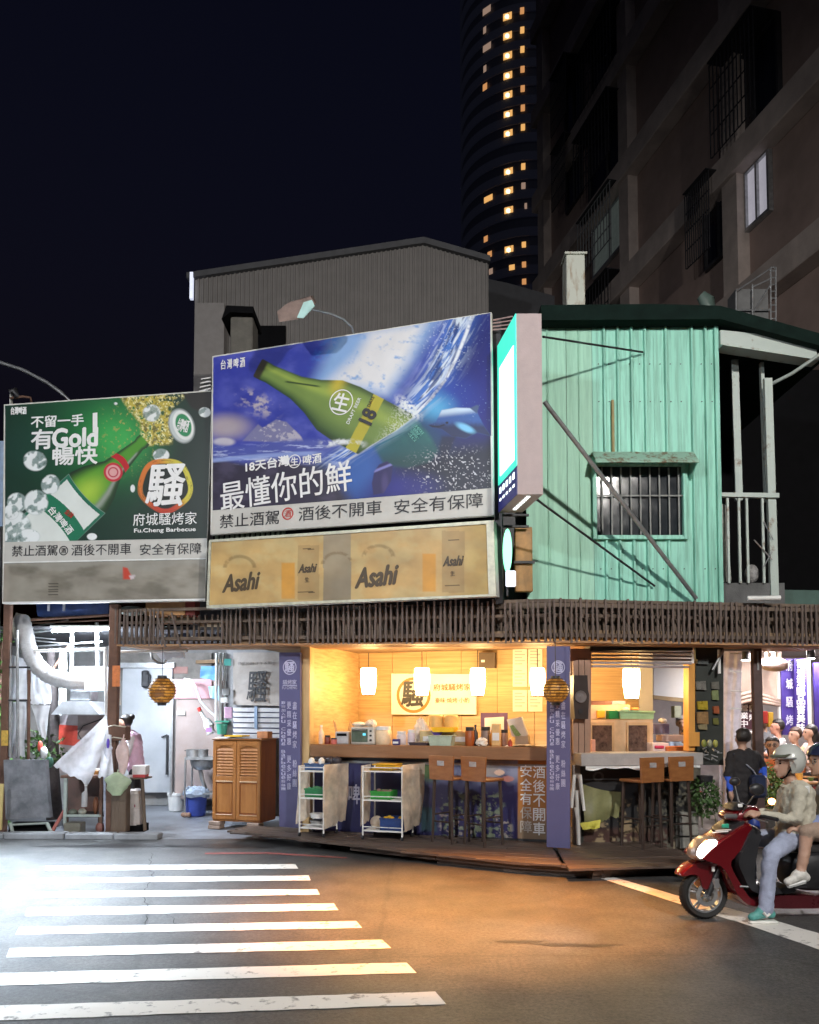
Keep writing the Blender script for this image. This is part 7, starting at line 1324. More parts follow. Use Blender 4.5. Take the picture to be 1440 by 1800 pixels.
small(162, 184, 1352, 1363, 11.9, (.75, .7, .65), 'white food box on the work table', 'box', W0); small(164, 172, 1355, 1363, 11.85, (.6, .28, .06), 'orange packet against the white food box', 'packet', W0)
small(232, 256, 1346, 1362, 11.7, (.75, .72, .72), 'white carton with a red base on the counter end by the barrel', 'carton', W0); small(233, 255, 1362, 1367, 11.68, (.5, .06, .06), 'red tray under the white carton', 'tray', W0)
t = kthing('side_stand', 'narrow wooden stand carrying the white carton right of the barrel', 'stand', 252, 1462, 11.75, 0); kt(t, 'leg', [(250, 1367), (255, 1460)], 11.72, .025, M_WOODD); kt(t, 'leg', [(234, 1367), (234, 1392)], 11.9, .025, M_DARK); kq(t, 'shelf', (228, 1367, 256, 1370), 11.7, 12.0, M_WOODD)
t = kthing('water_barrel', 'cloudy white plastic barrel on a dark base beside the middle post', 'barrel', 236, 1462, 11.85, 0); a, z = K(236, 1387, 11.85); r_ = .115; g = MB(t); g.lathe(a, 11.9, .12, [(r_, 0), (r_*1.04, .1), (r_*1.02, z-.2), (r_*.9, z-.14), (r_*.5, z-.12)], 18); g.done('drum', mat('cloudy_drum', (.55, .5, .48), .35, var=.3, scale=5), smooth=True); kq(t, 'base', (222, 1450, 252, 1463), 11.8, 12.05, M_BLACK); a, z = K(234, 1417, 11.78); g = MB(t); g.disc(a, 11.79, z, .03, .01, 12); g.done('red_mark', mat('maroon_mark', (.3, .05, .08), .5))
for k_, z in enumerate((.35, .55, .8)): g = MB(t); a, _ = K(236, 1400, 11.85); g.lathe(a, 11.9, z, [(.122, 0), (.126, .012), (.122, .024)], 18, cap=False); g.done('hoop', mat('cloudy_drum', (.55, .5, .48), .35))
kt(kthing('white_downpipe', 'thin white and blue pipe beside the middle post foot', 'pipe', 186, 1462, 11.6, 0), 'pipe', [(184, 1365), (186, 1460)], 11.62, .02, mat('bluish_pipe', (.5, .52, .65), .4, var=.4, scale=20))
# plastic sheet tied to the post
M_FILM = film('clear_film', (.85, .86, .9), .62, .5)
def P3(x, y, d): a, z = K(x, y, d); return (a, d, z)
one('tied_plastic_sheet', 'translucent plastic sheet stretched from the middle post to the table corner', 'plastic sheet', W0, K(150, 1370, 11.5)[0], 11.5, .9, lambda m: m.cloth(P3(188, 1256, 11.5), P3(192, 1300, 11.48), P3(154, 1381, 11.45), P3(93, 1346, 11.6), 30, 26, .028, 9, 1.25, .02, .16), M_FILM, smooth=True)
one('plastic_sheet_end', 'bunched end of plastic film hanging straight down from the rope on the post', 'plastic film', W0, K(190, 1330, 11.45)[0], 11.45, 1.0, lambda m: m.cloth(P3(184, 1290, 11.45), P3(196, 1292, 11.45), P3(200, 1368, 11.45), P3(172, 1366, 11.45), 8, 12, .04, 12, 1.5, .02), M_FILM, smooth=True)
def bagm(px, py, w, h, d, m, label, seed, top=True):
    a, z = K(px, py, d); s = d/F; t = Thing('plastic_bag', label, 'bag', W0, a, d, z-h/2*s); g = MB(t); rr = random.Random(seed); n = 16; mm = 11; vs = []
    for i in range(mm):
        f = i/(mm-1); rad = (math.sin(f*math.pi*.55+.25)**.8)*(1 if f < .7 else 1-(f-.7)*2.6)
        for k in range(n): tt = 6.2832*k/n; wob = 1+.14*math.sin(tt*3+i*.8+seed)+rr.uniform(-.07, .07); vs.append((a+w*s/2*rad*wob*math.cos(tt), d+w*s*.3*rad*wob*math.sin(tt), z-h*s/2+h*s*f))
    g._add(vs, [(i*n+k, i*n+(k+1) % n, (i+1)*n+(k+1) % n, (i+1)*n+k) for i in range(mm-1) for k in range(n)]+[tuple(range(n)), tuple(range((mm-1)*n, mm*n))]); g.done('sack', m, smooth=True)
    g = MB(t); g.tube([(a, d, z+h*s*.46), (a+.01, d, z+h*s*.62)], .008, 5); g.done('knot', m)
bagm(206, 1378, 44, 40, 11.4, film('green_film', (.62, .72, .52), .85), 'pale green plastic bag hanging low on the middle post', 3); bagm(216, 1330, 22, 62, 11.42, film('pink_film', (.85, .68, .64), .8), 'long pinkish plastic bag hanging from the middle post', 5); bagm(190, 1320, 14, 30, 11.42, film('clear_film2', (.8, .8, .86), .6), 'small clear bag with a violet cap on the middle post', 7)
small(187, 193, 1298, 1316, 11.35, (.10, .05, .5), 'violet bottle cap end inside the small clear bag', 'bottle', W0, ball=True)
small(66, 75, 1302, 1322, 12.3, (.7, .1, .07), 'red bottle in the greenery behind the grey slab', 'bottle', W0, ball=True); small(70, 84, 1312, 1335, 12.25, (.65, .68, .7), 'white squeeze bottle behind the grey slab', 'bottle', W0, ball=True); small(80, 94, 1330, 1350, 11.9, (.04, .14, .10), 'dark green bottle between slab and plastic sheet', 'bottle', W0, ball=True)
# ============================================================ DINING ARCADE AT THE RIGHT
M_TAN = mat('tan_canvas', (.42, .32, .26), .7, var=.25, scale=2.5); M_WRED = mat('wine_red_board', (.06, .02, .03), .5)
t = Thing('arcade_shell', 'pale walls and ceiling of the open dining arcade at the right', 'wall', W0, 6.5, 15.6, 0)
g = MB(t); g.box(4.0, 12.5, 15.6, 15.7, 0, 3.0); g.done('back_wall', mat('arcade_wall', (.45, .40, .40), .7, var=.3, scale=1.5))
g = MB(t); g.box(5.0, 12.5, 10.6, 15.7, 2.80, 2.84); g.done('ceiling', mat('arcade_ceiling', (.5, .5, .5), .7, var=.15))
g = MB(); g.quad((4.0, 10.5, .03), (12.5, 10.5, .03), (12.5, 15.6, .03), (4.0, 15.6, .03)); setting('arcade_floor', g, mat('arcade_tile', (.25, .22, .2), .5, var=.3))
lamp('arcade_lamp', 'AREA', (6.4, 12.8, 2.72), 48, (1., .95, .93), .5, (6.4, 12.9, 0)); lamp('arcade_lamp', 'AREA', (5.3, 12.2, 2.6), 32, (1., .93, .95), .4, (5.3, 12.3, 0))
lamp('arcade_lamp', 'AREA', (8.6, 13.0, 2.72), 34, (1., .95, .93), .5, (8.6, 13.1, 0))
t = kthing('tan_canvas', 'tan canvas screen gathered with a rope at the back of the arcade', 'canvas', 1340, 1240, 13.2, 1.8); g = MB(t); g.cloth(P3(1296, 1130, 13.2), P3(1374, 1132, 13.2), P3(1374, 1240, 13.15), P3(1298, 1237, 13.15), 16, 16, .04, 4, .9, .02); g.done('sheet', M_TAN, smooth=True)
for i in range(3): kt(t, 'fold', [(1300, 1222+i*7), (1322, 1216+i*7), (1340, 1222+i*6), (1372, 1232+i*4)], 13.1, .03, M_TAN)
t = kthing('dark_sign', 'dark wine-red sign with large white characters under the tan canvas', 'sign', 1312, 1255, 13.3, 1.5); kq(t, 'board', (1297, 1236, 1326, 1282), 13.3, 13.34, M_WRED); letters(t, '營', W0, 1308, 1244, 14, 12, 13.29, I_W, bold=.04); letters(t, '業', W0, 1308, 1258, 14, 12, 13.29, I_W, bold=.04); letters(t, '中', W0, 1308, 1272, 13, 12, 13.29, I_W, bold=.04); letters(t, '騷', W0, 1321, 1246, 8, 12, 13.29, I_W, bold=.03); letters(t, '烤', W0, 1321, 1261, 8, 12, 13.29, I_W, bold=.03)
t = kthing('purple_wall_banner', 'deep purple vertical banner with faint characters in the arcade', 'banner', 1388, 1290, 13.0, 1.4); kq(t, 'banner', (1376, 1158, 1399, 1292), 13.0, 13.04, M_BAN2 := mat('deep_purple', (.06, .035, .24), .5, var=.2)); 
for i, ch_ in enumerate('府城騷烤'): letters(t, ch_, W0, 1388, 1170+i*32, 12, 18, 12.99, M_BANL, bold=.03)
t = kthing('white_letter_banner', 'purple strip with a white column of bold characters beside the deep purple banner', 'banner', 1409, 1290, 12.95, 1.4); kq(t, 'banner', (1399.5, 1158, 1419, 1292), 12.95, 12.99, M_BAN2)
for i, ch_ in enumerate('歡迎蒞臨品嘗美味'): letters(t, ch_, W0, 1408, 1167+i*16, 14, 15, 12.94, I_W, bold=.05)
t = kthing('banner_pole', 'pale round pole between the two purple banners at the right edge', 'pole', 1421, 1330, 12.8, 0); a, z = K(1421, 1150, 12.8); g = MB(t); g.tube([(a, 12.8, .03), (a, 12.8, 2.8)], .03, 8); g.done('pole', M_PLAS)
t = kthing('edge_banner', 'purple banner cut by the right edge of the view', 'banner', 1450, 1290, 12.9, 1.4); kq(t, 'banner', (1434, 1165, 1470, 1300), 12.9, 12.94, M_BAN2)
t = kthing('arcade_post', 'brown steel post standing in front of the dining arcade', 'post', 1332, 1480, 10.5, 0); a, z = K(1332, 1142, 10.5); g = MB(t); g.rbox(a-.055, a+.055, 10.5, 10.6, 0, 2.56, .008); g.done('shaft', mat('brown_steel', (.10, .06, .055), .6, var=.4)); kq(t, 'hinge_strip', (1332, 1145, 1334, 1178), 10.488, 10.499, M_STEEL)
t = kthing('white_post', 'slim white post behind the diners', 'post', 1372, 1300, 13.1, 0); a, z = K(1372, 1235, 13.1); g = MB(t); g.rbox(a-.03, a+.03, 13.08, 13.14, .03, z+.7, .005); g.done('shaft', M_PLAS)
t = kthing('plastic_curtain', 'long clear plastic curtain hanging beside the snack panel', 'curtain', 1288, 1440, 10.55, .4)
g = MB(t); g.cloth(P3(1266, 1143, 10.55), P3(1305, 1143, 10.6), P3(1298, 1440, 10.6), P3(1263, 1445, 10.5), 22, 24, .035, 8, 2.5, .02); g.done('sheet', film('curtain_film', (.84, .82, .88), .8, .6), smooth=True)
for i, y in enumerate((1148, 1180, 1214, 1245)): kt(t, 'seam', [(1284, y), (1304, y+1)], 10.5, .008, M_PLAS)
kt(t, 'rail', [(1262, 1142), (1330, 1142)], 10.55, .02, M_STEEL)
t = kthing('canopy_hook', 'white strap hooked under the soffit by the plastic curtain', 'strap', 1260, 1160, 10.3, 2.1); kt(t, 'strap', [(1272, 1143), (1262, 1162), (1253, 1178)], 10.3, .018, M_STEEL); kt(t, 'strap', [(1264, 1142), (1265, 1184)], 10.32, .02, M_PLAS)
t = kthing('wall_fan', 'white wall fan tilted under the arcade ceiling', 'fan', 1360, 1165, 12.0, 2.3)
a, z = K(1361, 1168, 12.0); g = MB(t); n = 24; vs = []
for rr_, hh in ((.03, -.05), (.19, -.03), (.2, 0), (.19, .03), (.03, .05)):
    for k in range(n): tt = 6.2832*k/n; vs.append((a+rr_*math.cos(tt), 12+rr_*math.sin(tt)*.9+hh*.3, z+rr_*math.sin(tt)*.42+hh+rr_*math.cos(tt)*.12))
g._add(vs, [(i*n+k, i*n+(k+1) % n, (i+1)*n+(k+1) % n, (i+1)*n+k) for i in range(4) for k in range(n)]+[tuple(range(n)), tuple(range(4*n, 5*n))]); g.done('guard', mat('fan_guard', (.62, .48, .44), .5), smooth=True); g = MB(t); g.ball(a, 11.93, z-.03, .035, .035, .03, 8, 6); g.done('hub', M_DARK)
kq(t, 'bracket', (1350, 1143, 1366, 1146), 12.0, 12.1, M_WHITE); kq(t, 'bracket', (1350, 1146, 1353, 1157), 12.0, 12.1, M_WHITE); kq(t, 'bracket', (1363, 1146, 1366, 1157), 12.0, 12.1, M_WHITE)
M_LAMPG = mat('lamp_glow', (1, 1, 1), .5, emit=(1, .97, .92), es=7, var=0)
for px, py, w, lab in ((1310, 1160, 18, 'shallow dark ceiling lamp glowing near the plastic curtain'), (1426, 1157, 13, 'black cylinder ceiling lamp glowing near the right edge')):
    a, z = K(px, py, 12.2); r_ = w/2*12.2/F; t = Thing('ceiling_lamp', lab, 'lamp', W0, a, 12.2, z, 'black ceiling lamps of the arcade'); g = MB(t); g.lathe(a, 12.2, z, [(r_, 0), (r_, .09), (r_*.9, .14)], 18); g.done('housing', M_DARK, smooth=True); g = MB(t); g.lathe(a, 12.2, z-.012, [(r_*.94, 0), (r_*.94, .01)], 18); g.done('glass', M_LAMPG); g = MB(t); g.tube([(a, 12.2, z+.1), (a, 12.2, 2.8)], .01, 5); g.done('stem', M_DARK)
small(1342, 1350, 1250, 1272, 13.5, (.6, .06, .05), 'red poster half behind a diner in the arcade', 'poster', W0); small(1351, 1360, 1252, 1278, 13.52, (.75, .45, .06), 'orange-yellow poster beside the red one in the arcade', 'poster', W0)
small(1318, 1324, 1285, 1290, 12.8, (.8, .8, .8), 'white paper near the wine-red sign', 'paper', W0)
# tables with food
def table(px, d, label, col, w=.8, h=.74):
    a, _ = K(px, 1300, d); t = Thing('dining_table', label, 'table', W0, a, d, .03); g = MB(t); g.rbox(a-w/2, a+w/2, d, d+.6, h, h+.03, .008); g.done('tabletop', col)
    for x in (a-w/2+.05, a+w/2-.05):
        for y in (d+.05, d+.55): g = MB(t); g.tube([(x, y, .03), (x, y, h)], .016, 6); g.done('leg', M_STEEL)
    return a
M_TOP = mat('warm_table_top', (.5, .25, .1), .4, var=.3)
ta1 = table(1395, 11.3, 'orange-brown dining table nearest the scooter riders', M_TOP); ta2 = table(1362, 12.6, 'dining table behind the woman in glasses', M_TOP); ta3 = table(1440, 12.4, 'dining table at the far right with bowls', M_TOP)
rr = random.Random(9); cols = [lin(220, 120, 60), lin(235, 225, 210), lin(190, 60, 50), lin(240, 180, 90), lin(90, 120, 60)]
k = 0
for (ta, d, nm) in ((ta1, 11.3, 'nearest the riders'), (ta2, 12.6, 'behind the woman in glasses'), (ta3, 12.4, 'at the far right')):
    for i in range(5):
        a = ta-.32+i*.16; c = cols[(i+k) % 5]; r_ = rr.uniform(.045, .075); m = mat('col_%02x%02x%02x' % tuple(int(255*q) for q in c), c, .4)
        kind = ['%s bowl' , '%s cup'][i % 2]; cn = {0: 'orange', 1: 'cream', 2: 'red', 3: 'yellow', 4: 'green'}[(i+k) % 5]
        h_ = .05 if i % 2 == 0 else .11
        one('bowl' if i % 2 == 0 else 'cup', '%s on the dining table %s, %s from its left' % (kind % cn, nm, ['first', 'second', 'third', 'fourth', 'fifth'][i]), 'bowl' if i % 2 == 0 else 'cup', W0, a, d+.2, .77, lambda m_, a=a, d=d, r_=r_, h_=h_, i=i: m_.lathe(a, d+.2, .772, [(r_*.6, 0), (r_*(1 if i % 2 == 0 else .7), h_), (r_*(.92 if i % 2 == 0 else .62), h_)], 14), m, smooth=True)
    k += 2
t = kthing('potted_shrub', 'leafy potted shrub between the pedestrian and the rider', 'plant', 1358, 1440, 10.9, .03); a, z = K(1358, 1385, 10.9); g = MB(t); leaves(g, a, 10.9, z, .17, .15, .36, 420, .07, 21); o = g.done('foliage', mat('pale_leaf', (.16, .26, .06), .5, var=.6, scale=16)); o['kind'] = 'stuff'; g = MB(t); g.lathe(a, 10.9, .03, [(.12, 0), (.16, .3), (.14, .3)], 16); g.done('pot', M_CONCD); g = MB(t); g.tube([(a, 10.9, .3), (a+.02, 10.9, 1.0)], .012, 5); g.done('stem', M_WOODD)

# ============================================================ PEOPLE
def v3(px, py, d): a, z = K(px, py, d); return Vector((a, d, z))
def person(label, J, C, vox=.016, scale=1., hair=None, helmet=None, face=(-1, 0, 0), group=None, hands=True, belly=1., extra=None, shoes=None):
    """J joints in world space, C material per region; one voxel-skinned continuous body, hair/helmet/shoes as children"""
    root = bpy.data.objects.new('person', None); COL.objects.link(root); org = Vector((J['pelvis'].x, J['pelvis'].y, 0)); root.location = org
    root['label'] = label; root['category'] = 'person'
    if group: root['group'] = group
    s = scale; seg = []
    def cap(a, b, r0, r1, reg): seg.append((Vector(a), Vector(b), r0*s, r1*s, reg))
    P, Ch, N, H = J['pelvis'], J['chest'], J['neck'], J['head']; F_ = Vector(face).normalized()
    for sd in ('l', 'r'):
        sh, hp = J['sh_'+sd], J['hip_'+sd]
        cap(Ch.lerp(sh, .35), P.lerp(hp, .6), .115*belly, .125*belly, 'top'); cap(Ch+(N-Ch)*.35, sh, .06, .062, 'top'); cap(P, hp, .12, .115, 'legs')
        cap(sh, J['el_'+sd], .062, .050, 'sleeve'); cap(J['el_'+sd], J['el_'+sd].lerp(J['ha_'+sd], .82), .047, .032, 'fore')
        cap(hp, J['kn_'+sd], .098, .068, 'thigh'); cap(J['kn_'+sd], J['an_'+sd], .066 if C.get('loose') else .056, .060 if C.get('loose') else .038, 'calf')
        # foot
        cap(J['an_'+sd]-Vector((0, 0, .01)), J['to_'+sd].lerp(J['an_'+sd], .7)+Vector((0, 0, -.01)), .046, .050, 'shoe'); cap(J['an_'+sd]+Vector((0, 0, -.035*s)), J['to_'+sd], .040, .034, 'shoe')
        hl = (J['an_'+sd]-J['to_'+sd]); hl.z = 0; hl = hl.normalized()*.045 if hl.length > 1e-3 else Vector((0, 0, 0)); cap(J['an_'+sd]+Vector((0, 0, -.02)), J['an_'+sd]+hl+Vector((0, 0, -.045*s)), .044, .040, 'shoe')
        # hand: palm plus five fingers
        w = J['el_'+sd].lerp(J['ha_'+sd], .84); d = (J['ha_'+sd]-J['el_'+sd]).normalized(); hand_end = w+d*.08*s
        cap(w, hand_end, .030, .034, 'hand')
        if hands:
            up = Vector((0, 0, 1)); side_ = d.cross(up).normalized() if abs(d.z) < .9 else Vector((0, 1, 0)); curl = J.get('curl', Vector((0, 0, -1)))
            for k in range(4):
                b0 = hand_end+side_*(-.027+.018*k)*s; L_ = (.038, .043, .040, .032)[k]*s; m1 = b0+d*L_+curl*.006; m2 = m1+d*L_*.45+curl*L_*.7
                cap(b0, m1, .0105, .0095, 'hand'); cap(m1, m2, .0095, .0085, 'hand')
            th = w+d*.03*s+side_*-.028*s; cap(th, th+d*.03*s+side_*-.022*s+curl*.012, .012, .0105, 'hand'); cap(th+d*.03*s+side_*-.022*s+curl*.012, th+d*.055*s+side_*-.012*s+curl*.028, .0105, .009, 'hand')
    cap(P, Ch, .13*belly, .14, 'top'); cap(Ch, Ch+(N-Ch)*.5, .13, .09, 'top')
    cap(Ch+(N-Ch)*.6, H-Vector((0, 0, .05*s)), .056, .050, 'skin')
    cap(H+Vector((0, 0, .035*s))-F_*.015*s, H+Vector((0, 0, .03*s))-F_*.03*s, .092, .088, 'skin'); cap(H+F_*.03*s+Vector((0, 0, .03*s)), H+F_*.045*s-Vector((0, 0, .055*s)), .070, .048, 'skin')
    cap(H+F_*.088*s+Vector((0, 0, .012*s)), H+F_*.112*s-Vector((0, 0, .018*s)), .012, .017, 'skin')     # nose
    cap(H+F_*.085*s-Vector((0, 0, .045*s)), H+F_*.090*s-Vector((0, 0, .047*s)), .020, .016, 'skin'); cap(H+F_*.072*s-Vector((0, 0, .083*s)), H+F_*.078*s-Vector((0, 0, .083*s)), .024, .022, 'skin')
    cap(H+F_*.078*s+Vector((0, 0, .042*s)), H+F_*.078*s+Vector((0, 0, .046*s)), .026, .026, 'skin')
    sd_ = F_.cross(Vector((0, 0, 1))).normalized()
    for q in (-1, 1): cap(H+sd_*.088*q*s+Vector((0, 0, .012*s)), H+sd_*.092*q*s-Vector((0, 0, .025*s)), .020, .014, 'skin')
    for e in (extra or []): cap(*e)
    bm = bmesh.new()
    for a, b, r0, r1, reg in seg:
        d = b-a; L_ = max(d.length, 1e-4); q = d.to_track_quat('Z', 'Y') if L_ > 1e-3 else Vector((0, 0, 1)).to_track_quat('Z', 'Y'); n = 12; rows = []
        prof = [(math.cos(t_)*r0, -math.sin(t_)*r0) for t_ in (1.45, .95, .45)]+[(r0, 0), (r1, L_)]+[(math.cos(t_)*r1, L_+math.sin(t_)*r1) for t_ in (.45, .95, 1.45)]
        for rr_, hh in prof: rows.append([bm.verts.new(a-org+q@Vector((rr_*math.cos(6.2832*k/n), rr_*math.sin(6.2832*k/n), hh))) for k in range(n)])
        for i in range(len(rows)-1):
            for k in range(n): bm.faces.new((rows[i][k], rows[i][(k+1) % n], rows[i+1][(k+1) % n], rows[i+1][k]))
        bm.faces.new(rows[0][::-1]); bm.faces.new(rows[-1])
    me = bpy.data.meshes.new('tmp'); bm.to_mesh(me); bm.free(); o = bpy.data.objects.new('tmp', me); COL.objects.link(o)
    m1 = o.modifiers.new('r', 'REMESH'); m1.mode = 'VOXEL'; m1.voxel_size = vox; m2 = o.modifiers.new('s', 'SMOOTH'); m2.iterations = 3; m2.factor = .5
    dg = bpy.context.evaluated_depsgraph_get(); me2 = bpy.data.meshes.new_from_object(o.evaluated_get(dg)); bpy.data.objects.remove(o)
    v = np.zeros(len(me2.vertices)*3, np.float32); me2.vertices.foreach_get('co', v); v = v.reshape(-1, 3).astype(float)
    best = np.full(len(v), 1e9); reg = np.zeros(len(v), int); names = ['top', 'sleeve', 'fore', 'hand', 'legs', 'thigh', 'calf', 'shoe', 'skin']
    for a, b, r0, r1, rg in seg:
        a_, b_ = np.array(a-org), np.array(b-org); d = b_-a_; L2 = d@d+1e-9; t_ = np.clip((v-a_)@d/L2, 0, 1); dist = np.linalg.norm(v-a_-t_[:, None]*d, axis=1)-(r0+(r1-r0)*t_); u = dist < best; best[u] = dist[u]; reg[u] = names.index(rg)
    # cloth folds
    nr = np.zeros(len(v)*3, np.float32); me2.vertex_normals.foreach_get('vector', nr); nr = nr.reshape(-1, 3)
    cl = np.isin(reg, [0, 1, 4, 5, 6]) | ((reg == 2) & (C.get('fore') is not C['skin']))
    ff = fbm(v[:, 0]*38+v[:, 1]*20, v[:, 2]*30-v[:, 0]*18+9, 2)-.5; f = .35*ff+fbm(v[:, 0]*9+v[:, 2]*15+40, v[:, 2]*7-v[:, 0]*12+v[:, 1]*9+60, 4)-.5; v += nr*(f*np.where(np.isin(reg, [5, 6]), .020, .034)*cl*s)[:, None]
    me2.vertices.foreach_set('co', v.ravel().astype(np.float32))
    mats = [C.get(k) or {'sleeve': C['top'], 'fore': C['skin'], 'hand': C['skin'], 'thigh': C['legs'], 'calf': C['legs'], 'shoe': M_PLAS}.get(k) for k in names]
    me2.materials.clear()
    for m in mats: me2.materials.append(m)
    lv = np.zeros(len(me2.loops), np.int32); me2.loops.foreach_get('vertex_index', lv); ls = np.zeros(len(me2.polygons), np.int32); me2.polygons.foreach_get('loop_start', ls)
    me2.polygons.foreach_set('material_index', reg[lv[ls]].astype(np.int32)); me2.polygons.foreach_set('use_smooth', [True]*len(me2.polygons)); me2.update()
    me2.name = 'body'; b = bpy.data.objects.new('body', me2); COL.objects.link(b); b.parent = root
    class T_: pass
    tt = T_(); tt.o = tuple(org); tt.rot = 0; tt.solo = False; tt.root = root
    def part(nm, fn, m, smooth=True): g = MB(tt); fn(g); return g.done(nm, m, smooth=smooth)
    if hair:
        rr_ = random.Random(int(abs(H.x)*1000)); style = hair[1]
        def hf(g):
            c = H+Vector((0, 0, .048*s))-F_*.022*s; n, m = 22, 14
            for i in range(m):
                f_ = i/(m-1)*(.74 if style == 'short' else .80); th = math.pi*f_
                for k in range(n):
                    ph = 6.2832*k/n; d = Vector((math.cos(ph)*math.sin(th), math.sin(ph)*math.sin(th), math.cos(th))); fr_ = max(0, d.dot(F_)); r_ = .110*s*(1-.04*rr_.random())
                    if d.z < .35: r_ *= (1-.6*max(0, fr_+.05))
                    p = c+Vector((d.x, d.y, d.z*1.02))*r_; g.v.append(tuple(p))
            for i in range(m-1):
                for k in range(n): g.f.append((i*n+k, i*n+(k+1) % n, (i+1)*n+(k+1) % n, (i+1)*n+k)); g.mi.append(0)
            g.f.append(tuple(range((m-1)*n, m*n))); g.mi.append(0)
            if style == 'long': g.ball(c.x-F_.x*.05*s, c.y-F_.y*.05*s, c.z-.10*s, .085*s, .085*s, .15*s)
            if style == 'bun': g.ball(c.x-F_.x*.09*s, c.y-F_.y*.09*s, c.z+.06*s, .05*s, .05*s, .05*s, 10, 7)
        part('hair', hf, hair[0])
    for q in (-1, 1):
        e = H+F_*.083*s+sd_*.033*q*s+Vector((0, 0, .022*s)); part('eye', lambda g: g.ball(e.x, e.y, e.z, .011*s, .011*s, .008*s, 8, 6), M_BLACK)
        part('eyebrow', lambda g: g.tube([tuple(e+sd_*-.018*s+F_*.006+Vector((0, 0, .02*s))), tuple(e+sd_*.018*s+F_*.006+Vector((0, 0, .02*s)))], .0045*s, 5), M_BLACK)
    part('mouth', lambda g: g.tube([tuple(H+F_*.103*s+sd_*-.02*s-Vector((0, 0, .047*s))), tuple(H+F_*.106*s-Vector((0, 0, .046*s))), tuple(H+F_*.103*s+sd_*.02*s-Vector((0, 0, .047*s)))], .004*s, 5), mat('lip', (.35, .12, .1), .5))
    return root, part, F_, sd_
SK = mat('skin', (.48, .29, .21), .5, var=.12, scale=20, bump=.05); SK2 = mat('skin_flushed', (.50, .25, .18), .5, var=.12, scale=20, bump=.05)
HB = mat('black_hair', (.018, .014, .013), .45, var=.4, scale=60, bump=.6, fine=120, stretch=(1, 1, .2)); HBR = mat('brown_hair', (.07, .035, .02), .45, var=.4, scale=60, bump=.6, fine=120)
def cl(n, c, r=.8, **k): return mat('cloth_'+n, c, r, var=k.get('var', .22), scale=k.get('scale', 5), bump=.5, fine=90)
KH, DEN, BLK = cl('khaki', (.52, .49, .40), scale=4), cl('light_denim', (.36, .40, .54), scale=6, var=.3), cl('black', (.018, .016, .018))
SHOE_T = mat('teal_shoe', (.10, .36, .33), .5, var=.3, scale=30)
# ---- rider
J = dict(pelvis=v3(1397, 1467, 7.15), chest=v3(1402, 1405, 7.12), neck=v3(1391, 1373, 7.12), head=v3(1383, 1345, 7.12),
         sh_l=v3(1408, 1390, 6.95), sh_r=v3(1386, 1391, 7.28), el_l=v3(1399, 1440, 6.92), el_r=v3(1368, 1434, 7.34), ha_l=v3(1325, 1431, 6.90), ha_r=v3(1325, 1424, 7.36),
         hip_l=v3(1396, 1472, 7.04), hip_r=v3(1395, 1470, 7.26), kn_l=v3(1355, 1500, 6.86), kn_r=v3(1314, 1474, 7.28), an_l=v3(1346, 1597, 6.80), an_r=v3(1318, 1541, 7.26), to_l=v3(1322, 1612, 6.78), to_r=v3(1298, 1552, 7.22))
C = dict(top=KH, sleeve=KH, fore=KH, legs=DEN, skin=SK, shoe=SHOE_T, loose=True)
root, part, F_, sd_ = person('rider in khaki shirt, jeans and olive open-face helmet, one foot on the road', J, C, vox=.011, face=(-1, -.18, -.05), belly=1.22)
H = J['head']
def helm(g, H=H, F_=F_, s=1.):
    c = H+Vector((0, 0, .04))-F_*.022; n, m = 28, 16
    for i in range(m):
        th = math.pi*i/(m-1)*.76
        for k in range(n):
            ph = 6.2832*k/n; d = Vector((math.cos(ph)*math.sin(th), math.sin(ph)*math.sin(th), math.cos(th))); fr_ = d.dot(F_)
            z = d.z
            if fr_ > .35: z = max(z, .16+(fr_-.35)*.15)       # brow opening
            g.v.append(tuple(c+Vector((d.x, d.y, z*1.04))*.138))
    g.f += [(i*n+k, i*n+(k+1) % n, (i+1)*n+(k+1) % n, (i+1)*n+k) for i in range(m-1) for k in range(n)]; g.mi += [0]*((m-1)*n)
M_HELM = mat('olive_helmet', (.50, .51, .48), .22, var=.15, scale=4, bump=0, coat=.6); part('helmet', helm, M_HELM)
def visor(g, H=H, F_=F_, sd_=sd_):
    c = H+Vector((0, 0, .075))+F_*.085
    P = [c+sd_*q*.11+F_*(.055*(1-q*q)) for q in np.linspace(-1, 1, 11)]; Q = [c+sd_*q*.115-F_*.05+F_*(.06*(1-q*q))+Vector((0, 0, .022)) for q in np.linspace(-1, 1, 11)]
    vs = [tuple(p) for p in P]+[tuple(q) for q in Q]; vs += [(x, y, z+.006) for x, y, z in vs]; n = 11
    g._add(vs, [(i, i+1, n+i+1, n+i) for i in range(n-1)]+[(2*n+i, 3*n+i, 3*n+i+1, 2*n+i+1) for i in range(n-1)]+[(i, 2*n+i, 2*n+i+1, i+1) for i in range(n-1)])
part('helmet_peak', visor, mat('peak_olive', (.10, .10, .07), .3))
part('helmet_band', lambda g: g.tube([tuple(H+Vector((0, 0, .065))-F_*.02+F_*.135*math.cos(a_)+sd_*.143*math.sin(a_)) for a_ in np.linspace(-1.4, 1.4, 15)], .006, 5), M_STEEL)
part('chin_strap', lambda g: g.tube([tuple(H+sd_*-.1+Vector((0, 0, .02))), tuple(H+F_*.045+sd_*-.055-Vector((0, 0, .09))), tuple(H+F_*.05-Vector((0, 0, .115))), tuple(H+F_*.045+sd_*.055-Vector((0, 0, .09))), tuple(H+sd_*.1+Vector((0, 0, .02)))], .008, 5), M_BLACK)
part('collar', lambda g: g.tube([tuple(J['neck']+Vector((.07*math.cos(a_), .07*math.sin(a_), -.03+.02*math.cos(a_)))) for a_ in np.linspace(0, 6.283, 15)], .02, 6), KH)
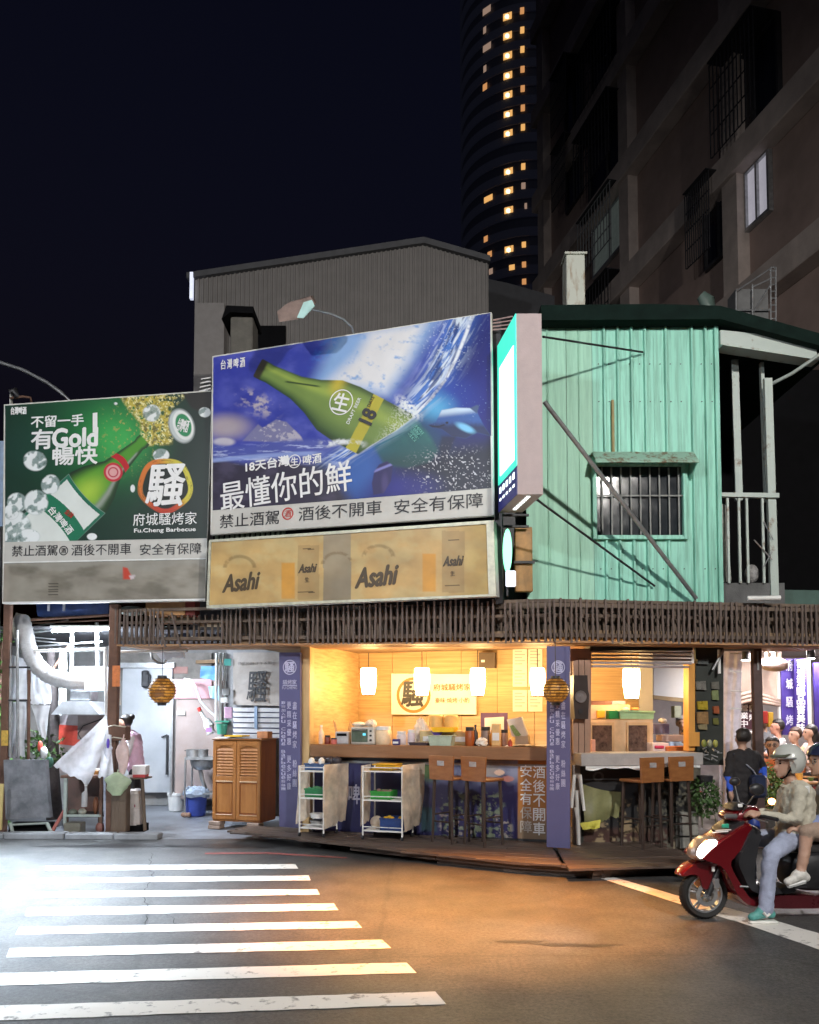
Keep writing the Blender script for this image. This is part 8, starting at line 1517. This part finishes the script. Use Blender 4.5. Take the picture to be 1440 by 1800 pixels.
def emblem(g): p = v3(1419, 1388, 6.93); g.rbox(p.x-.02, p.x+.025, p.y, p.y+.02, p.z-.035, p.z+.03, .006)
part('white_tag', emblem, M_PLAS, False)
def sole(g, J=J): a, b = J['to_l'], J['an_l']; g.rbox(a.x-.03, b.x+.085, b.y-.06, b.y+.035, .003, .03, .012)
part('shoe_sole', sole, mat('shoe_white', (.75, .74, .7), .5), False)
part('shoe_stripe', lambda g: g.tube([tuple(J['an_l']+Vector((-.04, -.055, -.02))), tuple(J['an_l']+Vector((-.015, -.058, -.05))), tuple(J['an_l']+Vector((.01, -.055, -.03)))], .012, 5), mat('shoe_white', (.75, .74, .7), .5))
# ---- passenger
J = dict(pelvis=v3(1468, 1462, 7.3), chest=v3(1462, 1398, 7.28), neck=v3(1450, 1368, 7.26), head=v3(1443, 1342, 7.24),
         sh_l=v3(1455, 1390, 7.12), sh_r=v3(1450, 1390, 7.44), el_l=v3(1452, 1437, 7.04), el_r=v3(1430, 1430, 7.5), ha_l=v3(1400, 1453, 6.98), ha_r=v3(1395, 1440, 7.45),
         hip_l=v3(1462, 1466, 7.08), hip_r=v3(1462, 1466, 7.4), kn_l=v3(1420, 1462, 6.90), kn_r=v3(1405, 1458, 7.5), an_l=v3(1408, 1533, 6.86), an_r=v3(1400, 1530, 7.5), to_l=v3(1385, 1550, 6.83), to_r=v3(1380, 1550, 7.5))
C = dict(top=cl('grey_blue', (.13, .16, .20)), sleeve=cl('blue_sleeve', (.22, .27, .48)), fore=cl('blue_sleeve', (.22, .27, .48)), legs=cl('tan_shorts', (.36, .26, .2)), calf=SK, skin=SK, shoe=mat('white_trainer', (.7, .68, .64), .5, var=.3, scale=25))
root, part, F_, sd_ = person('passenger in grey-blue top, shorts and dark helmet behind the rider', J, C, vox=.013, face=(-1, -.25, -.05)); H = J['head']
part('helmet', lambda g: helm(g, H, F_), mat('navy_helmet', (.02, .025, .06), .22, var=.2, bump=0, coat=.6))
for q in (-1, 1): part('glasses_lens', lambda g: g.tube([tuple(H+F_*.098+sd_*(.034*q)+sd_*.02*math.cos(a_)+Vector((0, 0, .02+.016*math.sin(a_)))) for a_ in np.linspace(0, 6.283, 12)], .003, 4), M_STEEL)
part('shoe_sole', lambda g: g.tube([tuple(J['an_l']+Vector((.03, 0, -.07))), tuple(J['to_l']+Vector((0, 0, -.03)))], .025, 6), M_PLAS)
# ---- pedestrian seen from behind
d = 10.2
J = dict(pelvis=v3(1305, 1396, d), chest=v3(1307, 1338, d), neck=v3(1306, 1316, d), head=v3(1305, 1300, d), sh_l=v3(1286, 1328, d), sh_r=v3(1328, 1328, d), el_l=v3(1279, 1362, d-.03), el_r=v3(1342, 1348, d+.05), ha_l=v3(1285, 1396, d-.12), ha_r=v3(1346, 1372, d-.15),
         hip_l=v3(1294, 1402, d), hip_r=v3(1318, 1402, d), kn_l=v3(1293, 1448, d-.03), kn_r=v3(1319, 1448, d-.03), an_l=v3(1293, 1488, d), an_r=v3(1320, 1488, d), to_l=v3(1292, 1489, d+.17), to_r=v3(1322, 1489, d+.17))
C = dict(top=BLK, sleeve=BLK, fore=cl('royal_blue', (.03, .10, .6)), legs=cl('dusty_pink', (.42, .28, .25)), calf=SK, skin=SK, shoe=M_PLAS, thigh=cl('dusty_pink', (.42, .28, .25)))
root, part, F_, sd_ = person('pedestrian with short black hair and black top seen from behind by the plastic curtain', J, C, vox=.016, face=(-.2, 1, 0), hair=(HB, 'short'), scale=.93, belly=1.25)
part('sling_bag', lambda g: (g.rbox(J['pelvis'].x+.02, J['pelvis'].x+.2, d-.28, d-.14, J['pelvis'].z-.02, J['pelvis'].z+.25, .03)), mat('navy_bag', (.02, .03, .07), .35), False)
part('bag_strap', lambda g: g.tube([tuple(J['sh_l']+Vector((0, -.07, .02))), tuple(J['chest']+Vector((.05, -.15, -.1))), tuple(J['pelvis']+Vector((.1, -.2, .22)))], .012, 6), mat('navy_bag', (.02, .03, .07), .35))
# ---- seated diners
def seated(label, hx, hy, d, face, top, hair, legs=BLK, skin=SK, scale=.95, group='diners seated in the arcade'):
    H = v3(hx, hy, d); F2 = Vector(face).normalized(); sdv = F2.cross(Vector((0, 0, 1))).normalized(); N = H-Vector((0, 0, .13))-F2*.02; Ch = N-Vector((0, 0, .22))-F2*.02; P = Ch-Vector((0, 0, .32))-F2*.05; z0 = P.z
    J = dict(pelvis=P, chest=Ch, neck=N, head=H); fl = .09
    for q, sd in ((-1, 'l'), (1, 'r')):
        sh = N-Vector((0, 0, .07))+sdv*.17*q; el = sh-Vector((0, 0, .24))+F2*.10+sdv*.05*q; J['sh_'+sd] = sh; J['el_'+sd] = el; J['ha_'+sd] = el+F2*.25+Vector((0, 0, .06))-sdv*.08*q
        hp = P+sdv*.09*q; kn = hp+F2*.40+Vector((0, 0, .02)); J['hip_'+sd] = hp; J['kn_'+sd] = kn; J['an_'+sd] = Vector((kn.x, kn.y, max(.12, kn.z-.42)))-F2*.04; J['to_'+sd] = J['an_'+sd]+F2*.17-Vector((0, 0, .05))
    r = person(label, J, dict(top=top, sleeve=top, legs=legs, skin=skin, shoe=BLK), vox=.018, face=face, hair=hair, scale=scale, group=group, hands=False)
    # the stool beneath
    zz = max(.25, z0-.13); t = Thing('dining_stool', 'round red stool under the %s' % label.split(' in the')[0].split(',')[0].split(' seen')[0], 'stool', W0, P.x, P.y, .03, 'round red stools in the arcade'); g = MB(t); g.lathe(P.x, P.y, zz-.04, [(.15, 0), (.16, .02), (.15, .04)], 16); g.done('seat', mat('stool_red', (.4, .04, .04), .4))
    for a_ in range(4): x, y = P.x+.12*math.cos(a_*1.571+.78), P.y+.12*math.sin(a_*1.571+.78); g = MB(t); g.tube([(x, y, zz-.04), (x+.03*math.cos(a_*1.571+.78), y+.03*math.sin(a_*1.571+.78), .03)], .014, 6); g.done('leg', M_STEEL)
    return r
seated('red-faced man in a white tee, seated facing left in the arcade', 1366, 1280, 13.0, (-1, .1, 0), cl('white_tee', (.6, .6, .62)), (HB, 'short'), skin=SK2)
r = seated('woman with glasses and orange top seated beyond the rider', 1358, 1312, 11.8, (-.5, -1, 0), cl('orange_top', (.55, .16, .06)), (HB, 'long'))
for q in (-1, 1):
    Hh = v3(1358, 1312, 11.8); F2 = Vector((-.5, -1, 0)).normalized(); s2 = F2.cross(Vector((0, 0, 1))); r[1]('glasses_lens', lambda g: g.tube([tuple(Hh+F2*.1+s2*.035*q+s2*.022*math.cos(a_)+Vector((0, 0, .02+.018*math.sin(a_)))) for a_ in np.linspace(0, 6.283, 12)], .004, 4), M_DARK)
seated('brown-haired diner in a cream top, seated between the two purple banners', 1397, 1294, 12.9, (-1, -.3, 0), cl('cream_top', (.6, .4, .25)), (HBR, 'short'))
seated('long-haired woman in a pale blouse, seated at the right edge facing left', 1424, 1290, 12.6, (-1, .05, 0), cl('pale_blouse', (.62, .52, .48)), (HB, 'long'))
seated('dark-haired diner in a grey top, seated far back by the red poster', 1344, 1268, 14.2, (0, -1, 0), cl('grey_top', (.25, .25, .27)), (HB, 'short'))
seated('diner in a red shirt, seated behind the plastic curtain', 1294, 1300, 12.6, (1, 0, 0), cl('red_shirt', (.5, .07, .06)), (HB, 'short'))
seated('grey-haired diner in a light blue shirt seen through the side window', 1199, 1274, 13.2, (-.3, -1, 0), cl('light_blue_shirt', (.45, .6, .8)), (mat('grey_hair', (.4, .38, .37), .6, var=.3, scale=40), 'short'))
seated('small dark-haired diner in white, bent low in the side window', 1206, 1296, 12.3, (-1, -.3, 0), cl('white_top', (.65, .65, .66)), (HB, 'short'), scale=.85)
# ---- cook
d = 12.35
J = dict(pelvis=v3(240, 1352, d), chest=v3(234, 1302, d), neck=v3(227, 1283, d), head=v3(219, 1273, d-.02), sh_l=v3(230, 1294, d-.17), sh_r=v3(232, 1294, d+.17), el_l=v3(224, 1325, d-.22), el_r=v3(222, 1325, d+.22), ha_l=v3(200, 1342, d-.15), ha_r=v3(198, 1342, d+.15),
         hip_l=v3(240, 1358, d-.1), hip_r=v3(240, 1358, d+.1), kn_l=v3(238, 1405, d-.1), kn_r=v3(236, 1405, d+.1), an_l=v3(240, 1444, d-.1), an_r=v3(239, 1444, d+.1), to_l=v3(222, 1450, d-.1), to_r=v3(221, 1450, d+.1))
person('cook in pale pink with a hair bun, bending behind the middle post', J, dict(top=cl('pink_top', (.68, .45, .60)), sleeve=cl('white_sleeve', (.68, .66, .7)), legs=BLK, skin=SK, shoe=BLK), vox=.016, face=(-1, -.1, -.2), hair=(HB, 'bun'), scale=.95, hands=False)

# ============================================================ SCOOTER
SC = Fr(*[(1230-720)/F*6.97, 6.97], 9)
M_RED = mat('wine_red_paint', (.13, .004, .008), .22, .15, var=.15, scale=4, bump=0, coat=.8); M_BLP = mat('black_plastic', (.022, .022, .025), .4, var=.2, bump=.1); M_TYRE = mat('tyre_rubber', (.018, .018, .018), .8, var=.2, bump=.3); M_ALU = mat('alloy_wheel', (.45, .46, .48), .3, .8, var=.2)
t = Thing('motor_scooter', 'wine red motor scooter with its headlight on, stopped at the white line', 'scooter', SC, 0, 0, 0)
sp = lambda px, py, b=0.: SC.pt(px, py, b)
def pillow(name, pts, w, m, par=None, b0=0., ins=.16, lens=None):
    P = [sp(x, y, b0) for x, y in pts]
    # resample and round the outline
    Q = []
    for i in range(len(P)):
        p, q = P[i], P[(i+1) % len(P)]; Q += [p, ((p[0]*2+q[0])/3, (p[1]*2+q[1])/3), ((p[0]+q[0]*2)/3, (p[1]+q[1]*2)/3)]
    for _ in range(2): Q = [((Q[i-1][0]+2*Q[i][0]+Q[(i+1) % len(Q)][0])/4, (Q[i-1][1]+2*Q[i][1]+Q[(i+1) % len(Q)][1])/4) for i in range(len(Q))]
    cx_, cz_ = sum(q[0] for q in Q)/len(Q), sum(q[1] for q in Q)/len(Q); n = len(Q); g = MB(t); lay = [(-w, 1-ins*1.8), (-w*.88, 1-ins*.8), (-w*.6, 1-ins*.2), (0, 1.), (w*.6, 1-ins*.2), (w*.88, 1-ins*.8), (w, 1-ins*1.8)]
    for b, k in lay: g.v += [(cx_+(q[0]-cx_)*k, b0+b, cz_+(q[1]-cz_)*k) for q in Q]
    g.f += [(i*n+k, i*n+(k+1) % n, (i+1)*n+(k+1) % n, (i+1)*n+k) for i in range(len(lay)-1) for k in range(n)]+[tuple(range(n)), tuple(range((len(lay)-1)*n, len(lay)*n))]; g.mi = [0]*len(g.f)
    return g.done(name, m, par, smooth=True)
def wheel(a, name, disc=True):
    r = .205; g = MB(t); prof = [(r-.055, -.03), (r-.045, -.045), (r-.02, -.05), (r-.004, -.032), (r, 0), (r-.004, .032), (r-.02, .05), (r-.045, .045), (r-.055, .03), (r-.055, -.03)]
    g.disc(a, 0, r, r, .1, 40, prof=prof); w = g.done(name, M_TYRE, smooth=True)
    g = MB(t); g.disc(a, 0, r, 0, 0, 36, prof=[(r-.053, -.036), (r-.066, -.034), (r-.070, 0), (r-.066, .034), (r-.053, .036), (r-.053, -.036)]); g.done('rim', M_ALU, w, smooth=True)
    for k in range(5):
        for dd in (-.12, .12): an = 6.2832*k/5+.3; g = MB(t); g.tube([(a+.03*math.cos(an), -.02, r+.03*math.sin(an)), (a+(r-.066)*math.cos(an+dd), -.015, r+(r-.066)*math.sin(an+dd))], [.013, .009], 6); g.done('spoke', M_ALU, w)
    g = MB(t); g.disc(a, -.045, r, .035, .05, 16); g.disc(a, .03, r, .03, .05, 16); g.done('hub', M_ALU, w)
    if disc: g = MB(t); g.disc(a, -.06, r, 0, 0, 28, prof=[(.095, -.002), (.06, -.002), (.06, .002), (.095, .002), (.095, -.002)]); g.done('brake_disc', M_STEEL, w)
    g = MB(t)
    for k in range(44):
        an = 6.2832*k/44; c_, s_ = math.cos(an), math.sin(an); g.tube([(a+(r+.0005)*c_, -.028, r+(r+.0005)*s_), (a+(r+.0015)*math.cos(an+.05), .028, r+(r+.0015)*math.sin(an+.05))], .003, 4)
    o = g.done('tread', M_TYRE, w); o['kind'] = 'stuff'
wheel(0, 'front_wheel'); wheel(1.28, 'rear_wheel', False)
g = MB(t); f1 = sp(1253, 1535); 
for b in (-.085, .085): g = MB(t); g.tube([(0, b, .205), (.10, b*.9, .42), (.20, b*.6, .64)], [.022, .024, .024], 8); g.done('fork_leg', M_BLP, smooth=True)
for b in (-.088,): g = MB(t); a_, z_ = sp(1258, 1553, b); g.rbox(a_-.03, a_+.03, b-.02, b+.01, z_-.045, z_+.045, .012); g.done('brake_caliper', M_ALU)
g = MB(t); a_, z_ = sp(1253, 1528, -.1); g.rbox(a_-.012, a_+.014, -.115, -.10, z_-.02, z_+.022, .005); g.done('reflector', M_WHITE)
pillow('front_fender', [(1189, 1540), (1192, 1531), (1204, 1519), (1222, 1511), (1245, 1508), (1268, 1518), (1273, 1534), (1262, 1528), (1246, 1524), (1245, 1545), (1237, 1566), (1226, 1560), (1222, 1536), (1206, 1534)], .075, M_RED, ins=.05)
pillow('front_shield', [(1216, 1506), (1214, 1500), (1235, 1480), (1262, 1462), (1286, 1446), (1303, 1440), (1306, 1452), (1290, 1480), (1272, 1500), (1262, 1512), (1280, 1545), (1302, 1580), (1330, 1588), (1331, 1592), (1296, 1590), (1276, 1568), (1262, 1535), (1248, 1514)], .17, M_RED, ins=.04)
pillow('belly_panel', [(1278, 1562), (1300, 1578), (1330, 1566), (1400, 1566), (1480, 1575), (1480, 1592), (1300, 1592), (1284, 1582)], .15, mat('dark_wine', (.07, .008, .012), .3, coat=.5), ins=.06)
pillow('leg_shield', [(1300, 1446), (1320, 1448), (1312, 1480), (1304, 1520), (1305, 1553), (1330, 1557), (1330, 1566), (1298, 1566), (1282, 1530), (1272, 1508), (1284, 1484)], .19, M_BLP, ins=.05)
pillow('floorboard', [(1296, 1553), (1340, 1552), (1380, 1552), (1384, 1562), (1340, 1566), (1298, 1564)], .17, M_BLP, ins=.05); g = MB(t); a_, z_ = sp(1300, 1558, -.17); a2, _ = sp(1332, 1553, -.17); g.tube([(a_, -.175, z_), (a_+.08, -.178, z_-.004), (a2, -.175, z_+.03)], .008, 6); g.done('foot_rail', M_STEEL)
pillow('rear_body', [(1372, 1500), (1400, 1492), (1440, 1494), (1500, 1480), (1560, 1478), (1552, 1510), (1500, 1545), (1440, 1562), (1384, 1562), (1376, 1540)], .17, M_BLP, ins=.08)
pillow('red_side_panel', [(1424, 1500), (1470, 1492), (1540, 1482), (1530, 1505), (1470, 1530), (1428, 1524)], .185, M_RED, ins=.1)
pillow('seat', [(1362, 1484), (1376, 1476), (1420, 1480), (1450, 1474), (1530, 1470), (1536, 1482), (1450, 1492), (1380, 1498)], .14, mat('seat_vinyl', (.03, .028, .028), .5), ins=.1)
# headlight
pillow('headlight', [(1217, 1504), (1217, 1496), (1222, 1484), (1234, 1474), (1249, 1472), (1255, 1475), (1252, 1485), (1242, 1496), (1238, 1506), (1225, 1509)], .095, mat('headlight_glow', (1, 1, 1), .3, emit=(1., .93, .90), es=9, var=0), b0=-.07, ins=.14)
pillow('headlight_rim', [(1213, 1507), (1214, 1494), (1220, 1481), (1233, 1470), (1251, 1469), (1259, 1475), (1254, 1488), (1244, 1500), (1240, 1510), (1224, 1513)], .085, M_ALU, b0=-.055, ins=.1)
lp = sp(1210, 1486, -.12); wl = SC.w(lp[0]-.03, -.14, lp[1]); 
lamp('headlight_beam', 'SPOT', wl, 90, (1, .95, .9), .04, (wl[0]-4, wl[1]-1.2, .0), 60, .7)
pillow('windscreen_cowl', [(1258, 1460), (1272, 1448), (1290, 1440), (1300, 1438), (1296, 1446), (1276, 1462), (1262, 1466)], .12, M_BLP, b0=-.01, ins=.1); g = MB(t); a_, z_ = sp(1274, 1452, -.135); g.rbox(a_-.03, a_+.035, -.15, -.135, z_-.018, z_+.018, .008); g.done('badge', mat('green_badge', (.05, .45, .3), .3, var=.3))
for q in (0, 1): g = MB(t); a_, z_ = sp(1247+q*5, 1462-q*3, -.1); g.tube([(a_, -.15, z_), (a_+.14, -.15, z_+.006)], .005, 5); g.done('chrome_line', M_WHITE)
pillow('handlebar_cover', [(1268, 1434), (1276, 1426), (1300, 1418), (1322, 1414), (1330, 1424), (1318, 1438), (1296, 1444), (1274, 1442)], .11, M_RED, b0=0, ins=.12); pillow('dash', [(1276, 1424), (1284, 1412), (1300, 1409), (1306, 1416), (1292, 1424)], .10, M_BLP, ins=.12); g = MB(t); a_, z_ = sp(1300, 1416, -.1); g.rbox(a_-.02, a_+.02, -.12, -.104, z_-.014, z_+.014, .005); g.done('switch_plate', M_PLAS)
for sgn in (-1, 1):
    g = MB(t); a_, z_ = sp(1318, 1432, 0); g.tube([(a_-.02, sgn*.08, z_), (a_+.01, sgn*.20, z_+.005), (a_+.035, sgn*.34, z_)], .017, 8); g.done('handlebar_grip', M_BLP, smooth=True)
    g = MB(t); g.tube([(a_-.04, sgn*.12, z_-.005), (a_-.06, sgn*.22, z_-.015), (a_-.045, sgn*.33, z_-.02)], .007, 6); g.done('brake_lever', M_ALU, smooth=True)
a_, z_ = sp(1357, 1409, .34); a2, z2 = sp(1330, 1434, .34); g = MB(t); g.ball(a_, .34, z_, .033, .03, .03, 12, 8); ind = g.done('orange_glow_bulb', mat('orange_glow', (1, .6, .3), .4, emit=(1., .45, .12), es=8, var=0), smooth=True); g = MB(t); g.tube([(a_, .36, z_-.02), ((a_+a2)/2, .36, z_-.07), (a2, .34, z2)], .007, 6); g.done('glow_stalk', M_BLP)  # orange glow of unclear source; its form as indicator and the stalk are made up
g = MB(t); a_, z_ = sp(1285, 1434, -.11); g.rbox(a_-.07, a_+.05, -.14, -.11, z_-.022, z_+.018, .012); g.done('chrome_cover', M_ALU)
for (bx_, mx, my, sx_, sy, mr) in ((.26, 1292, 1378, 1296, 1414, .045), (-.24, 1331, 1392, 1312, 1426, .06)):
    a1, z1 = sp(sx_, sy, bx_); a2, z2 = sp(mx, my, bx_); g = MB(t); g.tube([(a1, bx_*.75, z1-.02), (a1+.01, bx_, z1+.05), (a2, bx_, z2)], .007, 6); mo = g.done('mirror_stalk', M_STEEL if bx_ > 0 else M_BLP, smooth=True); g = MB(t); g.ball(a2, bx_, z2+.02, mr*1.15, .03, mr*.85, 16, 9); g.done('mirror', M_BLP, mo, smooth=True); g = MB(t); g.disc(a2+.0, bx_+.028, z2+.02, mr*.7, .006, 16); g.done('mirror_glass', M_STEEL, mo)
pillow('tail_light', [(1546, 1484), (1562, 1480), (1560, 1494), (1548, 1500)], .10, mat('tail_red', (.4, .01, .01), .3, emit=(1, .02, .02), es=1), ins=.1); g = MB(t); a_, z_ = sp(1470, 1560, .12); g.tube([(a_-.1, -.15, z_), (a_+.35, -.17, z_+.03)], .04, 10); g.done('exhaust', M_ALU, smooth=True)
g = MB(t); a_, z_ = sp(1420, 1570, 0); g.tube([(a_, -.02, z_), (a_+.05, .16, .02)], .012, 6); g.done('kick_stand', M_BLP)
for px, py in ((1392, 1550), (1396, 1552)): pass
g = MB(t); a_, z_ = sp(1398, 1557, -.18); g.rbox(a_-.07, a_+.07, -.24, -.15, z_-.012, z_+.004, .006); g.done('pillion_footrest', M_BLP)
one('shopping_bag', 'dark blue bag hanging at the scooter leg shield behind the rider knee', 'bag', SC, sp(1322, 1450, .1)[0], .1, .6, lambda m: m.ball(sp(1325, 1452, .1)[0], .1, sp(1325, 1452, .1)[1], .055, .05, .09, 12, 8), mat('bag_blue', (.02, .05, .3), .5, var=.4, scale=15), smooth=True)
